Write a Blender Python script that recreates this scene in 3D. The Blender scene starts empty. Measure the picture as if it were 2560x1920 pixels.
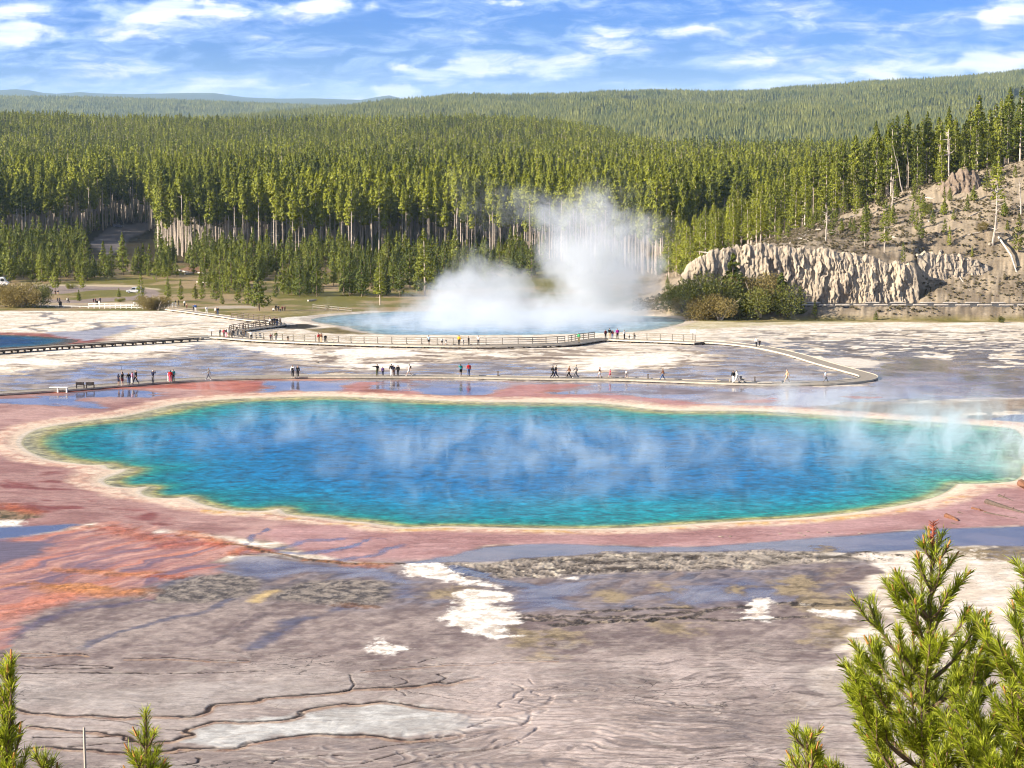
import bpy, bmesh, math, random
import numpy as np
from mathutils import Vector, Matrix

rnd = random.Random(7)
RNG = np.random.default_rng(11)
scene = bpy.context.scene
COL = scene.collection
R = math.radians

# ------------------------------------------------------------------ camera geometry (photo 2560 x 1920)
F = 5500.0
H = 35.0
HOR = 270.0
PITCH = math.atan((960 - HOR) / F)
cp, sp = math.cos(PITCH), math.sin(PITCH)


def raydir(u, v):
    a = (np.asarray(u, float) - 1280) / F
    b = (np.asarray(v, float) - 960) / F
    return a, cp - b * sp, -sp - b * cp


# ground profile along the view direction: flat around the hot spring, falling towards the river behind it
ZT_Y = np.array([0, 290, 325, 360, 400, 470, 540, 620, 750, 900, 1500], float)
ZT_Z = np.array([0, 0, -.8, -3, -5.5, -8.5, -12.5, -15, -14.5, -15, -16], float)
_yy = np.concatenate([np.arange(40, 700, .25), np.arange(700, 3000, 2)])
_zz = np.interp(_yy, ZT_Y, ZT_Z)
_k = np.exp(-np.linspace(-2, 2, 81) ** 2); _k /= _k.sum()
_zp = np.concatenate([np.full(40, _zz[0]), _zz, np.full(40, _zz[-1])])
_zz = np.convolve(_zp, _k, 'valid')
_be = np.arctan((H - _zz) / _yy) - PITCH           # angle below the optical axis
_vv = 960 + F * np.tan(_be)


def base_z(y):
    return np.interp(y, _yy, _zz)


def G(u, v):
    """photo pixel -> point on the basin floor"""
    y = np.interp(np.asarray(v, float), _vv[::-1], _yy[::-1])
    z = base_z(y)
    dx, dy, dz = raydir(u, v)
    return dx / dy * y, y, z


def PIX(x, y, z):
    """world -> photo pixel"""
    dz = z - H
    fw = y * cp - dz * sp
    up = y * sp + dz * cp
    return 1280 + F * x / fw, 960 - F * up / fw


def AT(u, v, y):
    """photo pixel at the world depth y"""
    dx, dy, dz = raydir(u, v)
    return float(dx / dy * y), float(y), float(H + dz / dy * y)


# ------------------------------------------------------------------ numpy noise
_ang = np.random.default_rng(5).uniform(0, 2 * np.pi, (256, 256)).astype(np.float32)
_gx, _gy = np.cos(_ang).ravel(), np.sin(_ang).ravel()


def perlin(x, y):
    x = np.asarray(x, np.float32); y = np.asarray(y, np.float32)
    xf = np.floor(x); yf = np.floor(y)
    fx = x - xf; fy = y - yf
    xi = xf.astype(np.int32) & 255; yi = yf.astype(np.int32) & 255
    x1 = (xi + 1) & 255; y1 = (yi + 1) & 255
    u = fx * fx * fx * (fx * (fx * 6 - 15) + 10)
    w = fy * fy * fy * (fy * (fy * 6 - 15) + 10)

    def g(a, b, px, py):
        i = a * 256 + b
        return _gx[i] * px + _gy[i] * py
    n0 = g(xi, yi, fx, fy); n1 = g(x1, yi, fx - 1, fy)
    n2 = g(xi, y1, fx, fy - 1); n3 = g(x1, y1, fx - 1, fy - 1)
    a = n0 + u * (n1 - n0); b = n2 + u * (n3 - n2)
    return (a + w * (b - a)) * 1.5


def fbm(x, y, o=4, gain=.5, seed=0):
    r = 0; a = 1.0; t = 0
    for i in range(o):
        r = r + a * perlin(x * 2 ** i + 17.3 * i + seed * 31.7, y * 2 ** i - 9.1 * i + seed * 12.9)
        t += a; a *= gain
    return r / t


def sstep(a, b, x):
    t = np.clip((x - a) / (b - a), 0, 1)
    return t * t * (3 - 2 * t)


def srgb(r, g, b):
    o = []
    for c in (r, g, b):
        c = c / 255
        o.append(c / 12.92 if c <= .04045 else ((c + .055) / 1.055) ** 2.4)
    return np.array(o)


def catmull(pts, n=6, closed=False):
    p = [np.array(q, float) for q in pts]
    m = len(p); out = []
    for i in range(m if closed else m - 1):
        if closed:
            a, b, c, d = p[i - 1], p[i], p[(i + 1) % m], p[(i + 2) % m]
        else:
            a, b, c, d = p[max(i - 1, 0)], p[i], p[i + 1], p[min(i + 2, m - 1)]
        for k in range(n):
            t = k / n
            out.append(.5 * (2 * b + (c - a) * t + (2 * a - 5 * b + 4 * c - d) * t * t + (3 * b - a - 3 * c + d) * t ** 3))
    if not closed:
        out.append(p[-1])
    return np.array(out)


# ------------------------------------------------------------------ scene helpers
def tag(o, label=None, cat=None, group=None, kind=None):
    if label: o['label'] = label
    if cat: o['category'] = cat
    if group: o['group'] = group
    if kind: o['kind'] = kind
    return o


def link(o, parent=None):
    COL.objects.link(o)
    if parent is not None:
        o.parent = parent
    return o


def empty(name, loc=(0, 0, 0), rz=0.0):
    o = bpy.data.objects.new(name, None)
    o.empty_display_size = .5
    o.location = loc; o.rotation_euler = (0, 0, rz)
    return link(o)


def mesh_np(name, verts, faces, mat=None, smooth=False):
    """verts (n,3), faces (m,k) arrays -> mesh"""
    me = bpy.data.meshes.new(name)
    verts = np.asarray(verts, np.float32); faces = np.asarray(faces, np.int32)
    n, k = faces.shape
    me.vertices.add(len(verts)); me.vertices.foreach_set('co', verts.ravel())
    me.loops.add(n * k); me.loops.foreach_set('vertex_index', faces.ravel())
    me.polygons.add(n)
    me.polygons.foreach_set('loop_start', np.arange(0, n * k, k, dtype=np.int32))
    try:
        me.polygons.foreach_set('loop_total', np.full(n, k, np.int32))
    except Exception:
        pass
    me.update(calc_edges=True)
    if smooth:
        me.polygons.foreach_set('use_smooth', np.ones(n, bool))
    if mat: me.materials.append(mat)
    return me


def obj(name, me, parent=None, loc=None, rot=None, scale=None):
    o = bpy.data.objects.new(name, me)
    if loc is not None: o.location = loc
    if rot is not None: o.rotation_euler = rot
    if scale is not None: o.scale = scale
    return link(o, parent)


class MB:
    """collects polygons for one mesh"""
    def __init__(s):
        s.v = []; s.f = []; s.mi = []

    def poly(s, pts, mi=0):
        b = len(s.v); s.v += [tuple(p) for p in pts]
        s.f.append(tuple(range(b, b + len(pts)))); s.mi.append(mi)

    def box(s, c, d, rz=0.0, mi=0, taper=1.0, M=None):
        hx, hy, hz = d[0] / 2, d[1] / 2, d[2] / 2
        ca, sa = math.cos(rz), math.sin(rz)
        b = len(s.v)
        for z in (-hz, hz):
            t = taper if z > 0 else 1
            for x, y in ((-hx, -hy), (hx, -hy), (hx, hy), (-hx, hy)):
                q = (c[0] + (x * ca - y * sa) * t, c[1] + (x * sa + y * ca) * t, c[2] + z)
                s.v.append(tuple(M @ Vector(q)) if M else q)
        for q in ((0, 3, 2, 1), (4, 5, 6, 7), (0, 1, 5, 4), (1, 2, 6, 5), (2, 3, 7, 6), (3, 0, 4, 7)):
            s.f.append(tuple(b + i for i in q)); s.mi.append(mi)

    def tube(s, pts, rad, n=6, mi=0, cap=True):
        pts = [Vector(p) for p in pts]
        m = len(pts)
        if not hasattr(rad, '__len__'): rad = [rad] * m
        b = len(s.v)
        up = Vector((0.13, 0.21, 1)).normalized()
        for i, p in enumerate(pts):
            t = (pts[min(i + 1, m - 1)] - pts[max(i - 1, 0)])
            if t.length < 1e-9: t = Vector((0, 0, 1))
            t.normalize()
            a = t.cross(up)
            if a.length < .05: a = t.cross(Vector((1, 0, 0)))
            a.normalize(); c = t.cross(a)
            for k in range(n):
                w = 2 * math.pi * k / n
                s.v.append(tuple(p + (a * math.cos(w) + c * math.sin(w)) * rad[i]))
        for i in range(m - 1):
            for k in range(n):
                k2 = (k + 1) % n
                s.f.append((b + i * n + k, b + i * n + k2, b + (i + 1) * n + k2, b + (i + 1) * n + k)); s.mi.append(mi)
        if cap:
            s.f.append(tuple(b + k for k in range(n))); s.mi.append(mi)
            s.f.append(tuple(b + (m - 1) * n + k for k in reversed(range(n)))); s.mi.append(mi)

    def mesh(s, name, mats, smooth=False):
        me = bpy.data.meshes.new(name)
        me.from_pydata(s.v, [], s.f)
        for m in (mats if isinstance(mats, (list, tuple)) else [mats]):
            me.materials.append(m)
        if any(s.mi): me.polygons.foreach_set('material_index', s.mi)
        if smooth: me.polygons.foreach_set('use_smooth', np.ones(len(s.f), bool))
        me.update()
        return me

    def build(s, name, mats, parent=None, loc=None, smooth=False, rz=0):
        return obj(name, s.mesh(name, mats, smooth), parent, loc, (0, 0, rz))


class NT:
    """small node tree helper"""
    def __init__(s, tree):
        s.t = tree; s.n = tree.nodes; s.l = tree.links

    def new(s, typ, **kw):
        n = s.n.new(typ)
        for k, v in kw.items():
            setattr(n, k, v)
        return n

    def put(s, sock, v):
        if isinstance(v, bpy.types.NodeSocket): s.l.new(v, sock)
        elif v is not None: sock.default_value = v

    def math(s, op, a, b=None, c=None, clamp=False):
        n = s.new('ShaderNodeMath', operation=op, use_clamp=clamp)
        for i, x in enumerate((a, b, c)): s.put(n.inputs[i], x)
        return n.outputs[0]

    def vec(s, op, a, b=None, c=None, scale=None):
        n = s.new('ShaderNodeVectorMath', operation=op)
        for i, x in enumerate((a, b, c)):
            if x is not None: s.put(n.inputs[i], x)
        if scale is not None: s.put(n.inputs['Scale'], scale)
        return n.outputs['Value'] if op in ('LENGTH', 'DOT_PRODUCT', 'DISTANCE') else n.outputs[0]

    def noise(s, vec, scale=1.0, detail=4.0, rough=.5, dist=0.0, dim='3D', w=None):
        n = s.new('ShaderNodeTexNoise', noise_dimensions=dim)
        if vec is not None: s.l.new(vec, n.inputs['Vector'])
        n.inputs['Scale'].default_value = scale; n.inputs['Detail'].default_value = detail
        n.inputs['Roughness'].default_value = rough; n.inputs['Distortion'].default_value = dist
        if w is not None: n.inputs['W'].default_value = w
        return n.outputs['Fac']

    def ramp(s, fac, stops, interp='LINEAR'):
        n = s.new('ShaderNodeValToRGB')
        cr = n.color_ramp; cr.interpolation = interp
        while len(cr.elements) < len(stops): cr.elements.new(.5)
        for e, (p, c) in zip(cr.elements, stops):
            e.position = p
            e.color = (c, c, c, 1) if not hasattr(c, '__len__') else (*c[:3], 1)
        s.put(n.inputs[0], fac)
        return n.outputs[0]

    def mr(s, v, a, b, c=0.0, d=1.0, smooth=False):
        n = s.new('ShaderNodeMapRange', interpolation_type='SMOOTHSTEP' if smooth else 'LINEAR')
        s.put(n.inputs['Value'], v)
        for k, x in (('From Min', a), ('From Max', b), ('To Min', c), ('To Max', d)): s.put(n.inputs[k], x)
        return n.outputs[0]

    def mix(s, f, a, b, blend='MIX'):
        n = s.new('ShaderNodeMix', data_type='RGBA', blend_type=blend)
        s.put(n.inputs[0], f)
        for i, x in ((6, a), (7, b)):
            if isinstance(x, bpy.types.NodeSocket): s.l.new(x, n.inputs[i])
            else: n.inputs[i].default_value = (*x[:3], 1)
        return n.outputs[2]


def material(name):
    m = bpy.data.materials.new(name); m.use_nodes = True
    nt = NT(m.node_tree)
    b = m.node_tree.nodes['Principled BSDF']
    return m, nt, b


def simple(name, col, rough=.8, var=.15, scale=3.0, spec=.3, metallic=0.0, bump=0.0, objvar=0.0):
    """procedural material: base colour broken up by noise"""
    m, nt, b = material(name)
    tc = nt.new('ShaderNodeTexCoord').outputs['Object']
    n = nt.noise(tc, scale, 4, .6)
    lo = tuple(max(0, c * (1 - var)) for c in col); hi = tuple(min(1, c * (1 + var)) for c in col)
    cc = nt.ramp(n, [(.3, lo), (.7, hi)])
    if objvar:
        oi = nt.new('ShaderNodeObjectInfo').outputs['Random']
        hs = nt.new('ShaderNodeHueSaturation')
        nt.l.new(nt.mr(oi, 0, 1, 1 - objvar, 1 + objvar), hs.inputs['Value']); nt.l.new(cc, hs.inputs['Color'])
        cc = hs.outputs[0]
    nt.l.new(cc, b.inputs['Base Color'])
    b.inputs['Roughness'].default_value = rough
    b.inputs['Specular IOR Level'].default_value = spec
    b.inputs['Metallic'].default_value = metallic
    if bump:
        bp = nt.new('ShaderNodeBump'); bp.inputs['Strength'].default_value = bump; bp.inputs['Distance'].default_value = .05
        nt.l.new(n, bp.inputs['Height']); nt.l.new(bp.outputs[0], b.inputs['Normal'])
    return m
# ------------------------------------------------------------------ terrain heights
def prof(us, pts):
    a = np.array(pts, float)
    return np.interp(us, a[:, 0], a[:, 1])


MID_TOP = [(-600, 284), (0, 280), (300, 290), (640, 296), (800, 294), (1000, 296), (1120, 290), (1250, 294), (1400, 302), (1500, 318), (1580, 340), (1700, 362), (3200, 366)]
FAR_TOP = [(-600, 330), (400, 322), (560, 306), (700, 284), (850, 266), (1000, 250), (1150, 238), (1280, 238), (1420, 235), (1500, 231), (1640, 229), (1760, 230), (1880, 231), (1990, 219), (2180, 204), (2350, 194), (2560, 182), (3200, 160)]
LEFT_TOP = [(-600, 240), (0, 245), (200, 247), (400, 253), (560, 260), (760, 268), (900, 272), (1060, 278), (3200, 300)]
MTN_TOP = [(-600, 236), (-200, 232), (0, 227), (50, 224), (80, 226), (120, 233), (150, 235), (210, 231), (250, 234), (340, 236), (440, 234), (480, 233), (540, 233), (575, 238), (620, 244), (700, 247), (790, 246), (840, 248), (905, 250), (945, 243), (975, 239), (1000, 245), (1016, 251), (1100, 262), (1500, 262), (3200, 262)]


def cosint(t):
    t = np.clip(t, 0, 1)
    return t * t * (3 - 2 * t)


def far_z(s, y, tree=True):
    """ground height beyond the basin; s = x / y"""
    u = 1280 + F * s
    z_mid = H - 27 + (HOR - prof(u, MID_TOP)) * 2300 / F
    z_far = H - 18 + (HOR - prof(u, FAR_TOP)) * 5800 / F
    z_left = H - 16 + (HOR - prof(u, LEFT_TOP)) * 9500 / F
    z_mtn = H + (HOR - prof(u, MTN_TOP)) * 24000 / F
    c = np.full_like(u, -16.0)
    st = [(1500, c), (2300, z_mid), (2900, np.minimum(z_mid - 12, -14)), (3500, np.full_like(u, -14.0) + np.clip(z_far, -20, 60) * .12), (5800, z_far), (6900, z_far - 60),
          (7600, np.full_like(u, -60.0)), (9500, z_left), (11500, z_left - 60), (15000, np.full_like(u, -90.0)), (24000, z_mtn), (26500, z_mtn - 150), (40000, np.full_like(u, -300.0))]
    z = np.array(c)
    for (ya, za), (yb, zb) in zip(st[:-1], st[1:]):
        m = (y >= ya) & (y <= yb)
        t = (y - ya) / (yb - ya)
        tt = np.where(np.full_like(y, ya) == 3500, np.clip(t, 0, 1) ** 1.0 * .45 + cosint(t) * .55, cosint(t))
        z = np.where(m, za + (zb - za) * tt, z)
    z = np.where(y > 40000, -300, z)
    x = s * y
    z = z + sstep(3300, 4200, y) * (1 - sstep(6400, 7000, y)) * (fbm(x / 800, y / 900, 3, .5, 3) * 62 + fbm(x / 240, y / 280, 2, .5, 5) * 16) * (1 - .85 * sstep(5300, 5800, y))
    z = z + sstep(1500, 1800, y) * (1 - sstep(2150, 2300, y)) * fbm(x / 200, y / 200, 3, .5, 8) * 11
    z = z + sstep(7000, 8000, y) * (1 - sstep(9000, 9500, y)) * fbm(x / 900, y / 900, 3, .5, 9) * 25
    return z


# hill with the cliff beside the road, right of the basin
HX0 = 34.0


def hill_z(x, y):
    """height added to the basin floor by the hill; zero away from it"""
    yc = 452.0                                           # foot of the cliff
    xs = x * 452.0 / np.maximum(y, 300.0)                # position along the cliff face
    ztop = np.interp(xs, [20, 32, 36, 41, 47, 53, 59, 66, 71.5, 77, 82, 86, 100, 130], [0, .8, 6.6, 10.2, 11.4, 11.6, 11.2, 10.6, 9.7, 8.6, 8.0, 8.6, 9.5, 12])
    zr = np.interp(xs, [20, 28, 34, 42, 50, 60, 70, 80, 90, 100, 112, 140, 180], [0, 1.2, 3.5, 8.0, 11.8, 16.0, 20, 24.5, 27.5, 30.5, 34, 42, 50])
    a = sstep(0, 1, (y - yc - 3) / 5.0)                   # behind the cliff edge
    b = np.clip((y - yc - 8) / 62.0, 0, 1)
    z = a * (ztop + (np.maximum(zr, ztop * .7) - ztop) * b ** .85)
    # scree instead of a face at the far end of the cliff
    scree = sstep(82, 86, xs)
    zs = np.clip((y - yc + 3) / 24.0, 0, 1) * (ztop + 1.5)
    z = np.where(xs > 82, z * (1 - scree) + np.maximum(zs, z * sstep(10, 26, y - yc)) * scree, z)
    back = 1 - sstep(560, 760, y) * (1 - .35 * sstep(60, 140, xs))
    berm = 2.3 * sstep(436.5, 441, y) * (1 - sstep(462, 480, y) * 0) * sstep(36, 44, xs)
    return np.where(y > 434, np.maximum(z * back, 0) + berm * back, 0)


def ground_z(x, y):
    x = np.asarray(x, float); y = np.asarray(y, float)
    z = base_z(y)
    far = y > 1500
    if np.any(far):
        z = np.where(far, far_z(x / np.maximum(y, 1), np.maximum(y, 1500)), z)
    return z + hill_z(x, y)


def gz(x, y):
    return float(ground_z(np.array([x]), np.array([y]))[0])


def hit(u, v):
    """photo pixel -> first point of the terrain met by the ray"""
    dx, dy, dz = raydir(u, v)
    y = np.arange(60, 1400, .5)
    x = dx / dy * y; z = H + dz / dy * y
    gzv = ground_z(x, y)
    below = z <= gzv
    i = np.argmax(below) if below.any() else 200 + int(np.argmin((z - gzv)[200:]))
    return float(x[i]), float(y[i]), float(ground_z(x[i:i + 1], y[i:i + 1])[0])
# ------------------------------------------------------------------ ground sheet
def crop(ox, oy, s, pts):
    return [(ox + a / s, oy + b / s) for a, b in pts]


K1 = 2.572
cA = lambda p: crop(0, 820, K1, p)
cB = lambda p: crop(860, 780, K1, p)
cC = lambda p: crop(1700, 780, K1, p)
cD = lambda p: crop(0, 1280, K1, p)
cE = lambda p: crop(860, 1280, K1, p)
cF = lambda p: crop(1700, 1280, K1, p)


def world(pts):
    x, y, z = G([p[0] for p in pts], [p[1] for p in pts])
    return np.stack([x, y], 1)


POOL_PX = (cA([(130, 735), (160, 690), (240, 650), (380, 620), (600, 590), (800, 565), (1000, 520), (1150, 485), (1400, 460), (1700, 445), (2000, 438)])
           + cB([(0, 542), (300, 555), (600, 568), (900, 575), (1200, 578), (1500, 580), (1700, 588), (1850, 605), (1950, 620)])
           + cC([(0, 632), (400, 632), (700, 645), (1000, 665), (1300, 685), (1700, 710), (2050, 736), (2160, 752)])
           + [(2562, 1090), (2574, 1115), (2572, 1145)]
           + cC([(2215, 1015), (2222, 1040), (2205, 1062), (2150, 1090), (2000, 1103), (1870, 1106), (1800, 1106), (1790, 1112), (1750, 1145), (1650, 1190), (1500, 1230), (1300, 1265), (1000, 1305), (700, 1330), (400, 1345), (0, 1370)])
           + cB([(1800, 1390), (1500, 1395), (1200, 1392), (900, 1385), (650, 1380), (450, 1387), (300, 1378), (150, 1355)])
           + cA([(2212, 1240), (2100, 1225), (1900, 1205), (1830, 1193), (1800, 1170), (1790, 1164), (1775, 1166), (1760, 1171), (1650, 1180), (1450, 1170), (1300, 1135), (1220, 1103), (1195, 1090), (1180, 1089), (1160, 1091), (1100, 1096), (980, 1091), (915, 1072), (900, 1052), (925, 1032), (940, 1024), (915, 1025), (850, 1028),
                 (740, 1022), (680, 1005), (658, 980), (700, 955), (770, 930), (800, 914), (805, 909), (790, 908), (740, 912), (690, 905), (670, 886), (640, 882), (560, 880), (350, 855), (260, 830), (190, 800), (145, 765)]))
CRATER_PX = [(770, 798), (830, 788), (900, 783), (1050, 776), (1300, 774), (1600, 786), (1720, 800), (1660, 820), (1540, 832), (1300, 838), (1050, 838), (950, 836), (900, 828), (870, 820), (850, 815), (800, 808)]
LEFTPOOL_PX = [(-160, 838), (-60, 836), (0, 836), (80, 838), (150, 843), (195, 848), (205, 852), (180, 858), (120, 864), (60, 868), (0, 872), (-60, 876), (-160, 880)]

ND = 1400
SV = np.linspace(-.34, .34, ND)
vr = np.concatenate([np.arange(2180, 790, -1.55), np.arange(790, 640, -1.1)])
yr = np.interp(vr, _vv[::-1], _yy[::-1])
yr = np.concatenate([yr, yr[-1] * np.exp(np.linspace(.004, math.log(41000 / yr[-1]), 250))])
NR = len(yr)
XX = (SV[None, :] * yr[:, None]).astype(np.float64)
YY = np.repeat(yr[:, None], ND, 1)
ZZ = ground_z(XX.ravel(), YY.ravel()).reshape(NR, ND)
near = np.sum(yr < 476)                     # rows that carry the painted basin
x = XX[:near].ravel(); y = YY[:near].ravel()
NP_ = len(x)
dxm = (SV[1] - SV[0]) * y
dym = np.repeat(np.gradient(yr)[:near, None], ND, 1).ravel()


def sdist(px, closed=True, margin=30.0, smooth=0, warp=None):
    """signed distance in metres to an outline given in photo pixels (positive inside); far points get -margin"""
    P = world(px)
    if smooth: P = catmull(P, smooth, closed)
    xx, yy = (x, y) if warp is None else (x + warp[0], y + warp[1])
    out = np.full(NP_, -margin, np.float32)
    sel = np.where((xx > P[:, 0].min() - margin) & (xx < P[:, 0].max() + margin) & (yy > P[:, 1].min() - margin) & (yy < P[:, 1].max() + margin))[0]
    if not len(sel): return out
    X = xx[sel].astype(np.float32); Y = yy[sel].astype(np.float32)
    d2 = np.full(len(sel), margin * margin, np.float32); ins = np.zeros(len(sel), bool)
    n = len(P)
    for i in range(n if closed else n - 1):
        ax, ay = P[i].astype(np.float32); bx, by = P[(i + 1) % n].astype(np.float32)
        ex, ey = bx - ax, by - ay
        L = ex * ex + ey * ey + 1e-9
        t = np.clip(((X - ax) * ex + (Y - ay) * ey) / L, 0, 1)
        d2 = np.minimum(d2, (X - ax - t * ex) ** 2 + (Y - ay - t * ey) ** 2)
        if closed and abs(ey) > 1e-9:
            c = ((ay > Y) != (by > Y))
            ins ^= c & (X < (Y - ay) / (by - ay + (1e-12 if by >= ay else -1e-12)) * ex + ax)
    d = np.sqrt(d2)
    out[sel] = np.where(ins, d, -d) if closed else d
    if not closed:
        o = np.full(NP_, margin, np.float32); o[sel] = d; return o
    return out


# shared noise fields (metres)
n40 = fbm(x / 40, y / 40, 3, .5, 1)
n12 = fbm(x / 12, y / 12, 4, .55, 2)
n4 = fbm(x / 4, y / 4, 4, .55, 3)
n1 = fbm(x / 1.1, y / 1.3, 3, .6, 4)
wx = n12 * 3 + n4 * .8
wy = fbm(x / 10, y / 10, 3, .5, 6) * 3.5
nst = fbm((x + wx) / 7, (y + wy) / 2.6, 4, .6, 7)            # streaks across the view
# streaks running out from the pool towards the lower edge
fx_, fy_ = .53, .85
al = x * fx_ + y * fy_; ac = x * fy_ - y * fx_
nfl = fbm((ac + wx * .6) / 1.6, (al + wy) / 16, 4, .6, 8)
WARP = (wx * .35, wy * .3)

C = np.zeros((NP_, 3), np.float32)
wet = np.zeros(NP_, np.float32)
dz = np.zeros(NP_, np.float32)
KA = .60                                       # photo brightness -> albedo


def lay(m, col, w=None):
    global C, wet
    m = np.clip(m, 0, 1).astype(np.float32)
    c = (srgb(*col) * KA).astype(np.float32) if not isinstance(col, np.ndarray) else col
    C = C * (1 - m)[:, None] + m[:, None] * c
    if w is not None: wet = (wet * (1 - m) + m * w).astype(np.float32)


def soft(px, f=.6, noise=None, amp=0.0, smooth=0, margin=12.0, warp=None):
    s = sdist(px, True, margin, smooth, warp)
    if noise is not None: s = s + noise * amp
    return sstep(-f, f, s)


def two(n, a, b, lo=-.25, hi=.25):
    t = sstep(lo, hi, n)[:, None].astype(np.float32)
    return ((srgb(*a) * KA) * (1 - t) + (srgb(*b) * KA) * t).astype(np.float32)


# --- sinter flats
lay(np.ones(NP_), two(nst + .4 * n1, (240, 222, 196), (280, 268, 250)), 0.12)
s1 = fbm((x + wx) / 9, (y + wy * 1.2) / 5.0, 4, .55, 12)
s2 = fbm((x + wx * 1.3) / 5, (y + wy) / 3.2, 4, .6, 14)
u_, v_ = PIX(x, y, base_z(y))
rightflat = sstep(1700, 2000, u_ + n12 * 120) * sstep(812, 835, v_ + n4 * 8)
ridg = 1 - np.abs(s1) * 5.0
sr = fbm((x + wx * 1.2) / 13, (y + wy) / 11, 4, .55, 13)
chan = sstep(.11, .05, np.abs(sr) - .05 * sstep(840, 920, v_) - .05 * sstep(.0, .3, n40))
lay(chan * rightflat, two(s2, (116, 106, 98), (166, 154, 144)), .35)
lay(sstep(.16, .34, s2 + .3 * n12) * rightflat * .7, two(n1, (120, 110, 104), (160, 150, 142)), .3)
midflat = sstep(858, 876, v_ + n4 * 6) * (1 - sstep(1850, 2000, u_))
lay(sstep(-.06, .16, s2 + .35 * n12 - .12 * sstep(600, 200, u_)) * midflat, two(nst, (150, 132, 118), (190, 172, 152)), .2)
lay(sstep(.12, .3, fbm((x + wx) / 6, (y + wy) / 3.2, 4, .6, 19)) * sstep(790, 830, v_) * (1 - midflat) * (u_ < 900), two(nst, (190, 170, 140), (215, 196, 160)), .12)
# white islands
for px in (cB([(1150, 380), (1300, 372), (1500, 378), (1560, 340), (1640, 310), (1780, 290), (2000, 275), (2120, 290), (2150, 320), (2060, 345), (1900, 350), (1960, 375), (1880, 395), (1700, 385), (1500, 400), (1300, 395)]),
           cB([(-60, 250), (200, 243), (420, 255), (500, 275), (300, 300), (80, 300), (-60, 285)]), cB([(400, 335), (470, 330), (520, 345), (440, 362), (300, 372), (60, 365), (0, 345)]),
           [(400, 866), (560, 866), (700, 872), (800, 880), (760, 888), (640, 890), (480, 884), (300, 880), (120, 884), (60, 874), (200, 872)],
           [(-80, 905), (60, 900), (140, 905), (182, 912), (120, 916), (40, 914), (-80, 918)]):
    lay(soft(px, .7, nst, 4.0, 3, 10), two(n1, (268, 254, 236), (290, 280, 266)), .1)
# meadow edge and soil behind the flats
meadow = [(-900, 774), (0, 774), (200, 776), (330, 776), (420, 776), (520, 790), (620, 804), (700, 806), (770, 797), (900, 782), (1050, 773), (1300, 771), (1600, 783), (1700, 804), (1850, 807), (2100, 806), (2300, 809), (2560, 808), (3400, 810), (3400, 600), (-900, 600)]
md = soft(meadow, 1.5, n4, 3.0, 0, 20)
lay(md, two(n12 + n4 * .5, (138, 128, 66), (192, 172, 124)), .02)
lay(soft([(1640, 800), (1900, 800), (2100, 803), (2180, 808), (2000, 812), (1800, 822), (1700, 826), (1640, 815)], 1.5, n4, 4, 2, 12) * .55, two(n4, (170, 160, 84), (205, 190, 130)), .05)
lay(soft([(860, 820), (900, 812), (980, 812), (1060, 822), (1100, 832), (1010, 838), (900, 838), (800, 834), (770, 824)], 1.0, n4, 2, 2, 12), two(n4, (110, 98, 52), (160, 142, 96)), .05)
lay(soft([(690, 823), (720, 815), (770, 812), (800, 818), (760, 824)], .5, n4, 1, 2, 12), (60, 54, 36), .05)
lay(soft([(640, 803), (760, 792), (900, 781), (1060, 772), (1060, 777), (900, 787), (800, 797), (720, 806), (660, 808)], .4, n4, .8, 2, 12), (252, 244, 230), .1)

# --- wet strips that mirror the sky
WET = (152, 146, 154)
wetA = [(-80, 948), (60, 934), (250, 908), (420, 893), (480, 866), (560, 864), (640, 884), (740, 905), (860, 930), (1040, 926), (1060, 912), (1250, 903), (1400, 926), (1440, 932), (1600, 922), (1640, 928), (1760, 916), (1800, 890), (1730, 872), (1760, 862), (1860, 870), (2060, 935), (2150, 958), (2100, 965), (1000, 950), (860, 942), (650, 952), (300, 968), (-80, 990)]
lay(soft(wetA, 1.5, nst, 9.0, 2, 16), two(n4 + .5 * nst, (138, 126, 122), (188, 174, 164)), np.clip(.62 + 1.0 * s2, .2, .85))
wetB = [(2175, 945), (2240, 905), (2330, 900), (2400, 915), (2450, 932), (2640, 950), (2800, 990), (2330, 1003), (2100, 1016), (1950, 1022), (1750, 1012), (1540, 992), (1300, 975), (900, 968), (860, 952), (1000, 955), (1500, 962), (2050, 972), (2170, 960)]
mB = soft(wetB, 1.5, nst, 5.0, 2, 16)
lay(sstep(0, .12, fbm((x + wx) / 5, (y + wy) / 3, 3, .6, 23) + .05) * soft([(2200, 850), (2560, 860), (2900, 880), (2900, 1010), (2200, 1010), (2050, 940), (1800, 860)], 3, n4, 5, 0, 20), two(n4, (112, 106, 108), (140, 132, 134)), .7)
for px in ([(2020, 905), (2090, 898), (2200, 905), (2300, 918), (2260, 925), (2120, 920)], [(2170, 920), (2300, 925), (2380, 935), (2300, 938)], [(2450, 945), (2520, 942), (2580, 948), (2520, 955), (2460, 952)], [(2350, 1000), (2460, 990), (2640, 985), (2700, 1010), (2480, 1025), (2300, 1016), (2200, 1012)]):
    lay(soft(px, .8, nst, 3, 2, 12), (250, 238, 222), .1)

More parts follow.
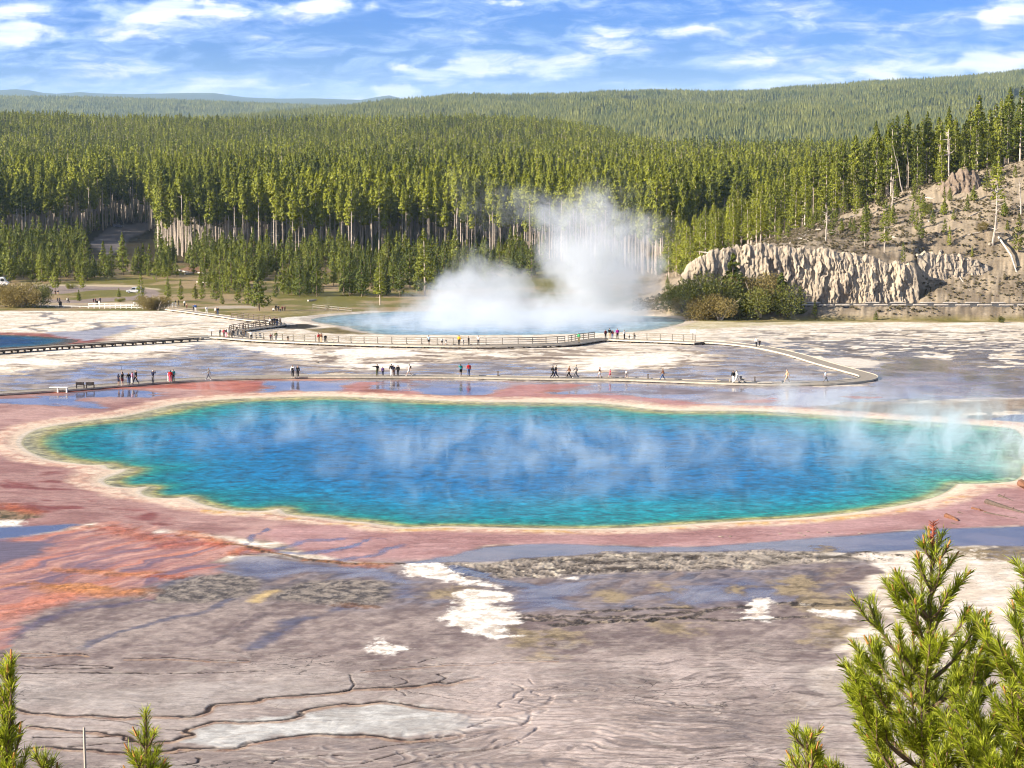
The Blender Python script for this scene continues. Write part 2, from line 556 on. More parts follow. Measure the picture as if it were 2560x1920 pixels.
# --- bacterial mats around the pool
sp_ = sdist(POOL_PX, True, 60.0, 3)
out = -sp_
pinkw = two(n12 + .6 * nst, (168, 124, 118), (212, 172, 162), -.4, .4)
farside = [(-200, 985), (0, 985), (300, 966), (640, 950), (860, 948), (1400, 962), (1850, 972), (2000, 1000), (2050, 1030), (2000, 1060), (-200, 1120)]
lay(soft(farside, 1.5, n4, 2.5, 0, 20), two(n12 + .5 * nst, (172, 112, 94), (212, 156, 136), -.3, .3), .4)
leftside = [(-900, 985), (0, 985), (500, 960), (500, 1130), (420, 1200), (480, 1262), (700, 1292), (1000, 1325), (1300, 1366), (1520, 1368), (1720, 1372), (1930, 1359), (2130, 1343), (2320, 1328), (2560, 1318), (3300, 1280), (3300, 1150), (2600, 1150), (2400, 1215), (1300, 1330), (1132, 1393), (1054, 1405), (860, 1410), (760, 1372), (560, 1345), (300, 1322), (230, 1310), (150, 1330), (-900, 1420)]
lay(soft(leftside, 1.0, n4, 1.2, 0, 20), pinkw, .28)
rightpink = [(2300, 1328), (2128, 1342), (1933, 1358), (1720, 1372), (1520, 1368), (1326, 1366), (1210, 1371), (1132, 1393), (1040, 1408), (860, 1408), (700, 1360), (700, 1320), (1100, 1330), (1500, 1335), (2000, 1310), (2350, 1260), (2620, 1190), (3000, 1180), (3300, 1280), (2560, 1319)]
lay(soft(rightpink, .8, n4, .8, 2, 20), two(n12 + .8 * nst, (186, 140, 136), (212, 168, 164), -.35, .35), .25)
lay(sstep(0, .25, n12 + .5 * nst - .02) * soft([(-900, 1130), (60, 1140), (250, 1190), (330, 1260), (480, 1330), (300, 1340), (-900, 1330)], 2, n4, 3, 0, 20), (150, 88, 84), .3)
# wet lilac pools on the mats
pinkwet = (128, 116, 126)
for px in (cA([(-80, 470), (200, 455), (420, 440), (480, 415), (800, 402), (960, 412), (1010, 435), (960, 458), (700, 452), (560, 470), (640, 500), (700, 530), (560, 520), (300, 500), (-80, 498)]),
           cB([(-100, 455), (60, 440), (300, 440), (420, 470), (480, 500), (420, 540), (300, 520), (180, 500), (60, 470), (-100, 500)]),
           cB([(420, 520), (480, 470), (420, 445), (990, 455), (1060, 480), (1000, 520), (900, 548), (700, 545), (560, 540)]),
           cB([(1060, 462), (1500, 460), (2100, 470), (2400, 490), (2400, 590), (1950, 590), (1700, 560), (1500, 540), (1320, 530), (1560, 500), (1400, 480), (1200, 475)]),
           cA([(1550, 355), (1720, 345), (2000, 352), (2212, 370), (2212, 420), (2000, 415), (1900, 400), (1740, 432), (1650, 432), (1700, 400), (1690, 375)])):
    lay(soft(px, .9, nst, 3.5, 2, 12), two(n4, (112, 104, 114), (150, 140, 150)), .9)
lay(mB * (1 - sstep(1900, 1500, u_) * .3), two(n12 + .5 * n4, (144, 128, 128), (186, 166, 162)), np.clip(.70 + .9 * s1, .3, .9))
lay(mB * sstep(1820, 2000, u_ + n12 * 60) * .85, two(n12 + .5 * n4, (150, 140, 150), (184, 172, 176)), np.clip(.9 + .5 * s1, .6, .96))
lay(sstep(-.02, .12, sr + .2 * n4) * soft([(2180, 890), (2400, 905), (2800, 930), (2800, 960), (2400, 945), (2200, 950)], 2, n4, 3, 0, 16), two(n4, (140, 132, 136), (170, 160, 162)), .85)
# pink sheets drawn over the wet film
for px in (cB([(960, 545), (1040, 500), (1150, 478), (1300, 470), (1580, 475), (1480, 495), (1340, 510), (1180, 530), (1280, 535), (1300, 552), (1100, 560)]), cB([(1280, 550), (1500, 538), (1720, 540), (1800, 545), (1950, 560), (2212, 580), (2212, 615), (1950, 605), (1700, 580), (1400, 572)]),
           cC([(400, 570), (600, 565), (560, 585), (380, 592)]), cC([(1090, 555), (1290, 553), (1290, 562), (1150, 565)]), cB([(60, 470), (160, 460), (280, 458), (180, 480), (120, 510), (60, 530), (0, 520)]), cB([(280, 520), (400, 512), (470, 525), (420, 545), (250, 545)])):
    lay(soft(px, .7, nst, 2.5, 2, 12), two(n4, (196, 128, 112), (214, 150, 136)), .55)
lay(soft(cC([(1050, 600), (1150, 590), (1500, 588), (1900, 580), (2300, 560), (2500, 600), (2300, 640), (1900, 650), (1700, 690), (1500, 690), (1200, 655), (1000, 630)]), 1.5, nst, 3, 2, 14), two(nst, (140, 122, 106), (186, 164, 140)), .3)
lay(soft(cC([(-100, 610), (60, 612), (140, 622), (100, 632), (-100, 636)]), .6, nst, 2, 2, 12), (120, 96, 84), .5)
lay(soft(cC([(2000, 690), (2150, 670), (2400, 660), (2600, 700), (2300, 715), (2050, 712)]), .8, nst, 2, 2, 12), (120, 120, 140), .95)
# rims of orange mat under the walkway
lay(soft(cA([(-80, 425), (300, 412), (700, 392), (900, 385), (1200, 362), (1500, 345), (1680, 352), (1700, 375), (1650, 400), (1560, 425), (1480, 415), (1200, 400), (1000, 395), (700, 402), (300, 430), (-80, 440)]), .6, n4, 1.2, 2, 12) * .8, two(nst, (186, 92, 62), (214, 120, 92)), .4)

# --- lower basin: grey mats and terraces
low = sstep(1395, 1420, v_ + n4 * 6)
taupe = two(n12 * .8 + .35 * nfl + .5 * n1, (136, 118, 114), (194, 176, 166), -.4, .4)
lay(low, taupe, .3)
lav = cE([(300, 345), (500, 320), (700, 292), (900, 238), (1200, 222), (1700, 227), (2212, 237)]) + cF([(600, 202), (1100, 162), (1600, 122), (2212, 102), (2700, 90), (2700, 240), (2212, 232), (1900, 228), (1600, 252), (1200, 277), (800, 268), (0, 270)]) + cE([(1500, 292), (1000, 327), (400, 347)])
ml = soft(lav, .5, nst, 1.0, 2, 14)
lay(ml, two(nst, (92, 88, 108), (124, 114, 126)), .88)
gl = cE([(-2300, 420), (-600, 330), (0, 360), (400, 420), (1000, 440), (1500, 420), (2212, 385), (2900, 370), (3400, 310), (3560, 420), (3400, 560), (3000, 620), (2212, 640), (1500, 660), (700, 640), (0, 640), (-600, 560), (-1300, 600), (-2300, 640)])
lay(soft(gl, 2.5, n12, 5, 2, 20) * sstep(-.3, .25, nfl + .5 * n12 + .12), two(n4 + nfl + n1 * .5, (104, 96, 102), (160, 146, 144)), np.clip(.5 + nst * .9, .2, .75))
rough = cE([(380, 360), (700, 345), (1000, 322), (1500, 292), (2212, 262)]) + cF([(600, 262), (1100, 276), (1400, 280), (1480, 300), (1200, 330), (1000, 330), (600, 372), (0, 388)]) + cE([(1500, 422), (1000, 445), (800, 430), (640, 380)])
mr_ = soft(rough, .8, n4, 2.2, 2, 12)
nr = fbm((x + n4) / .9, (y + n1 * .5) / 1.1, 5, .72, 31)
lay(mr_ * .9, two(nr * .8 + .5 * nst + .3 * n4, (70, 62, 54), (196, 182, 166), -.28, .28), .15)
lay(mr_ * sstep(.22, .34, fbm((x + wx) / 1.6, y / 2.2, 4, .65, 37)), (226, 212, 190), .1)
lay(soft(cE([(700, 360), (900, 400), (1050, 460), (1200, 470), (1260, 500), (1340, 560), (1400, 620), (1560, 640), (1380, 640), (1300, 580), (1220, 510), (1100, 490), (900, 440), (680, 390)]), .5, nst, 1, 2, 10), two(n4, (62, 62, 92), (96, 92, 112)), .9)
for px in (cD([(1500, 320), (1700, 285), (1900, 320), (2212, 345), (2450, 370), (2600, 430), (2680, 540), (2560, 560), (2400, 440), (2212, 420), (1900, 400), (1700, 500), (1640, 450), (1480, 400)]), cF([(100, 480), (420, 430), (620, 520), (640, 580), (400, 600), (0, 620), (-100, 540)]), cE([(1120, 500), (1500, 470), (1500, 560), (1320, 640), (1100, 640)])):
    lay(soft(px, 1.2, nst, 3, 2, 12) * .75, two(nst, (74, 72, 106), (132, 124, 136), -.3, .3), .85)
# speckled cobbly mats
for px in (cD([(860, 560), (1000, 500), (1200, 440), (1400, 410), (1640, 430), (1720, 470), (1650, 530), (1500, 575), (1200, 600), (900, 590)]), cD([(1900, 460), (2212, 450), (2500, 480), (2520, 560), (2400, 610), (2212, 615), (1900, 590), (1740, 560)])):
    lay(soft(px, 1.0, n4, 2, 2, 12) * .9, two(nr, (80, 74, 72), (186, 172, 156), -.3, .35), .3)
lay(soft(cD([(1610, 590), (1640, 550), (1780, 510), (1790, 525), (1700, 570), (1660, 600)]), .4, n1, .5, 2, 8), (236, 206, 150), .1)
# dark flow lines
for px, w_, col, we in ((cD([(1480, 580), (1380, 640), (1250, 680), (1100, 700), (950, 750), (800, 790), (640, 840), (540, 900)]), .55, (74, 68, 84), .7), (cD([(2250, 620), (2080, 650), (1960, 690), (1860, 720), (1850, 750), (1760, 810), (1680, 860), (1640, 890)]), 1.0, (70, 68, 92), .7),
                        (cD([(1760, 640), (1650, 700), (1500, 780), (1380, 840), (1260, 870)]), .8, (116, 100, 98), .4), (cD([(900, 590), (700, 620), (500, 640), (300, 700), (120, 800), (0, 880)]), .9, (84, 72, 94), .6), (cD([(1740, 120), (1700, 150), (1640, 175), (1600, 215), (1540, 230)]), .35, (70, 62, 96), .9),
                        (cD([(2240, 180), (2120, 190), (1980, 195), (1880, 225), (1800, 250)]), .7, (78, 78, 118), .9), (cD([(2300, 225), (2100, 265), (1900, 275), (1790, 270)]), .8, (78, 78, 118), .9), (cE([(230, 185), (170, 178), (130, 205), (40, 235), (-60, 250)]), .3, (74, 72, 112), .9), (cE([(360, 225), (330, 240), (200, 290), (60, 310), (-40, 320)]), .6, (74, 70, 100), .9)):
    d = sdist(px, False, 8.0, 4, WARP)
    lay((1 - sstep(w_ * .2, w_ * 1.1, d + n1 * .5 + nr * .4)) * .72 * sstep(-.5, .0, n12 + n4), two(nr, tuple(int(c * .85) for c in col), tuple(min(255, int(c * 1.25)) for c in col)), we)
# tan patches and white sinter
for px in (cE([(550, 500), (690, 488), (840, 498), (830, 520), (720, 560), (560, 560)]), cE([(990, 745), (1100, 715), (1220, 720), (1310, 760), (1450, 790), (1500, 850), (1300, 890), (1050, 890), (1100, 815)]), cE([(1160, 940), (1330, 930), (1380, 960), (1180, 975)]), cE([(1640, 520), (1780, 520), (1800, 570), (1700, 590)]), cE([(2000, 490), (2080, 500), (2212, 590), (2212, 640), (2080, 560)]), cE([(2030, 730), (2212, 730), (2300, 740), (2280, 800), (2100, 790)]),
           cF([(610, 480), (740, 420), (880, 450), (860, 530), (940, 560), (1100, 560), (1300, 600), (1420, 640), (1400, 700), (1200, 740), (1130, 800), (1080, 880), (900, 880), (800, 850), (850, 760), (900, 700), (700, 600), (640, 540)]), cF([(290, 510), (400, 490), (450, 540), (360, 556)]), cF([(930, 390), (1010, 385), (1000, 415), (940, 420)]), cF([(930, 240), (1030, 250), (1000, 268), (930, 262)])):
    lay(soft(px, 1.0, n4 + n1, 1.6, 2, 10) * sstep(-.45, .1, n4 + .6 * nr), two(n1 + n4, (140, 124, 98), (184, 164, 132)), .08)
for px in (cE([(700, 545), (830, 510), (1000, 525), (1100, 545), (1060, 580), (960, 610), (1050, 630), (1140, 690), (1140, 712), (990, 745), (1050, 800), (1110, 815), (970, 830), (880, 795), (720, 745), (635, 690), (680, 640), (770, 610), (720, 580)]), cE([(400, 352), (560, 346), (640, 370), (690, 410), (800, 450), (1000, 492), (1110, 518), (1080, 522), (990, 508), (850, 480), (700, 462), (550, 436), (390, 428), (375, 400)]), cE([(208, 830), (290, 855), (380, 885), (412, 895), (280, 925), (190, 935), (205, 890), (222, 860)]),
           cF([(480, 565), (540, 568), (600, 625), (570, 655), (620, 700), (560, 720), (390, 710), (400, 640)]), cF([(770, 600), (900, 640), (1000, 650), (1100, 660), (1060, 690), (900, 670), (790, 630)]), cD([(-80, 60), (100, 60), (160, 90), (60, 130), (-80, 135)]), cE([(1400, 435), (1480, 430), (1450, 450)]), cF([(700, 1430), (760, 1430), (740, 1450)]), cF([(790, 1490), (850, 1490), (840, 1525)])):
    lay(soft(px, .4, nst + nr * .7 + n1 * .4, 1.5, 0, 8), two(nr + n1, (240, 224, 206), (284, 276, 264), -.3, .2), .08)
cream = cF([(1060, 300), (1200, 282), (1500, 272), (1700, 300), (2212, 330), (3400, 330), (3400, 1800), (1250, 1800), (1330, 1500), (1150, 1300), (1000, 1195), (830, 1150), (880, 1080), (1000, 940), (1080, 840), (1150, 750), (1400, 712), (1240, 650), (1180, 560), (1140, 450), (1300, 380), (1220, 320)])
mc = soft(cream, .5, nst + n4, 1.3, 0, 14)
lay(mc, two(n4 + nst, (244, 226, 204), (276, 262, 246), -.3, .3), .08)
lay(soft(cC([(2180, 740 + 0), (2400, 720), (2400, 800), (2212, 790)]), 1, nst, 1, 0, 10) * 0, (250, 240, 224), .1)
lay(mc * sstep(.02, .3, n4 + .5 * nst) * soft(cF([(1100, 420), (1420, 430), (1500, 560), (1450, 700), (1200, 740), (1100, 600)]), 2, n4, 3, 0, 12), two(n1, (150, 128, 98), (190, 166, 132)), .08)
lay(mc * sstep(.12, .34, nst + .4 * n4) * .5, (196, 172, 144), .08)
brd = cF([(680, 1230), (860, 1180), (1010, 1190), (1300, 1300), (1500, 1500), (1500, 1800), (900, 1800), (800, 1600), (700, 1440)])
lay(soft(brd, 1.0, n4, 2.5, 0, 12) * sstep(-.2, .2, n4 + nst), two(nr, (140, 118, 96), (200, 182, 158)), .1)
lay(soft(brd, 1.0, n4, 2.5, 0, 12) * sstep(.24, .34, fbm((x + wx) / 1.8, y / 2.4, 3, .6, 41)), (244, 234, 220), .1)
lay(soft(cF([(1540, 250), (1700, 235), (2000, 240), (2300, 250), (2300, 360), (2000, 330), (1750, 300), (1560, 290)]), .8, n4, 2, 0, 12) * sstep(-.25, .15, nr), two(nr, (96, 82, 62), (170, 150, 116)), .1)
lay(soft(cF([(1060, 270), (1330, 270), (1500, 290), (1320, 330), (1200, 320)]), .6, n4, 1.5, 0, 12) * sstep(.02, .2, nr), (84, 74, 62), .1)

# --- orange and salmon mats at lower left
sal = cD([(-400, 190), (0, 180), (300, 150), (600, 110), (750, 82), (1000, 120), (1300, 170), (1450, 212), (1700, 262), (1500, 300), (1400, 380), (1200, 425), (1000, 470), (880, 540), (830, 575), (600, 570), (350, 620), (180, 680), (60, 780), (0, 880), (-400, 900)])
ms = soft(sal, 1.0, nfl + n4, 1.8, 2, 14)
lay(ms, two(nfl + .4 * n4, (180, 132, 128), (226, 174, 158), -.35, .35), .32)
lay(ms * sstep(.0, .3, fbm((ac + wx) / 2.6, (al + wy) / 26, 4, .6, 51) - .02), (144, 112, 122), .55)
lay(ms * sstep(.05, .3, fbm((ac + wx) / 2.2, (al + wy) / 22, 4, .6, 57)) * .8, (222, 146, 122), .2)
lay(soft(cD([(-100, 115), (120, 100), (420, 88), (500, 95), (400, 130), (200, 160), (-100, 200)]), .7, nst, 1.5, 2, 10), (98, 100, 126), .85)
lay(soft(cD([(-100, 215), (150, 205), (330, 230), (250, 280), (100, 330), (-100, 350)]), .9, nst, 2, 2, 10), (122, 104, 114), .6)
lay(soft(cD([(-100, -10), (200, 15), (280, 30), (160, 60), (-100, 60)]), .6, n1, 1.2, 2, 10), two(nr, (90, 82, 60), (170, 140, 110)), .2)
for px, w_, col in ((cD([(560, 115), (660, 118), (760, 135), (860, 165), (1000, 188), (1100, 190)]), 1.1, (206, 116, 84)), (cD([(1180, 150), (1290, 175), (1400, 205), (1470, 215)]), .9, (228, 128, 58)), (cD([(1040, 235), (1200, 215), (1320, 220), (1400, 225)]), 1.0, (204, 100, 74)),
                    (cD([(1500, 285), (1600, 250), (1700, 262)]), .8, (222, 118, 54)), (cD([(380, 385), (560, 392), (720, 408), (860, 412), (960, 408)]), .9, (236, 150, 84)), (cD([(1010, 420), (1110, 425), (1200, 420)]), .6, (210, 110, 58)), (cD([(10, 495), (100, 482), (220, 470)]), .5, (214, 140, 84)),
                    (cD([(330, 495), (420, 510), (560, 530), (700, 540), (880, 525)]), 1.2, (232, 150, 72)), (cD([(400, 490), (520, 488), (640, 510)]), .7, (236, 160, 84)), (cD([(-60, 700), (120, 655), (260, 610), (420, 565)]), 1.2, (226, 136, 104)), (cA([(-40, 1150), (60, 1158), (160, 1185), (220, 1200)]), .9, (224, 130, 88)),
                    (cD([(1960, 320), (2060, 318), (2212, 335)]), .35, (214, 140, 82)), (cE([(60, 350), (160, 352), (260, 362)]), .8, (214, 128, 80)), (cE([(-50, 605), (60, 618), (200, 632)]), .4, (170, 124, 84))):
    d = sdist(px, False, 6.0, 4, WARP)
    m = (1 - sstep(w_ * .1, w_ * 1.9, d + n1 * 1.0 + nr * 1.1)) * .62
    lay(m, two(nr + .4 * n1, tuple(int(c * .74) for c in col), tuple(min(255, int(c * 1.1)) for c in col), -.3, .3), .12)
    dz += m.astype(np.float32) * (.03 + .10 * nr).astype(np.float32)
# dark ledge between pink apron and grey mats
for px, w_ in ((cD([(1470, 215), (1560, 225), (1640, 240), (1700, 262), (1850, 290), (1960, 312), (2100, 325), (2212, 335)]) + cE([(60, 340), (200, 345), (400, 350)]), .5),):
    d = sdist(px, False, 6.0, 4, WARP)
    lay((1 - sstep(w_ * .3, w_, d + nr * .4)) * .85, two(nr, (64, 54, 44), (176, 124, 76)), .2)

# --- terraces: ledges near the lower edge, shade of their steps painted dark
gm = sstep(1640, 1700, v_ + n12 * 20)
lay(gm * .7, two(n12 + .5 * n4 + .4 * n1, (176, 161, 153), (212, 198, 189)), .22)
lay(soft(cD([(0, 1130), (700, 1150), (1200, 1110), (2212, 1120), (2212, 1250), (1500, 1240), (1200, 1320), (300, 1290), (0, 1240)]), 1.5, n4, 2, 0, 12) * .8, two(n4 + nst, (176, 164, 156), (204, 192, 184)), .3)
pale = cE([(0, 1268), (280, 1242), (500, 1272), (760, 1302), (860, 1340), (1190, 1330), (1180, 1362), (850, 1402), (400, 1462), (150, 1442), (0, 1452)]) + cD([(1800, 1462), (1580, 1512), (1500, 1532), (1140, 1492), (1240, 1452), (1200, 1425), (1380, 1372), (1900, 1332), (1940, 1302)])
lay(soft(pale, .6, n4 + n1, .9, 0, 8) * .9, two(nst + n4 + .5 * n1, (204, 200, 194), (236, 234, 228)), .3)
lay(soft(cE([(860, 1345), (1000, 1335), (1190, 1332), (1175, 1362), (850, 1402)]), .3, n1, .3, 0, 8), (242, 236, 228), .2)
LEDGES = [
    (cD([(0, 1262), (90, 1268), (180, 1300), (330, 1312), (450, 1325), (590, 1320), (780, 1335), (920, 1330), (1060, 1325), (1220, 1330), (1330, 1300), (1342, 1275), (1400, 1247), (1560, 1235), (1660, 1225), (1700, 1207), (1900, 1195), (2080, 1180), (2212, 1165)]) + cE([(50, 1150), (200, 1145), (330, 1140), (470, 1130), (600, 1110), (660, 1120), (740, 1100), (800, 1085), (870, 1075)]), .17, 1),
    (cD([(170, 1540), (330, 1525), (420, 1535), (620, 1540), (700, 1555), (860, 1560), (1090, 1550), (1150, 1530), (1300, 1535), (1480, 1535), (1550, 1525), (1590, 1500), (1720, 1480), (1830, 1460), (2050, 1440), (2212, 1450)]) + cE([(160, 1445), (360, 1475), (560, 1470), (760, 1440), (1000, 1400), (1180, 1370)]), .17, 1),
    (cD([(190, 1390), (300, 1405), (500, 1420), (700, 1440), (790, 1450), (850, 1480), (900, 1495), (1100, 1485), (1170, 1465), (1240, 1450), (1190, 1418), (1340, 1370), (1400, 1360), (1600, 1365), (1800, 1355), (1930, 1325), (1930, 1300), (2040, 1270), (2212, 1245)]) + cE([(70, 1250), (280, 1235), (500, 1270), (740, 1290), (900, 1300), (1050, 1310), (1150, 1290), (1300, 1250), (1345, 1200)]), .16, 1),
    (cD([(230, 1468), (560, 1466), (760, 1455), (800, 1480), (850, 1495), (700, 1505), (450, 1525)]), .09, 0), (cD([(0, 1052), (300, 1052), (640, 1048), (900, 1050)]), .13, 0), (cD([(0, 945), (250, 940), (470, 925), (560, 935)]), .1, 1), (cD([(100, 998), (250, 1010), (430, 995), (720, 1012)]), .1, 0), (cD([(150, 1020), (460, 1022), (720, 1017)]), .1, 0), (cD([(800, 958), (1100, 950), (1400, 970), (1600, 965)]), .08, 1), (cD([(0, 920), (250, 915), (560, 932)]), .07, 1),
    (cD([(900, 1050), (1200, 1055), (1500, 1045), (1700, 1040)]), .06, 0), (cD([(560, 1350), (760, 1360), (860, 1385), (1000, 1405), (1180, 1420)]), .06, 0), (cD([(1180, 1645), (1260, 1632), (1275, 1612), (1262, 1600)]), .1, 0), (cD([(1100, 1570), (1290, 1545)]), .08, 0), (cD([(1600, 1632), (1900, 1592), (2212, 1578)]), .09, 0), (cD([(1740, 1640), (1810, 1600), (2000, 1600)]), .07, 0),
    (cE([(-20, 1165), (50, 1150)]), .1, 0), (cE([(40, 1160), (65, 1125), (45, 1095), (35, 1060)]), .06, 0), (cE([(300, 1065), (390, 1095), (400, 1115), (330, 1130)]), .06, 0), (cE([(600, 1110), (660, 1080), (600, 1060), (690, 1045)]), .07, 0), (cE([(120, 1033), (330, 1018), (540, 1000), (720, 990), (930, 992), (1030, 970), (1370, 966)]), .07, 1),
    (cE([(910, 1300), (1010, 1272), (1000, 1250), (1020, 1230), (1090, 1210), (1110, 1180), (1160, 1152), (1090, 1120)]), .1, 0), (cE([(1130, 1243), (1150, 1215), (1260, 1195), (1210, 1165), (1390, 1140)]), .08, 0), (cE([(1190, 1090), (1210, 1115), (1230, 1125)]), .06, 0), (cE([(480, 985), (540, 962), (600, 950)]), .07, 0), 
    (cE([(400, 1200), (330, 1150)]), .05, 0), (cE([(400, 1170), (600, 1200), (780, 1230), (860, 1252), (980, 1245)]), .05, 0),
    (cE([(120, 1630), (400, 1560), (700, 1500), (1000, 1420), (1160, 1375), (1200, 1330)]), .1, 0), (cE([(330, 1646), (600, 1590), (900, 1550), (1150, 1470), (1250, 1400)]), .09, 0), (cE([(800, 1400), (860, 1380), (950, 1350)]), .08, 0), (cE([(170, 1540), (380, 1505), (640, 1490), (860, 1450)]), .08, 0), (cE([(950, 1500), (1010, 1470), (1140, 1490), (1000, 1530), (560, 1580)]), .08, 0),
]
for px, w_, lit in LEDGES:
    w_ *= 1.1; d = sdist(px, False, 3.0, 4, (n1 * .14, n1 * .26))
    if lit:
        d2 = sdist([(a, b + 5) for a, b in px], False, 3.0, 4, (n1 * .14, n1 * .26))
        lay((1 - sstep(w_ * .8, w_ * 2.2, d2)) * .7, two(nr, (146, 104, 78), (206, 172, 140)), .2)  # tan strip below the step edge, painted as if sunlit
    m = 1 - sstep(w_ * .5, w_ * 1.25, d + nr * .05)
    lay(m * .92, (40, 26, 22), .3)  # dark step edge: brown mat with the shade of the drop painted in
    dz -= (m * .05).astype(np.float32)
lay(soft(cE([(900, 1060), (1500, 1040), (2212, 1000), (3000, 1180), (2900, 1900), (300, 1900), (400, 1600), (900, 1420)]), 5, n12, 8, 0, 20) * (1 - mc) * .75, two(n12 * .7 + n4 * .5 + n1 * .4, (186, 168, 159), (228, 208, 199)), .18)
# fine parallel terrace lines
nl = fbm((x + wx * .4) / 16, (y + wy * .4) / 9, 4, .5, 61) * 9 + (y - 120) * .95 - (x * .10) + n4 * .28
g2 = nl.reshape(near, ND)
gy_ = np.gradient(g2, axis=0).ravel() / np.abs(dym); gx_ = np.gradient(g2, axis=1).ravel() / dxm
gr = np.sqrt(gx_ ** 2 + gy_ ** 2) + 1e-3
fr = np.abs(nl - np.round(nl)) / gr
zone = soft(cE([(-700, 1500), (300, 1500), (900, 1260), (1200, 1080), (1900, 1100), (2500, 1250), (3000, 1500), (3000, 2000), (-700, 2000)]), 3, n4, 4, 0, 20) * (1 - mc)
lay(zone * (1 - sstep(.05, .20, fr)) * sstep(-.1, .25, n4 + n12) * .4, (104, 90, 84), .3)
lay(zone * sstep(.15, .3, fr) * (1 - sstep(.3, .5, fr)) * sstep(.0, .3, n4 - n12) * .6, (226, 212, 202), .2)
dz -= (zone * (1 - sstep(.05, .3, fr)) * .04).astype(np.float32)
lay(zone * sstep(.1, .3, nst + .3 * n1) * .45, (112, 104, 106), .5)
nfi = fbm((x + wx) / 3.2, (y + wy) / .55, 3, .6, 66)
lay(sstep(1560, 1660, v_) * (1 - mc) * sstep(.08, .3, nfi) * sstep(1150, 1700, u_ + n12 * 200) * .62, (112, 98, 94), .3)
lay(sstep(1560, 1640, v_) * (1 - mc) * sstep(.2, .35, fbm((x + wx) / 2.6, (y + wy) / .7, 3, .6, 69)) * .4, (206, 194, 182), .3)
# ledges across the middle right
for k, px in enumerate((cE([(1330, 745), (1500, 735), (1800, 715), (2212, 690)]) + cF([(200, 640), (430, 625)]), cE([(1150, 685), (1500, 690), (1800, 690), (2212, 660)]), cE([(1150, 705), (1400, 712), (1700, 722), (2000, 700)]), cF([(0, 690), (300, 712), (600, 700), (800, 690)]), cF([(640, 600), (900, 610), (1240, 600)]), cE([(1550, 660), (1900, 640), (2212, 630)]))):
    d = sdist(px, False, 4.0, 4, (n1 * .4, n1 * .9))
    lay((1 - sstep(.15, .6, d + nr * .35)) * .8, two(nr, (50, 44, 38), (190, 172, 150), -.1, .4), .15)
    dz += ((1 - sstep(.2, .7, d)) * .12 * nr).astype(np.float32)

# --- rim of the pool
lay(sstep(4.0, 2.4, out + n4 * 1.0) * (out > -2), two(nst + n1, (228, 184, 162), (256, 226, 200)), .18)
lay(sstep(3.4, 2.2, out + n4 * 1.2 + n1 * .5) * sstep(.0, .25, n4 + n12 * .8 + .06) * (u_ > 500) * (v_ > 1200), two(n1, (240, 190, 124), (256, 224, 176)), .15)
lay(sstep(1.7, .6, out + n1 * .5 + n4 * .5), (262, 234, 204), .2)
lay(sstep(.5, .15, np.abs(out - .1) + n1 * .12) * .9, (250, 234, 212), .2)
ins = sstep(-.1, .3, sp_)
lay(ins, (196, 188, 150), .2)

# micro relief
dz += (n1 * .012 + n4 * .03).astype(np.float32)
dz += ((mr_ * .20) * nr * sstep(-.3, .2, n4 + n12) + low * nfl * .05 + low * nfi * .03 * sstep(1560, 1660, v_)).astype(np.float32)
dz *= (1 - np.clip(wet - .55, 0, .4) * 2.0).astype(np.float32)
shore = np.clip(-sp_ * .09, -.9, .16).astype(np.float32)
dz = np.where(sp_ > -4, np.minimum(dz, .03) * sstep(0, 3, out) + shore, dz + .16).astype(np.float32)
for px in (CRATER_PX, LEFTPOOL_PX):
    s = sdist(px, True, 8, 3)
    dz = np.where(s > -4, np.clip(-s * .09, -.6, .16), dz).astype(np.float32)
    if px is LEFTPOOL_PX:
        lay(sstep(7, 2, -s + n4) * (s < 1.5) * (v_ < 866), two(nst, (140, 74, 62), (176, 112, 92)), .4)
        lay(soft([(110, 834), (200, 830), (255, 822), (330, 814), (330, 824), (290, 838), (230, 852), (205, 850)], 1, nst, 2, 2, 10), two(n4, (170, 166, 172), (200, 194, 198)), .6)
    else:
        lay(sstep(3, 1, -s + n4), two(nst, (206, 190, 170), (236, 222, 204)), .2)
for px, w_ in (([(90, 782), (125, 785), (110, 792), (140, 800), (155, 806), (100, 815), (60, 820), (110, 830)], .9), ([(210, 828), (250, 822), (240, 812), (260, 808), (330, 808), (480, 806)], 1.0), ([(330, 822), (400, 818), (500, 810), (620, 806)], .8)):
    d = sdist(px, False, 8, 3, (n4 * 2, n4 * 2))
    lay((1 - sstep(w_ * .5, w_ * 1.4, d + n1 * .4)) * .8, (120, 108, 102), .6)
# hill and berm soil on the painted rows
hz = hill_z(x, y)
lay(sstep(.05, .5, hz), two(n4 + n12 * .6, (150, 134, 112), (190, 172, 146)), .0)

cols = np.zeros((NR * ND, 4), np.float32); cols[:, 3] = 1
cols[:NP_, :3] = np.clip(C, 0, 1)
wets = np.zeros(NR * ND, np.float32); wets[:NP_] = wet
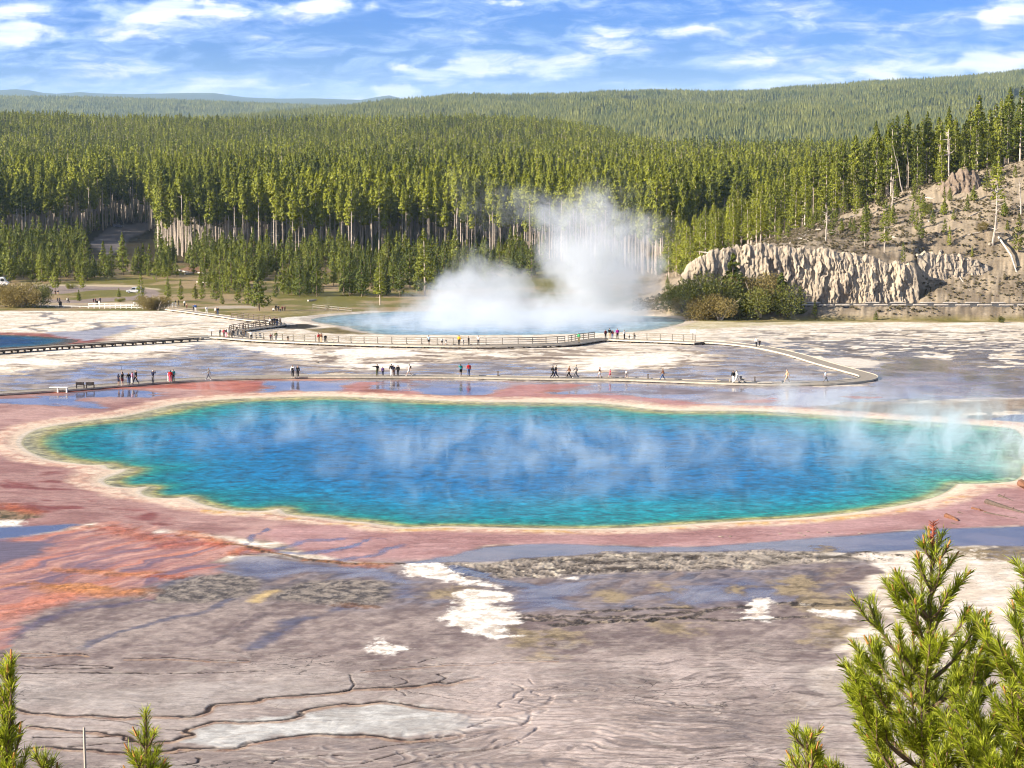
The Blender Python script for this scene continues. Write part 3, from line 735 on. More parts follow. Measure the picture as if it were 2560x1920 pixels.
# rows behind the basin: meadow, soil, forest floor
fxx = XX[near:].ravel(); fyy = YY[near:].ravel()
a = fbm(fxx / 9, fyy / 14, 4, .6, 71); b = fbm(fxx / 30, fyy / 40, 3, .5, 73)
t = sstep(-.2, .25, a + b)[:, None]
cf = (srgb(132, 126, 60) * (1 - t) + srgb(182, 158, 116) * t) * KA
uu, vv2 = PIX(fxx, fyy, base_z(fyy))
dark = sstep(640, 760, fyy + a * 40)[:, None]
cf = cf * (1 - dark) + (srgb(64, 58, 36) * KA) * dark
hzf = sstep(.3, 1.5, hill_z(fxx, fyy))[:, None]
cf = cf * (1 - hzf) + hzf * ((srgb(152, 136, 114) * (1 - t) + srgb(192, 174, 148) * t) * KA)
fw = sstep(1800, 3600, fyy)[:, None]
cf = cf * (1 - fw) + fw * (srgb(74, 84, 44) * KA)


def inpoly(px, X, Y, f=1.5, noise=0):
    P = world(px); n = len(P)
    ins = np.zeros(len(X), bool); d2 = np.full(len(X), 1e6)
    for i in range(n):
        ax, ay = P[i]; bx, by = P[(i + 1) % n]
        ex, ey = bx - ax, by - ay
        tt = np.clip(((X - ax) * ex + (Y - ay) * ey) / (ex * ex + ey * ey + 1e-9), 0, 1)
        d2 = np.minimum(d2, (X - ax - tt * ex) ** 2 + (Y - ay - tt * ey) ** 2)
        if abs(ey) > 1e-9: ins ^= ((ay > Y) != (by > Y)) & (X < (Y - ay) / (by - ay) * ex + ax)
    d = np.sqrt(d2)
    return sstep(-f, f, np.where(ins, d, -d) + noise)


LOT_PX = [(225, 610), (262, 574), (300, 562), (370, 556), (392, 560), (360, 580), (318, 600), (300, 625), (262, 640)]
for px, c1 in (([(70, 714), (200, 713), (320, 715), (390, 722), (400, 738), (360, 750), (300, 752), (250, 756), (190, 758), (90, 756), (90, 748), (190, 750), (260, 745), (330, 742), (345, 735), (330, 727), (290, 724), (220, 727), (150, 735), (100, 734), (60, 728)], (172, 154, 142)), ([(60, 711), (200, 711), (330, 713), (400, 722), (400, 726), (330, 718), (200, 715), (60, 715)], (222, 204, 170)),
               ([(90, 757), (200, 758), (330, 752), (480, 770), (520, 782), (440, 776), (330, 766), (200, 766), (90, 763)], (206, 184, 150)), (LOT_PX, (128, 120, 116)), ([(445, 676), (470, 664), (500, 668), (515, 680), (470, 684)], (168, 130, 100)), ([(480, 770), (560, 764), (640, 764), (640, 770), (560, 772)], (206, 190, 166))):
    m = inpoly(px, fxx, fyy, .7, a * 1.5)[:, None]
    cf = cf * (1 - m) + (srgb(*c1) * KA) * m
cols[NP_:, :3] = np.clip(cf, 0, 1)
ZZ.ravel()[:NP_] += dz
# soil relief on the hill
hz_all = sstep(.3, 1.5, hill_z(XX.ravel(), YY.ravel()))
ZZ += (hz_all * (fbm(XX.ravel() / 3, YY.ravel() / 3, 4, .6, 77) * .7 + fbm(XX.ravel() / .8, YY.ravel() / .9, 2, .6, 78) * .2)).reshape(NR, ND) * (YY < 800)

idx = np.arange(NR * ND).reshape(NR, ND)
faces = np.stack([idx[:-1, :-1], idx[:-1, 1:], idx[1:, 1:], idx[1:, :-1]], -1).reshape(-1, 4)
gmat, nt, bs = material('ground_mats')
va = nt.new('ShaderNodeVertexColor', layer_name='paint').outputs[0]
at = nt.new('ShaderNodeAttribute', attribute_name='wet').outputs['Fac']
pos = nt.new('ShaderNodeTexCoord').outputs['Object']
nz = nt.noise(pos, 1.6, 5, .7)
nz2 = nt.noise(nt.vec('MULTIPLY', pos, (.35, 1.6, 1)), 1.2, 4, .6)
nz3 = nt.noise(nt.vec('MULTIPLY', pos, (.8, 2.2, 1)), 3.5, 6, .75)
k = nt.math('MULTIPLY', nt.math('MULTIPLY', nt.mr(nz, .25, .75, .80, 1.20), nt.mr(nz2, .25, .75, .86, 1.14)), nt.mr(nz3, .3, .7, .72, 1.28))
ln1 = nt.noise(nt.vec('MULTIPLY', pos, (.30, 1.5, 1)), .9, 5, .6, .5); ln2 = nt.noise(nt.vec('MULTIPLY', pos, (.5, 2.2, 1)), 1.7, 4, .6, .4)
msk = nt.noise(nt.vec('MULTIPLY', pos, (.5, 1, 1)), .12, 3, .6)
line = nt.math('MAXIMUM', nt.mr(nt.math('ABSOLUTE', nt.math('SUBTRACT', ln1, .5)), .0, .014, .55, 0), nt.mr(nt.math('ABSOLUTE', nt.math('SUBTRACT', ln2, .48)), .0, .02, .4, 0))
vo = nt.new('ShaderNodeTexVoronoi', feature='DISTANCE_TO_EDGE'); vo.inputs['Scale'].default_value = 1.0
wv = nt.new('ShaderNodeTexNoise'); nt.l.new(pos, wv.inputs['Vector']); wv.inputs['Scale'].default_value = .7; wv.inputs['Detail'].default_value = 4
nt.l.new(nt.vec('ADD', nt.vec('MULTIPLY', pos, (.26, .55, 0)), nt.vec('MULTIPLY', nt.vec('SUBTRACT', wv.outputs['Color'], (.5, .5, .5)), (1.1, 1.1, 0))), vo.inputs['Vector'])
sepy = nt.new('ShaderNodeSeparateXYZ'); nt.l.new(pos, sepy.inputs[0])
chn = nt.math('MULTIPLY', nt.mr(vo.outputs['Distance'], .004, .022, .85, 0), nt.math('MULTIPLY', nt.mr(sepy.outputs[1], 148, 136, 0, 1), nt.mr(nt.noise(pos, .09, 2, .5), .46, .58, 0, 1)))
line = nt.math('MAXIMUM', line, chn)
line = nt.math('MULTIPLY', line, nt.math('MULTIPLY', nt.mr(msk, .42, .6, 0, 1), nt.mr(at, .4, .6, 1, 0)))
k = nt.math('MULTIPLY', k, nt.math('SUBTRACT', 1, line))
k = nt.math('ADD', nt.math('MULTIPLY', nt.math('SUBTRACT', k, 1), nt.mr(at, .45, .9, 1.0, .4)), 1)
colr = nt.vec('SCALE', va, scale=k)
nt.l.new(colr, bs.inputs['Base Color'])
nt.l.new(nt.mr(nt.math('ADD', at, nt.math('MULTIPLY', nt.math('SUBTRACT', nz2, .5), .25)), .25, .9, .75, .07), bs.inputs['Roughness'])
nt.l.new(nt.mr(at, .1, .9, .12, .42), bs.inputs['Specular IOR Level'])
bp = nt.new('ShaderNodeBump'); bp.inputs['Distance'].default_value = .05
nt.l.new(nt.mr(at, .3, .85, .5, .05), bp.inputs['Strength'])
nt.l.new(nt.math('ADD', nz, nt.math('ADD', nz2, nz3)), bp.inputs['Height']); nt.l.new(bp.outputs[0], bs.inputs['Normal'])
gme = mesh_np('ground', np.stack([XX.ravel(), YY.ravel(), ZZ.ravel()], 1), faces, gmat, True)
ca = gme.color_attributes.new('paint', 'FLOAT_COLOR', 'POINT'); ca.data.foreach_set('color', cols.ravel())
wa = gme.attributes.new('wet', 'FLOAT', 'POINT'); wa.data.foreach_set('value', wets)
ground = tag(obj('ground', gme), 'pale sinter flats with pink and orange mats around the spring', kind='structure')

# ------------------------------------------------------------------ water
def water_sheet(name, px, z, res, colour, label, margin=1.5, smooth=3):
    P = catmull(world(px), smooth, True)
    lo = P.min(0) - margin; hi = P.max(0) + margin
    gx = np.arange(lo[0], hi[0], res[0]); gy = np.arange(lo[1], hi[1], res[1])
    X, Y = np.meshgrid(gx, gy); X = X.ravel(); Y = Y.ravel()
    d2 = np.full(len(X), 1e9, np.float32); ins = np.zeros(len(X), bool); n = len(P)
    for i in range(n):
        ax, ay = P[i]; bx, by = P[(i + 1) % n]; ex, ey = bx - ax, by - ay
        tt = np.clip(((X - ax) * ex + (Y - ay) * ey) / (ex * ex + ey * ey + 1e-9), 0, 1)
        d2 = np.minimum(d2, (X - ax - tt * ex) ** 2 + (Y - ay - tt * ey) ** 2)
        if abs(ey) > 1e-9: ins ^= ((ay > Y) != (by > Y)) & (X < (Y - ay) / (by - ay) * ex + ax)
    s = np.where(ins, np.sqrt(d2), -np.sqrt(d2))
    keep = s > -margin
    nx, ny = len(gx), len(gy)
    ii = np.arange(nx * ny).reshape(ny, nx)
    f = np.stack([ii[:-1, :-1], ii[:-1, 1:], ii[1:, 1:], ii[1:, :-1]], -1).reshape(-1, 4)
    f = f[keep[f].all(1)]
    used = np.unique(f); re = np.full(nx * ny, -1); re[used] = np.arange(len(used))
    zz = (z if np.isscalar(z) else z(Y))
    V = np.stack([X, Y, np.zeros_like(X) + zz], 1)[used]
    me = mesh_np(name, V, re[f], None, True)
    c = np.ones((len(used), 4), np.float32); c[:, :3] = colour(X[used], Y[used], s[used])
    a_ = me.color_attributes.new('paint', 'FLOAT_COLOR', 'POINT'); a_.data.foreach_set('color', c.ravel())
    return tag(obj(name, me), label, kind='structure')


def stops(t, st):
    t = np.asarray(t, float)
    xs = [p for p, c in st]; cs = np.array([srgb(*c) for p, c in st])
    return np.stack([np.interp(t, xs, cs[:, i]) for i in range(3)], 1)


def pool_colour(X, Y, s):
    u, v = PIX(X, Y, 0)
    n = fbm(X / 9, Y / 9, 4, .55, 81); m = fbm(X / 2.5, Y / 3, 3, .55, 82)
    # the shelf is wide on the far and left sides, narrow on the near one
    wid = 1 + 1.2 * sstep(225, 265, Y) + .7 * sstep(-28, -46, X) + .9 * sstep(25, 45, X) * sstep(200, 235, Y)
    t = (s + n * 2.2 * sstep(1, 6, s) + m * .5 * sstep(.5, 3, s)) / wid
    c = stops(t, [(-.5, (196, 186, 150)), (.15, (188, 180, 138)), (.8, (178, 168, 116)), (1.2, (166, 160, 84)), (1.6, (116, 156, 108)), (2.3, (34, 140, 126)), (3.8, (0, 134, 144)), (7, (0, 130, 166)), (12, (0, 122, 174)), (20, (0, 112, 172))])
    tur = np.exp(-(((X - 11) / 15) ** 2 + ((Y - 191) / 6) ** 2))
    c = c * (1 - .55 * tur[:, None] * (s > 1.5)[:, None]) + srgb(16, 168, 168) * (.55 * tur * (s > 1.5))[:, None]
    tq = sstep(10, 40, X + n * 8)[:, None] * .35
    c = c * (1 - tq) + tq * c[:, [0, 1, 2]] * np.array([1.2, 1.35, 1.08])
    mk = (sstep(26, 60, X + n * 8) * .62)[:, None]                    # milky shallow end
    c = c * (1 - mk) + srgb(136, 196, 180) * mk
    return c * .66


def water_mat(name, bumpd, rough):
    """coloured water body under a weak sky reflection"""
    m, nt, b = material(name)
    va = nt.new('ShaderNodeVertexColor', layer_name='paint').outputs[0]
    b.inputs['Specular IOR Level'].default_value = 0; b.inputs['Roughness'].default_value = 1
    p = nt.new('ShaderNodeTexCoord').outputs['Object']
    a = nt.noise(nt.vec('MULTIPLY', p, (.7, 1.0, 1)), 2.0, 3, .6, .3)
    c = nt.noise(nt.vec('MULTIPLY', p, (.5, 1.0, 1)), .16, 3, .5)
    e = nt.noise(nt.vec('MULTIPLY', p, (.62, .8, 1)), .9, 3, .6, .4)
    rip = nt.math('MULTIPLY', a, nt.mr(c, .38, .62, .25, 1))
    bp = nt.new('ShaderNodeBump'); bp.inputs['Distance'].default_value = bumpd; bp.inputs['Strength'].default_value = 1
    nt.l.new(nt.math('ADD', rip, nt.math('MULTIPLY', e, .8)), bp.inputs['Height']); nt.l.new(bp.outputs[0], b.inputs['Normal'])
    # light and dark sides of the ripples painted into the water colour
    k = nt.math('MULTIPLY', nt.mr(e, .34, .66, .52, 1.36), nt.math('MULTIPLY', nt.mr(a, .36, .64, .68, 1.28), nt.mr(c, .35, .65, .86, 1.12)))
    nt.l.new(nt.vec('SCALE', va, scale=k), b.inputs['Base Color'])
    gl = nt.new('ShaderNodeBsdfGlossy'); gl.inputs['Roughness'].default_value = rough; gl.inputs['Color'].default_value = (.8, .92, 1, 1)
    nt.l.new(bp.outputs[0], gl.inputs['Normal'])
    fr = nt.new('ShaderNodeFresnel'); fr.inputs['IOR'].default_value = 1.33; nt.l.new(bp.outputs[0], fr.inputs['Normal'])
    mx = nt.new('ShaderNodeMixShader'); nt.l.new(nt.math('MULTIPLY', fr.outputs[0], .36), mx.inputs[0])
    nt.l.new(b.outputs[0], mx.inputs[1]); nt.l.new(gl.outputs[0], mx.inputs[2]); nt.l.new(mx.outputs[0], m.node_tree.nodes['Material Output'].inputs[0])
    return m


wmat = water_mat('spring_water', .11, .12)
pool = water_sheet('water', POOL_PX, -.03, (.3, .4), pool_colour, 'deep blue hot spring with turquoise and yellow green margin')
pool.data.materials.append(wmat)
crater = water_sheet('water', CRATER_PX, lambda Y: base_z(Y) - .05, (.8, .8), lambda X, Y, s: stops(s + fbm(X / 6, Y / 6, 3) * 3, [(-1, (190, 180, 160)), (1, (150, 160, 150)), (4, (140, 172, 184)), (12, (136, 170, 200))]) * .7, 'milky blue crater lake hidden in steam behind the railed boardwalk')
crater.data.materials.append(wmat)
left_pool = water_sheet('water', LEFTPOOL_PX, lambda Y: base_z(Y) - .05, (.5, .5), lambda X, Y, s: stops(s + fbm(X / 6, Y / 6, 3) * 2, [(-1, (120, 80, 60)), (2, (104, 92, 70)), (4, (40, 96, 120)), (8, (6, 70, 120)), (14, (4, 60, 116))]) * .7, 'small dark teal pool with a red brown edge beside the dark boardwalk')
left_pool.data.materials.append(wmat)
# ------------------------------------------------------------------ trees
def foliage_mat(name, a, b, dry=(.12, .09, .03), hue=.03):
    m, nt, bs = material(name)
    oi = nt.new('ShaderNodeObjectInfo').outputs['Random']
    p = nt.new('ShaderNodeTexCoord').outputs['Object']
    n = nt.noise(p, .9, 3, .6)
    geo = nt.new('ShaderNodeNewGeometry').outputs['Random Per Island']
    stand = nt.noise(nt.new('ShaderNodeObjectInfo').outputs['Location'], .009, 3, .6)
    oi = nt.math('ADD', nt.math('MULTIPLY', oi, .6), nt.mr(stand, .36, .64, -.12, .52))
    f = nt.math('ADD', nt.math('MULTIPLY', oi, .55), nt.math('ADD', nt.math('MULTIPLY', n, .45), nt.math('MULTIPLY', nt.math('SUBTRACT', geo, .5), .35)))
    c = nt.ramp(f, [(.15, a), (.75, b)])
    c = nt.mix(nt.mr(nt.math('FRACT', nt.math('MULTIPLY', nt.math('ABSOLUTE', oi), 37.7)), .93, 1.0, 0, .45), c, dry)
    nt.l.new(c, bs.inputs['Base Color'])
    bs.inputs['Roughness'].default_value = .6; bs.inputs['Specular IOR Level'].default_value = .25
    tr = nt.new('ShaderNodeBsdfTranslucent'); nt.l.new(c, tr.inputs[0])
    mx = nt.new('ShaderNodeMixShader'); mx.inputs[0].default_value = .25
    nt.l.new(bs.outputs[0], mx.inputs[1]); nt.l.new(tr.outputs[0], mx.inputs[2])
    nt.l.new(mx.outputs[0], m.node_tree.nodes['Material Output'].inputs[0])
    return m


M_PINE = foliage_mat('pine_foliage', (.075, .10, .012), (.31, .325, .026))
M_YOUNG = foliage_mat('young_pine_foliage', (.06, .085, .012), (.23, .25, .028), dry=(.15, .12, .03))
M_FAR = foliage_mat('far_pine_foliage', (.05, .075, .02), (.215, .22, .05))
M_MIDF = foliage_mat('mid_pine_foliage', (.06, .085, .014), (.27, .285, .034))
M_BUSH = foliage_mat('willow_foliage', (.12, .09, .03), (.28, .22, .07), dry=(.2, .11, .05))
M_SHRUB = foliage_mat('shrub_foliage', (.06, .075, .014), (.22, .22, .04), dry=(.16, .10, .05))
M_BARK = simple('pale_bark', (.48, .40, .32), .9, .3, 2.0, objvar=.3)
M_BARK2 = simple('brown_bark', (.20, .145, .10), .9, .3, 3.0)
M_DEAD = simple('dead_wood', (.42, .36, .30), .9, .25, 3.0)


def crown_np(h, base, rad, nb, ntuft, size, rng, droop=-.1, up=.35, top=.9, shape=1.0, low=.45):
    """leaf sprays as separate quads on radial branches; returns verts, quads"""
    t = rng.random(nb) ** .9
    t = np.sort(t)
    ang = rng.random(nb) * 2 * np.pi
    prof_ = np.minimum(1, (1 - t) ** shape * 1.25 + .06) * np.minimum(1, low + t * 3.0)
    ln = rad * prof_ * rng.uniform(.55, 1.2, nb)
    zc = h * (base + (1 - base) * t)
    k = ntuft
    s = rng.uniform(.25, 1.0, (nb, k)) ** .7
    rr = (ln[:, None] * s)
    z = zc[:, None] + rr * (droop + up * s * s) + rng.normal(0, .12 * size, (nb, k))
    aa = ang[:, None] + rng.normal(0, .22, (nb, k))
    cx = np.cos(aa) * rr; cy_ = np.sin(aa) * rr
    c = np.stack([cx, cy_, z], -1).reshape(-1, 3)
    # sprays hang outwards like roof tiles, so the sunny side of a crown is bright and the other one dark
    rad_ = np.stack([np.cos(aa), np.sin(aa), np.zeros_like(aa)], -1).reshape(-1, 3)
    out_ = rad_ * .75 + np.array([0, 0, .5]) + rng.normal(0, .38, (nb * k, 3))
    out_ /= np.linalg.norm(out_, axis=1)[:, None]
    nrm = rad_ * .8 + np.array([0, 0, .45]) + rng.normal(0, .42, (nb * k, 3))
    side = np.cross(out_ * np.array([1, 1, -1.0]), nrm); side /= np.linalg.norm(side, axis=1)[:, None] + 1e-6
    out_ = np.cross(nrm, side); out_ /= np.linalg.norm(out_, axis=1)[:, None] + 1e-6
    L = size * rng.uniform(.55, 1.25, nb * k)[:, None] * (.6 + .4 * (1 - (c[:, 2:3] / h)) / (1 - base + 1e-3))
    W = L * rng.uniform(.28, .5, nb * k)[:, None]
    v = np.stack([c - out_ * L * .5 - side * W * .35, c - out_ * L * .1 + side * W, c + out_ * L * .6, c - out_ * L * .05 - side * W], 1).reshape(-1, 3)
    f = np.arange(len(v)).reshape(-1, 4)
    # leader at the tip
    nl_ = 14
    zt = rng.uniform(.86, 1.0, nl_) * h; a = rng.random(nl_) * 6.28; wl = (h - zt) * .22 + .05
    cl = np.stack([np.cos(a) * wl, np.sin(a) * wl, zt], 1); sl_ = size * .55
    sd_ = np.stack([-np.sin(a), np.cos(a), np.zeros(nl_)], 1) * sl_ * .22; upv = np.array([0, 0, 1.0]) * sl_
    v2 = np.stack([cl - upv * .5 - sd_ * .4, cl + sd_, cl + upv * .6, cl - sd_], 1).reshape(-1, 3)
    f = np.concatenate([f, np.arange(len(v2)).reshape(-1, 4) + len(v)]); v = np.concatenate([v, v2])
    return v, f


def tree_meshes(tag_, h, base, rad, nb, k, size, seed, fol, bark, tr=.22, lean=.0, shape=1.0, dead=0, up=.35, low=.45):
    rng = np.random.default_rng(seed)
    v, f = crown_np(h, base, rad, nb, k, size, rng, shape=shape, up=up, low=low)
    # gentle bend shared by trunk and crown
    bx, by = rng.normal(0, lean, 2)
    q = (v[:, 2] / h) ** 2
    v[:, 0] += bx * q * h; v[:, 1] += by * q * h
    cm = mesh_np('crown', v, f, fol)
    mb = MB()
    zs = [0, .25, .5, .75, 1.0]
    mb.tube([(bx * z * z * h, by * z * z * h, z * h * .985 - (.4 if z == 0 else 0)) for z in zs], [tr * (1 - .9 * z) + .02 for z in zs], 6, cap=False)
    for i in range(dead):
        z = rng.uniform(.12, base + .1); a = rng.random() * 6.28; L = rng.uniform(.6, 1.7)
        o = Vector((bx * z * z * h, by * z * z * h, z * h))
        mb.tube([o, o + Vector((math.cos(a) * L, math.sin(a) * L, rng.uniform(-.35, .25)))], [.045, .012], 4, cap=False)
    tm = mb.mesh('trunk', bark)
    return tm, cm


def joined(name, tm, cm, mats):
    """one mesh of trunk and crown for the distant forest"""
    def arr(me):
        v = np.empty(len(me.vertices) * 3, np.float32); me.vertices.foreach_get('co', v)
        f = [tuple(p.vertices) for p in me.polygons]
        return v.reshape(-1, 3), f
    v1, f1 = arr(tm); v2, f2 = arr(cm)
    me = bpy.data.meshes.new(name)
    me.from_pydata(np.concatenate([v1, v2]).tolist(), [], f1 + [tuple(i + len(v1) for i in f) for f in f2])
    for m in mats: me.materials.append(m)
    me.polygons.foreach_set('material_index', [0] * len(f1) + [1] * len(f2))
    me.update()
    return me


# near trees with separate trunk and crown
TALL = [tree_meshes('t', h, b, r, 130, 10, .78, 100 + i, M_PINE, M_BARK, tr=.165, lean=.008, shape=.8, dead=14) for i, (h, b, r) in enumerate([(27, .58, 1.9), (25, .52, 2.1), (28, .66, 1.8), (24, .50, 2.2), (26, .60, 1.7), (23, .56, 2.0)])]
TALL_H = [27, 25, 28, 24, 26, 23]
YOUNG = [tree_meshes('y', h, b, r, 130, 10, .52, 200 + i, M_YOUNG, M_BARK2, tr=.13, lean=.01, shape=1.0, up=.5, low=.85) for i, (h, b, r) in enumerate([(10, .06, 2.1), (8, .05, 1.8), (12, .10, 2.1), (11, .08, 1.7), (9, .1, 2.2)])]
YOUNG_H = [10, 8, 12, 11, 9]
OPEN = [tree_meshes('o', h, b, r, 150, 11, .5, 240 + i, M_PINE, M_BARK, tr=.17, lean=.012, shape=.75, dead=8, low=.8) for i, (h, b, r) in enumerate([(15, .14, 2.2), (17, .2, 2.1), (14, .08, 2.0)])]
OPEN_H = [15, 17, 14]


def bush_mesh(seed, r, h, fol, n=9000, size=.125, lobes=12):
    rng = np.random.default_rng(seed)
    lc = np.stack([rng.normal(0, r * .42, lobes), rng.normal(0, r * .42, lobes), rng.uniform(.25, .62, lobes) * h], 1)
    lr = rng.uniform(.32, .55, lobes)
    which = rng.integers(0, lobes, n)
    d = rng.normal(0, 1, (n, 3)); d /= np.linalg.norm(d, axis=1)[:, None]
    d *= rng.random(n)[:, None] ** .4
    c = lc[which] + d * lr[which][:, None] * np.array([r, r, h * .8])
    c[:, 2] = np.abs(c[:, 2]) + .05
    o = d + np.array([0, 0, .7]) + rng.normal(0, .5, (n, 3)); o /= np.linalg.norm(o, axis=1)[:, None]
    s = np.cross(o, rng.normal(0, 1, (n, 3))); s /= np.linalg.norm(s, axis=1)[:, None] + 1e-6
    L = size * rng.uniform(.6, 1.3, n)[:, None]; W = L * .38
    v = np.stack([c - o * L * .5, c + s * W, c + o * L * .6, c - s * W], 1).reshape(-1, 3)
    cm = mesh_np('crown', v, np.arange(len(v)).reshape(-1, 4), fol)
    mb = MB()
    for i in range(9):
        a = rng.random() * 6.28; e = rng.uniform(.3, .9)
        mb.tube([(0, 0, -.15), (math.cos(a) * r * .35 * e, math.sin(a) * r * .35 * e, h * .4), (math.cos(a) * r * .8 * e, math.sin(a) * r * .8 * e, h * rng.uniform(.6, .95))], [.07, .045, .012], 4, cap=False)
    return mb.mesh('stem', M_BARK), cm


BUSH = [bush_mesh(300 + i, 2.4, 3.2, M_BUSH if i % 2 else M_SHRUB) for i in range(4)]


def snag_mesh(seed, h, nb=16, tr=.2, fork=True):
    rng = random.Random(seed)
    mb = MB(); pts = []; x_ = y_ = 0.0
    for i in range(7):
        pts.append((x_, y_, h * i / 6 - (.3 if i == 0 else 0))); x_ += rng.gauss(0, h * .012); y_ += rng.gauss(0, h * .012)
    mb.tube(pts, [tr * (1 - .13 * i) for i in range(7)], 6)
    br = []
    for i in range(nb):
        k = rng.uniform(1.2, 5.8); j = int(k); p = Vector(pts[j]).lerp(Vector(pts[min(j + 1, 6)]), k - j)
        a = rng.random() * 6.28; L = rng.uniform(.12, .3) * h * (1.1 - k / 8); upz = rng.uniform(-.15, .7)
        q = p + Vector((math.cos(a) * L * .6, math.sin(a) * L * .6, L * upz * .5)); e = q + Vector((math.cos(a + rng.gauss(0, .5)) * L * .5, math.sin(a + rng.gauss(0, .5)) * L * .5, L * upz * .7))
        b_ = MB(); b_.tube([p, q, e], [tr * .38, tr * .22, tr * .06], 4, cap=False); br.append(b_.mesh('branch', M_DEAD))
    return [mb.mesh('trunk', M_DEAD)] + br


PLACED = []                                    # ground points already taken


def tree(meshes, loc, s, rz, name, label, cat, group=None, parts=('trunk', 'crown'), sxy=None, tilt=(0, 0)):
    e = empty(name, loc, rz)
    e.scale = (sxy or s, sxy or s, s)
    e.rotation_euler = (tilt[0], tilt[1], rz)
    tag(e, label, cat, group)
    for nm, me in zip(parts, meshes): obj(nm, me, e)
    return e


# --- hand placed trees on the rocky hill (crop scale of the photo: 1620, 340, 2.353)
def pH(cx, cy): return 1620 + cx / 2.353, 340 + cy / 2.353


HILL = [(770, 625, 155, 'o2', 'thin young pine standing at the upper rim of the rock face near its lower end'), (1275, 655, 260, 'o0', 'narrow pine with sparse crown on the brown slope above the rock face'), (1390, 690, 320, 'o1', 'tall green pine rooted at the brink of the rock face'), (1500, 745, 125, 'o2', 'slim pale pine beside the dark cleft in the rock face'),
        (1580, 558, 120, 'y3', 'short narrow conifer alone on the open brown slope'), (1640, 458, 75, 'b0', 'round yellow green shrub on the brown slope'), (1742, 466, 110, 'y1', 'dense dark green young pine casting a long shadow on the slope'), (1772, 655, 125, 'o2', 'bushy young pine on the slope edge above the scree'),
        (2180, 690, 240, 'y2', 'bright green bushy pine at the edge of the view on the slope'), (1985, 562, 65, 'b1', 'small round shrub beside the big dead tree'), (1190, 545, 62, 'y1', 'tiny conifer in the middle of the open slope'), (1225, 485, 200, 'o0', 'mid sized pine at the upper edge of the open slope'), (1150, 465, 170, 'y2', 'fresh green pine where the slope meets the forest'),
        (960, 520, 200, 'o1', 'shaggy pine leaning over fallen logs on the slope'), (1370, 430, 150, 'y4', 'broad yellow green pine below the upper fallen log'), (1905, 720, 70, 'o2', 'little thin conifer above the pale scree'), (2050, 460, 380, 'o1', 'big shaggy old pine on the slope near the outcrop'), (1725, 330, 260, 'o0', 'grey green pine rising beside the outcrop'),
        (1860, 300, 250, 'o1', 'dark pine growing on top of the outcrop'), (1570, 330, 110, 'y0', 'small pine beside the upper fallen log'),
        (690, 885, 210, 'o2', 'thin brownish pine standing in front of the rock face'), (875, 925, 90, 'y1', 'small conifer at the foot of the rock face'), (1100, 940, 60, 'y4', 'low olive shrub like pine at the foot of the rock face'), (575, 905, 160, 'o0', 'rusty topped pine above the thicket by the rock face'), (320, 1000, 260, 'o1', 'broad dark pine beside the drifting steam'),
        (115, 900, 85, 'y0', 'small dark pine at the edge of the steam'), (210, 960, 190, 'y2', 'dark pine half veiled by steam'), (980, 1072, 110, 'y2', 'dark conifer at the end of the thicket on the bank'), (1340, 1088, 65, 'y4', 'brownish lone bush like pine on the bank below the road'), (2082, 1102, 46, 'b0', 'little green shrub alone at the foot of the bank')]
KIND = {'o': (OPEN, OPEN_H), 'y': (YOUNG, YOUNG_H), 't': (TALL, TALL_H)}
for cx, cy_, hp, kd, lab in HILL:
    u, v = pH(cx, cy_)
    X, Y, Z = hit(u, v)
    hh = hp / 2.353 * math.hypot(Y, 0) / F
    PLACED.append((X, Y))
    if kd[0] == 'b':
        s = hh / 3.2
        tree(BUSH[int(kd[1])], (X, Y, Z - .1), s, rnd.uniform(0, 6.28), 'shrub', lab, 'shrub', parts=('stem', 'crown'), sxy=s * .9)
    else:
        L, Hs = KIND[kd[0]]; k = int(kd[1]); s = hh / Hs[k]
        tree(L[k], (X, Y, Z - .15), s, rnd.uniform(0, 6.28), 'pine_tree', lab, 'tree', sxy=s * rnd.uniform(1.0, 1.2))
# dead trees
for cx, cy_, hp, lab, sd_ in ((1045, 620, 205, 'crooked grey dead tree with split trunk on the open slope', 1), (2025, 645, 350, 'large bleached dead tree with spreading bare branches on the slope', 2), (1435, 415, 175, 'bare grey snag beside the upper fallen log', 4), (1780, 300, 340, 'tall dead snag with broken limbs above the outcrop', 6), (2195, 470, 220, 'bare dead tree at the edge of the view', 7)):
    X, Y, Z = hit(*pH(cx, cy_)); hh = hp / 2.353 * Y / F
    tree(snag_mesh(sd_, hh, 22 if sd_ == 2 else 14, .018 * hh + .08), (X, Y, Z - .1), 1, rnd.uniform(0, 6), 'dead_tree', lab, 'dead tree', parts=('trunk',) + ('branch',) * 40, tilt=(rnd.gauss(0, .05), rnd.gauss(0, .06)))
    PLACED.append((X, Y))
X, Y, Z = hit(*pH(1500, 265))
tree(snag_mesh(9, 270 / 2.353 * Y / F, 3, .16), (X, Y, Z), 1, 0, 'dead_tree', 'smooth white dead trunk leaning to one side at the forest edge', 'dead tree', parts=('trunk',) + ('branch',) * 40, tilt=(0, -.24))

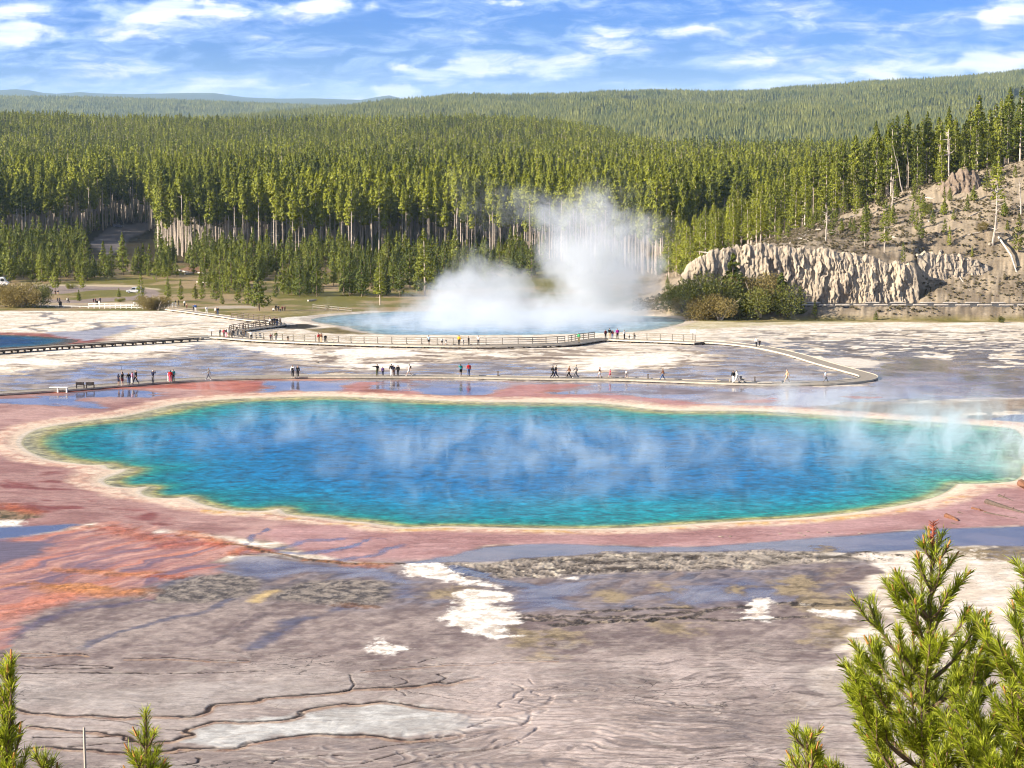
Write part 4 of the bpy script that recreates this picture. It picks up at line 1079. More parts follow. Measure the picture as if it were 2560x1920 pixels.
# --- thickets
for i, (u, v, hp, k, lab) in enumerate([(1752, 800, 70, 3, 'rusty brown willow thicket at the edge of the white flats'), (1800, 803, 80, 1, 'brown willow bush with bare pale stems beside the thicket'), (1850, 800, 95, 0, 'dark green rounded shrub in the thicket below the rock face'), (1900, 798, 100, 2, 'olive shrub at the thick end of the thicket'), (1950, 796, 90, 0, 'dark shrub in shade at the end of the thicket'), (1780, 780, 100, 2, 'bright yellow green shrub behind the rusty willows'),
                                         (1830, 770, 110, 0, 'tall dense shrub in the middle of the thicket'), (1885, 770, 100, 3, 'brown tinged shrub behind the dark thicket'), (2000, 792, 60, 2, 'grey green shrub below the road bank'), (1720, 790, 70, 2, 'pale shrub half hidden by steam'), (1700, 770, 60, 0, 'shrub in the drifting steam at the crater edge'),
                                         (15, 768, 62, 1, 'wide grey green willow at the edge of the flats'), (55, 769, 70, 3, 'grey willow mound with bare stems beside the meadow'), (85, 767, 60, 2, 'dark shrub at the end of the willow mound'), (375, 775, 42, 3, 'olive brown bush beside the white fence'), (395, 776, 36, 1, 'low brown bush at the start of the plank path'), (300, 755, 12, 2, 'tiny shrub on the lawn beside the road loop'), (178, 722, 14, 2, 'small dark bush on the road verge')]):
    X, Y, Z = hit(u, v); hh = hp * Y / F; s = hh / 3.1
    if i in (2, 4, 6, 8):
        s = hh * 1.25 / YOUNG_H[i % 5]; tree(YOUNG[i % 5], (X, Y, Z - .1), s, rnd.uniform(0, 6.28), 'pine_tree', lab.replace('shrub', 'young pine'), 'tree', sxy=s * 1.5); PLACED.append((X, Y)); continue
    tree(BUSH[k], (X, Y, Z - .1), s, rnd.uniform(0, 6.28), 'shrub', lab, 'shrub', parts=('stem', 'crown'), sxy=s * 1.15)
    PLACED.append((X, Y))

# --- single pines of the meadow and the bank
MEAD = [(25, 705, 130, 'y2', 'bushy pine beside the grey willow mound'), (105, 709, 80, 'y0', 'rounded pine with short bare trunk at the road verge'), (138, 726, 62, 'y4', 'slender young pine beside the road loop'), (206, 724, 60, 'o2', 'thin pine with sparse crown at the road loop'), (197, 753, 30, 'y1', 'tiny round pine on the lawn inside the loop'), (297, 743, 24, 'y1', 'little ball shaped pine near the parked car'), (108, 758, 28, 'o2', 'dry brown sapling near the willow mound'),
        (353, 765, 84, 'o0', 'dark trunked scraggy pine behind the white fence'), (420, 755, 66, 'y2', 'bushy young pine at the start of the plank path'), (452, 752, 56, 'y3', 'dark conical pine beside the plank path'), (505, 750, 46, 'y0', 'yellow green young pine on the lawn'), (488, 748, 40, 'y1', 'dark round young pine on the lawn'), (540, 753, 60, 'y4', 'pale green pine on the lawn behind the walkers'), (595, 762, 62, 'y2', 'leafy pine near the end of the lawn'), (648, 778, 108, 'y4', 'wide spreading pine shading the resting visitors'),
        (620, 762, 66, 'y0', 'bright pine beside the sunny mound'), (690, 745, 60, 'y3', 'mid green pine behind the resting visitors'), (555, 762, 40, 'y3', 'small shaded pine at the lawn edge'), (950, 763, 120, 'o1', 'lone pine with bare lower trunk on the bank near the steam'), (1062, 740, 170, 'o0', 'dark full pine standing against the steam'), (860, 738, 100, 'y2', 'leafy pine on the bank above the crater'), (905, 742, 96, 'y0', 'rounded pine on the bank beside the lone pine'), (1000, 742, 90, 'y2', 'green pine on the bank beside drifting steam')]
for u, v, hp, kd, lab in MEAD:
    X, Y, Z = hit(u, v); hh = hp * Y / F
    L, Hs = KIND[kd[0]]; k = int(kd[1]); s = hh / Hs[k]
    tree(L[k], (X, Y, Z - .1), s, rnd.uniform(0, 6.28), 'pine_tree', lab, 'tree', sxy=s * 1.1)
    PLACED.append((X, Y))

# --- scattered stands
def yf(u):
    """front edge of the tall forest (metres) per photo column"""
    return np.interp(u, [-900, 60, 225, 235, 392, 396, 1250, 1500, 1640, 1700, 1760, 1900, 2100, 2400, 3400], [800, 800, 870, 905, 905, 735, 735, 700, 640, 610, 585, 545, 520, 505, 500])


rg = np.random.default_rng(21)


def scatter(y0, y1, dens, smax=.27):
    n = int(dens * smax * (y1 * y1 - y0 * y0))
    yy_ = np.sqrt(rg.random(n) * (y1 * y1 - y0 * y0) + y0 * y0)
    ss = rg.uniform(-smax, smax, n)
    return ss * yy_, yy_


def thin(X, Y, dmin):
    """greedy minimum spacing on a hash grid"""
    keep = []; grid = {}
    for i in range(len(X)):
        a, b = int(X[i] // dmin), int(Y[i] // dmin)
        ok = True
        for p in (-1, 0, 1):
            for q in (-1, 0, 1):
                for j in grid.get((a + p, b + q), ()):
                    if (X[i] - X[j]) ** 2 + (Y[i] - Y[j]) ** 2 < dmin * dmin: ok = False
        if ok:
            grid.setdefault((a, b), []).append(i); keep.append(i)
    return np.array(keep)


def inlot(X, Y):
    return inpoly(LOT_PX, X, Y, .5) > .3


# tall forest nearest band
X, Y = scatter(500, 1000, .115)
u_t = 1280 + F * X / Y
clr = fbm(X / 45, Y / 45, 3, .5, 91)
m = (Y > yf(u_t) + 10 * fbm(X / 14, X / 14 + 5, 2, .5, 92)) & ~inlot(X, Y) & (clr > -.42)
hzv = hill_z(X, Y)
# open slope on the hill keeps few trees
vv_ = PIX(X, Y, ground_z(X, Y))[1]
lim = np.interp(u_t, [1600, 1700, 1860, 2000, 2150, 2250, 2330, 2420, 2560, 3400], [665, 640, 590, 535, 505, 470, 440, 400, 395, 380])
m &= ~((u_t > 1640) & (vv_ > lim + 14 * clr) & (Y < 525))
xe, ye = scatter(490, 620, .05)
ue = 1280 + F * xe / ye; ve = PIX(xe, ye, ground_z(xe, ye))[1]
me_ = (ue > 1980) & (ue < 3000) & ((ve < np.interp(ue, [1980, 2150, 2250, 2330, 2420, 2560, 3400], [540, 500, 462, 432, 402, 396, 380])) | (ye > 528))
X, Y = np.concatenate([X[m], xe[me_]]), np.concatenate([Y[m], ye[me_]])
k = thin(X, Y, 2.2)
TX, TY = X[k], Y[k]
TU = 1280 + F * TX / TY
hill_t = hill_z(TX, TY) > 1.5
# understory of young pines in front of the tall wall
X, Y = scatter(520, 800, .11)
u_t = 1280 + F * X / Y; v_t = PIX(X, Y, ground_z(X, Y))[1]
cl = fbm(X / 16, Y / 22, 3, .55, 95)
lowv = np.interp(u_t, [-300, 60, 200, 390, 420, 560, 700, 850, 1000, 1100, 1300, 1500], [716, 706, 704, 704, 700, 735, 742, 742, 742, 735, 700, 690])
m = (Y < yf(u_t) + 6) & (v_t < lowv) & (u_t < 1560) & (cl > .07 - .35 * (u_t < 230)) & ~inlot(X, Y)
m &= ~((u_t > 430) & (u_t < 600) & (v_t > 655) & (v_t < 735) & (cl < .22))
m &= ~((u_t > 215) & (u_t < 400) & (v_t < 672))
m &= ~((u_t > 1080) & (u_t < 1500) & (cl < .15))
X, Y = X[m], Y[m]
k = thin(X, Y, 2.2)
UX, UY = X[k], Y[k]
UU = 1280 + F * UX / UY

mid_pts = []                                  # everything beyond the 300 singled out goes to the forest

# choose the individuals: those that show most
order = np.argsort(TY - yf(TU) + 40 * (np.abs(TU - 1280) > 1290))
vis = np.abs(TU - 1280) < 1300
n_ind = 0
ind = np.zeros(len(TX), bool)
for i in order:
    if n_ind >= 120: break
    if vis[i] and not hill_t[i] and TY[i] < yf(TU[i]) + 26 and TU[i] < 1700: ind[i] = True; n_ind += 1
hl = [i for i in np.argsort(TY) if hill_t[i] and vis[i]][:60]
ind[hl] = True


def place_word(u):
    for lim_, w_ in ((235, 'beside the car park'), (392, 'behind the car park'), (760, 'in the sunlit trunk wall behind the lawn'), (1100, 'in the trunk wall behind the bank pines'), (1420, 'in the trunk wall behind the tall steam'), (1720, 'between the steam and the rocky hill')):
        if u < lim_: return w_
    return 'on the crest of the rocky hill'


for i in np.where(ind)[0]:
    k = int(rg.integers(0, 6)); u = TU[i]
    s = rg.uniform(.72, 1.15) * (.92 if u < 392 else 1.0)
    onhill = hill_t[i]
    if onhill:
        if rg.random() < .7:
            meshes, hh = OPEN[k % 3], OPEN_H[k % 3]; s = rg.uniform(.75, 1.15); kind_ = 'shaggy open pine'
        else:
            meshes, hh = TALL[k], TALL_H[k]; s = rg.uniform(.55, .8); kind_ = 'tall bare trunked pine'
    else:
        meshes = TALL[k]; kind_ = 'tall lodgepole pine with pale bare lower trunk'
    pw = place_word(u) if not onhill else 'on the crest of the rocky hill'
    tree(meshes, (TX[i], TY[i], gz(TX[i], TY[i]) - .2), s, rg.uniform(0, 6.28), 'pine_tree', f'{kind_} {pw}', 'tree', f'{kind_}s {pw}', sxy=s * rg.uniform(.9, 1.15))
order = np.argsort(UY)
indu = np.zeros(len(UX), bool)
cnt = 0
for i in order:
    if cnt >= 95: break
    if abs(UU[i] - 1280) < 1290: indu[i] = True; cnt += 1
for i in np.where(indu)[0]:
    k = int(rg.integers(0, 5)); u = UU[i]
    s = rg.uniform(.45, 1.15) * (1.1 if u < 215 else .95)
    size_ = 'small' if s * YOUNG_H[k] < 7.5 else 'medium high' if s * YOUNG_H[k] < 11.5 else 'well grown'
    pw = 'among the meadow trees before the car park' if u < 400 else 'in the belt before the sunlit trunks' if u < 800 else 'in the belt near the steam' if u < 1120 else 'behind the crater steam'
    tree(YOUNG[k], (UX[i], UY[i], gz(UX[i], UY[i]) - .15), s, rg.uniform(0, 6.28), 'pine_tree', f'{size_} bushy green pine {pw}', 'tree', f'{size_} bushy pines {pw}', sxy=s * rg.uniform(.85, 1.15))

# small conifers scattered over the open slope
nsl = 0
for q_ in range(700):
    if nsl >= 44: break
    uq, vq = rg.uniform(1880, 2550), rg.uniform(440, 610)
    if vq < np.interp(uq, [1860, 2000, 2150, 2250, 2330, 2420, 2560], [590, 545, 510, 475, 445, 425, 420]): continue
    X, Y, Z = hit(uq, vq)
    if any((X - a) ** 2 + (Y - b) ** 2 < 9 for a, b in PLACED): continue
    PLACED.append((X, Y)); nsl += 1; k = int(rg.integers(0, 5)); s = rg.uniform(.22, .55)
    tree(YOUNG[k], (X, Y, Z - .1), s, rg.uniform(0, 6.28), 'pine_tree', 'small bushy conifer scattered over the open brown slope', 'tree', 'small conifers scattered over the open slope', sxy=s * rg.uniform(1.0, 1.4))

# --- the forest as one mass
def source(name, me):
    return bpy.data.objects.new(name, me)


S_TALL = [source('s', joined('lodgepole', *TALL[i], [M_BARK, M_PINE])) for i in range(6)]
S_YOUNG = [source('s', joined('sapling', *YOUNG[i], [M_BARK2, M_YOUNG])) for i in range(5)]
S_OPEN = [source('s', joined('open_pine', *OPEN[i], [M_BARK, M_PINE])) for i in range(3)]
MIDT = [tree_meshes('m', h, b, r, 34, 4, 1.5, 400 + i, M_MIDF if i % 2 else M_PINE, M_BARK, tr=.2, lean=.006, shape=.85) for i, (h, b, r) in enumerate([(24, .45, 2.0), (22, .38, 2.2), (26, .5, 1.9), (21, .35, 2.0)])]
S_MID = [source('s', joined('mid_pine', *t_, [M_BARK, M_MIDF if i % 2 else M_PINE])) for i, t_ in enumerate(MIDT)]


def clump(seed, n=17, ext=26.0):
    rng = np.random.default_rng(seed); vs_, fs_ = [], []; o = 0
    for i in range(n):
        h = rng.uniform(13, 25); r0 = rng.uniform(1.6, 2.7); px_, py_ = rng.uniform(-ext / 2, ext / 2, 2)
        for z0_, z1_, rr in ((.12, .55, 1.0), (.36, .8, .78), (.62, 1.03, .5)):
            a = np.arange(5) * 1.2566 + rng.random() * 6.28; r_ = r0 * rr * rng.uniform(.7, 1.3, 5)
            ring = np.stack([px_ + np.cos(a) * r_, py_ + np.sin(a) * r_, h * z0_ + rng.normal(0, .7, 5)], 1)
            vs_.append(np.concatenate([ring, [[px_ + rng.normal(0, .2), py_ + rng.normal(0, .2), h * z1_]]]))
            fs_.append(np.array([[o + q, o + (q + 1) % 5, o + 5] for q in range(5)])); o += 6
    return mesh_np('pine_clump', np.concatenate(vs_), np.concatenate(fs_), M_FAR)


S_CLUMP = [source('s', clump(500 + i)) for i in range(6)]


def forest(name, label, sources, P, rot, scl, idx_):
    me = bpy.data.meshes.new(name); me.vertices.add(len(P)); me.vertices.foreach_set('co', np.asarray(P, np.float32).ravel())
    for nm, ty, arr in (('rot', 'FLOAT', rot), ('idx', 'INT', idx_)):
        a_ = me.attributes.new(nm, ty, 'POINT'); a_.data.foreach_set('value', np.asarray(arr, np.int32 if ty == 'INT' else np.float32))
    a_ = me.attributes.new('scl', 'FLOAT_VECTOR', 'POINT'); a_.data.foreach_set('vector', np.asarray(scl, np.float32).ravel())
    o = tag(obj(name, me), label, kind='stuff')
    ng = bpy.data.node_groups.new(name + '_nodes', 'GeometryNodeTree')
    ng.interface.new_socket('Geometry', in_out='INPUT', socket_type='NodeSocketGeometry'); ng.interface.new_socket('Geometry', in_out='OUTPUT', socket_type='NodeSocketGeometry')
    N = ng.nodes; L = ng.links
    gi = N.new('NodeGroupInput'); go = N.new('NodeGroupOutput')
    iop = N.new('GeometryNodeInstanceOnPoints'); jn = N.new('GeometryNodeJoinGeometry')
    for s_ in sources:
        oi = N.new('GeometryNodeObjectInfo'); oi.inputs['Object'].default_value = s_; oi.inputs['As Instance'].default_value = False
        g2i = N.new('GeometryNodeGeometryToInstance'); L.new(oi.outputs['Geometry'], g2i.inputs[0]); L.new(g2i.outputs[0], jn.inputs[0])

    def na(nm, ty):
        n = N.new('GeometryNodeInputNamedAttribute'); n.data_type = ty; n.inputs['Name'].default_value = nm
        return [q for q in n.outputs if q.enabled and q.name == 'Attribute'][0]
    cx = N.new('ShaderNodeCombineXYZ'); L.new(na('rot', 'FLOAT'), cx.inputs[2])
    L.new(gi.outputs[0], iop.inputs['Points']); L.new(jn.outputs[0], iop.inputs['Instance'])
    iop.inputs['Pick Instance'].default_value = True
    L.new(na('idx', 'INT'), iop.inputs['Instance Index'])
    L.new(cx.outputs[0], iop.inputs['Rotation']); L.new(na('scl', 'FLOAT_VECTOR'), iop.inputs['Scale'])
    L.new(iop.outputs[0], go.inputs[0])
    md_ = o.modifiers.new('trees', 'NODES'); md_.node_group = ng
    return o


def pts(X, Y, sink=.2):
    return np.stack([X, Y, ground_z(X, Y) - sink], 1)


def fpack(X, Y, lo, hi, n, sink=.2, wid=(.9, 1.2)):
    s = rg.uniform(lo, hi, len(X)); w_ = s * rg.uniform(*wid, len(X))
    return pts(X, Y, sink), rg.uniform(0, 6.28, len(X)), np.stack([w_, w_, s], 1), rg.integers(0, n, len(X))


# nearest mass: tall, open and young trees together
A = ~ind & ~hill_t; B = ~ind & hill_t; Cc = ~indu
p1 = fpack(TX[A], TY[A], .62, 1.16, 6, wid=(.85, 1.3)); p2 = fpack(TX[B], TY[B], .6, 1.05, 3); p3 = fpack(UX[Cc], UY[Cc], .4, 1.05, 5)
X, Y = scatter(560, 1000, .05)                # saplings under the tall trees
ut = 1280 + F * X / Y; m = (Y > yf(ut) - 8) & (fbm(X / 20, Y / 20, 3, .5, 97) > .08) & ~inlot(X, Y) & ~((ut > 1640) & (PIX(X, Y, ground_z(X, Y))[1] > np.interp(ut, [1600, 1700, 1860, 2000, 2150, 2250, 2330, 2420, 2560, 3400], [665, 640, 590, 535, 505, 470, 440, 400, 395, 380])) & (Y < 525))
p4 = fpack(X[m], Y[m], .3, .8, 5)
cat_ = lambda i, off: np.concatenate([p1[i], p2[i], p3[i], p4[i]]) if not off else np.concatenate([p1[3], p2[3] + 6, p3[3] + 9, p4[3] + 9])
forest('forest', 'dense lodgepole pine forest behind the basin', list(reversed(S_TALL + S_OPEN + S_YOUNG)), cat_(0, 0), cat_(1, 0), cat_(2, 0), cat_(0, 1))
# plateau and first rise
X, Y = scatter(1000, 2600, .040)
cl = fbm(X / 90, Y / 120, 3, .5, 98)
u_c = 1280 + F * X / Y
gap = ((np.abs(u_c - 310) < 80) & (np.abs(Y - 2030) < 70)) | ((np.abs(u_c - 1050) < 40) & (np.abs(Y - 2030) < 60))
m = (cl > -.34) & ~(gap & (rg.random(len(X)) < .93))
q = fpack(X[m], Y[m], .55, 1.22, 4)
forest('forest', 'darker pine forest on the low rise behind the nearer trees', S_MID, *q)
# far ridges
X, Y = scatter(2600, 6900, .0026)
m = fbm(X / 240, Y / 300, 4, .6, 99) > -.28
X, Y = X[m], Y[m]
q = fpack(X, Y, .8, 1.15, 6, 1.0, (1.0, 1.4))
forest('forest', 'pine covered ridge along the horizon', S_CLUMP, *q)
X, Y = scatter(7800, 11500, .0010)
q = fpack(X, Y, .9, 1.5, 6, 1.0, (1.2, 1.8))
forest('forest', 'hazy blue green wooded plateau far behind the ridge', S_CLUMP, *q)
# ------------------------------------------------------------------ rock face, outcrop, road, logs, rocks
def rock_mat(name, a, b, c, scale=.5):
    m, nt, bs = material(name)
    p = nt.new('ShaderNodeTexCoord').outputs['Object']
    n = nt.noise(nt.vec('MULTIPLY', p, (1, 1, .45)), scale, 5, .65, .6); n2 = nt.noise(p, scale * 5, 4, .7)
    k = nt.ramp(n, [(.32, a), (.5, b), (.68, c)])
    k = nt.mix(nt.mr(n2, .35, .7, .0, .3), k, tuple(x_ * .55 for x_ in a))
    nt.l.new(k, bs.inputs['Base Color']); bs.inputs['Roughness'].default_value = .95; bs.inputs['Specular IOR Level'].default_value = .15
    bp = nt.new('ShaderNodeBump'); bp.inputs['Strength'].default_value = .7; bp.inputs['Distance'].default_value = .25
    nt.l.new(n2, bp.inputs['Height']); nt.l.new(bp.outputs[0], bs.inputs['Normal'])
    return m


M_CLIFF = rock_mat('tuff', (.25, .20, .15), (.42, .35, .265), (.48, .39, .27), .32)
M_STONE = rock_mat('dark_stone', (.11, .08, .06), (.22, .165, .12), (.32, .25, .19), .8)
M_LOG = simple('weathered_log', (.50, .44, .37), .9, .25, 4.0)
M_LOGB = simple('brown_log', (.10, .072, .055), .85, .3, 5.0)
M_LOGO = simple('orange_log', (.17, .075, .04), .8, .4, 5.0)
M_ASPH = simple('asphalt', (.075, .072, .07), .9, .2, 1.5)


def face_mesh(x0, x1, y_at, zb, zt_, lean, amp, res, seed, mat, cap=4.0):
    nx = int((x1 - x0) / res); nt_ = int(9.5 / res); nc = int(cap / .5)
    xs = np.linspace(x0, x1, nx); t = np.linspace(0, 1, nt_)
    Xg, Tg = np.meshgrid(xs, t)
    zbv, ztv = zb(xs), zt_(xs)
    Z = zbv + (ztv - zbv) * Tg
    col_ = 1 - 2 * np.abs(fbm(Xg / 1.7 + fbm(Xg, Z / 2, 2, .5, seed) * .5, Z / 7, 3, .6, seed + 1))
    blk = fbm(Xg / 1.1, Z / 1.5, 4, .65, seed + 2); big = fbm(Xg / 7, Z / 8, 3, .5, seed + 3)
    # jointed blocks: columns broken at different heights
    hs = lambda i, j: np.modf(np.abs(np.sin(i * 127.1 + j * 311.7 + seed) * 43758.5453))[0]
    q1 = Xg / .95 + fbm(Xg / 3, Z / 4, 2, .5, seed + 8) * 1.1; c1 = np.floor(q1); r1 = np.floor(Z / 4.2 + hs(c1, 0 * c1) * 5)
    q2 = Xg / .5 + fbm(Xg / 2, Z / 2, 2, .5, seed + 9) * .8; c2 = np.floor(q2); r2 = np.floor(Z / 2.0 + hs(c2, 0 * c2 + 3) * 5)
    joint = (hs(c1, r1) - .5) * 1.0 + (hs(c2, r2 + 7) - .5) * .5 - .5 * np.exp(-((q1 - c1) / .10) ** 2) - .25 * np.exp(-((q2 - c2) / .14) ** 2)
    taper = np.minimum(1, np.minimum(Xg - x0, x1 - Xg) / 3 + .15)
    blk2 = fbm(Xg / .5, Z / 2.0, 3, .6, seed + 7)
    dsp = amp * (.16 * col_ + .12 * blk + .8 * big + .16 * blk2 + .5 * joint) * taper * np.minimum(1, (1 - Tg) * 4 + .25)
    Y = y_at(xs) + lean * Tg ** 1.2 - dsp
    X = Xg + fbm(Xg / .9, Z / .9, 2, .5, seed + 5) * .25
    Z = Z + (fbm(Xg / 1.3, Tg * 0 + 3, 3, .6, seed + 4) * 1.1) * Tg ** 3
    Xc = np.repeat(xs[None], nc, 0); k = np.linspace(0, 1, nc + 1)[1:, None]
    Yc = Y[-1] + k * cap; Zc = Z[-1] + k * .6 + fbm(Xc / 1.2, Yc / 1.2, 3, .6, seed + 6) * .7 * (1 - k) - k ** 2 * 1.3
    X = np.concatenate([X, Xc]); Y = np.concatenate([Y, Yc]); Z = np.concatenate([Z, Zc])
    i = np.arange(X.size).reshape(X.shape)
    f = np.stack([i[:-1, :-1], i[:-1, 1:], i[1:, 1:], i[1:, :-1]], -1).reshape(-1, 4)
    return mesh_np('cliff', np.stack([X.ravel(), Y.ravel(), Z.ravel()], 1), f, mat)


BZ = float(base_z(452.0)) + 2.3
ztop_ = lambda xs: base_z(456.0) + 2.3 + np.interp(xs, [31, 33, 36, 41, 47, 53, 59, 66, 71.5, 77, 82, 85], [.4, 3.0, 7.5, 11, 12, 12.2, 11.8, 11.2, 10.3, 9.1, 8.3, 6.5])
tag(obj('cliff', face_mesh(35.2, 84.0, lambda xs: 451.5 + 0 * xs, lambda xs: BZ - 1 + 0 * xs, ztop_, 4.2, 1.8, .14, 31, M_CLIFF)), 'long cream and tan rock face with vertical ribs', kind='structure')
tag(obj('cliff', face_mesh(85.2, 101, lambda xs: 460 + (xs - 85) * .12, lambda xs: BZ + 4.6 + 0 * xs, lambda xs: BZ + np.interp(xs, [85, 87, 92, 97, 101], [9.6, 10.2, 9.6, 8.8, 7.0]), 2.6, 1.1, .16, 47, M_CLIFF)), 'short broken rock ledge above the pale scree', kind='structure')
_u, _v = pH(1860, 330)
_x, _y, _z = hit(_u, _v)
tag(obj('outcrop', face_mesh(_x - 5, _x + 5, lambda xs: _y - 1 + 0 * xs, lambda xs: _z - 1.5 + 0 * xs, lambda xs: _z + np.interp(xs, [_x - 5, _x - 3, _x + 1, _x + 3.5, _x + 5], [.5, 3, 5.5, 4.5, 1.5]), 5, 1.5, .2, 59, M_STONE, 3.0)), 'dark broken outcrop near the top of the hill', kind='structure')


def rock_mesh(seed, mat, jag=.35):
    rng = np.random.default_rng(seed)
    bm = bmesh.new(); bmesh.ops.create_icosphere(bm, subdivisions=2, radius=1)
    sc = rng.uniform(.6, 1.2, 3) * np.array([1, .9, .7])
    pl = rng.normal(0, 1, (9, 3)); pl /= np.linalg.norm(pl, axis=1)[:, None]; h = rng.uniform(.62, .95, 9)
    for v in bm.verts:
        p = np.array(v.co)
        for n_, hh in zip(pl, h):
            k = p @ n_
            if k > hh: p = p - n_ * (k - hh)
        p = p * sc * (1 + rng.normal(0, .03))
        v.co = p
    me = bpy.data.meshes.new('rock'); bm.to_mesh(me); bm.free(); me.materials.append(mat)
    return me


ROCKS = [rock_mesh(600 + i, M_CLIFF if i % 2 else M_STONE) for i in range(6)]
# loose rubble on the slope, at the foot of the face and on the bank: too many to count
n = 5200
Y = rg.uniform(438, 530, n); X = rg.uniform(.055, .27, n) * Y
cl = fbm(X / 9, Y / 9, 3, .6, 111)
hz_ = hill_z(X, Y)
m = (hz_ > .6) & (cl > -.15) & ~((Y > 449) & (Y < 462) & (X < 84))
X, Y = X[m], Y[m]
s = rg.uniform(.06, .2, len(X)) * np.where(rg.random(len(X)) < .06, 2.6, 1)
forest('rubble', 'loose stones strewn over the brown slope and the bank', [source('s', r_) for r_ in ROCKS], pts(X, Y, 0), rg.uniform(0, 6.28, len(X)), np.stack([s, s, s * .8], 1), rg.integers(0, 6, len(X)))
n = 9000
Y = rg.uniform(437, 530, n); X = rg.uniform(.055, .27, n) * Y
m = (hill_z(X, Y) > .4) & (fbm(X / 12, Y / 12, 3, .6, 117) > -.1) & ~((Y > 448) & (Y < 462) & (X < 84))
X, Y = X[m], Y[m]
M_SAGE = foliage_mat('sage', (.13, .11, .06), (.24, .20, .11), dry=(.3, .24, .14))
tuft = bush_mesh(700, .5, .55, M_SAGE, 60, .22, 4)[1]; tuft.materials[0] = M_SAGE
s = rg.uniform(.4, 1.2, len(X))
forest('undergrowth', 'dry grey green tufts dotting the brown slope and the bank', [source('s', tuft)], pts(X, Y, .05), rg.uniform(0, 6.28, len(X)), np.stack([s, s, s], 1), np.zeros(len(X), int))
for k, (cx, cy_, r_, lab) in enumerate([(1318, 660, .9, 'pale upright boulder on the brink of the rock face'), (1720, 690, .8, 'large pale boulder above the cleft'), (1690, 720, .7, 'boulder leaning on the broken ledge'), (1545, 1078, .45, 'pale stone at the foot of the bank'), (1780, 730, .7, 'block at the upper end of the broken ledge'), (2010, 660, .6, 'flat rock below the big dead tree'), (1520, 955, .6, 'fallen block at the end of the rock face'), (1740, 865, .5, 'stone on the pale scree'), (2050, 945, .4, 'lone stone low on the pale scree')]):
    X, Y, Z = hit(*pH(cx, cy_))
    o = tag(obj('boulder', ROCKS[k % 6], None, (X, Y, Z + r_ * .3), (0, 0, k * 1.3), (r_, r_, r_)), lab, 'boulder')
X, Y, Z = (float(q) for q in G(793, 910))
tag(obj('stone', ROCKS[1], None, (X, Y, Z + .2), (0, 0, 1), (.3, .22, .16)), 'small dark stone alone on the pale flats beyond the long walkway', 'stone')
for i, (u, v) in enumerate([(2150, 1339), (2010, 1344), (1950, 1340), (2000, 1338), (2020, 1334), (2070, 1336), (1802, 1347), (1826, 1346)]):
    X, Y, Z = (float(q) for q in G(u, v))
    tag(obj('stone', ROCKS[(i * 2 + 1) % 6], None, (X, Y, Z + .18), (0, 0, i), (.22, .16, .07)), 'small white stone lying on the near pink apron', 'stone', 'white stones lying on the near pink apron')


def log(p, q, r0, r1, mat, label, name='log', stubs=0, seed=0, lift=None):
    rng = random.Random(seed); mb = MB()
    p, q = Vector(p), Vector(q)
    o = (p + q) / 2
    mid = Vector((rng.gauss(0, .02), rng.gauss(0, .02), rng.gauss(0, .01))) * (q - p).length
    mb.tube([p - o, mid, q - o], [r0, (r0 + r1) / 2, r1], 8)
    for i in range(stubs):
        t = rng.uniform(.2, .95); a = p.lerp(q, t) - o
        d = Vector((rng.gauss(0, 1), rng.gauss(0, 1), abs(rng.gauss(.6, .5)))).normalized()
        mb.tube([a, a + d * rng.uniform(.3, 1.0)], [r1 * .6, r1 * .15], 5)
    return tag(mb.build(name, mat, None, o), label, 'log')


def hill_log(a, b, r, label, mat=None, stubs=2, seed=0):
    pa, pb = hit(*pH(*a)), hit(*pH(*b))
    up = Vector((0, 0, r * .8))
    log(Vector(pa) + up, Vector(pb) + up, r, r * .55, mat or M_LOG, label, 'fallen_log', stubs, seed)


for k, (a, b, r, lab) in enumerate([((835, 635), (955, 548), .2, 'long fallen trunk pointing uphill on the open slope'), ((1645, 500), (1716, 600), .17, 'pale fallen trunk lying straight down the middle of the slope'), ((2062, 600), (2172, 822), .24, 'long grey fallen trunk running down to the scree'), ((1828, 832), (1905, 936), .17, 'thin fallen trunk lying on the pale scree'), ((1470, 292), (1545, 336), .3, 'thick bleached log near the forest edge high on the slope'),
                                    ((1075, 412), (1118, 400), .28, 'short bleached log stub at the upper slope'), ((890, 606), (1000, 628), .16, 'pale log lying across the slope below the crooked dead tree'), ((955, 548), (1050, 555), .13, 'bare pole resting beside the crooked dead tree'), ((1440, 598), (1475, 612), .16, 'short pale log above the tall brink pine'), ((1860, 600), (1990, 572), .12, 'slender pole on the slope beside the big dead tree'), ((1890, 478), (1960, 446), .14, 'grey pole on the upper right slope'), ((340, 730), (520, 650), .16, 'long pale log along the lower forest edge'), ((430, 700), (515, 648), .12, 'second thinner log along the lower forest edge'), ((1630, 365), (1680, 372), .16, 'small bleached log below the outcrop')]):
    hill_log(a, b, r, lab, None, 2, k)

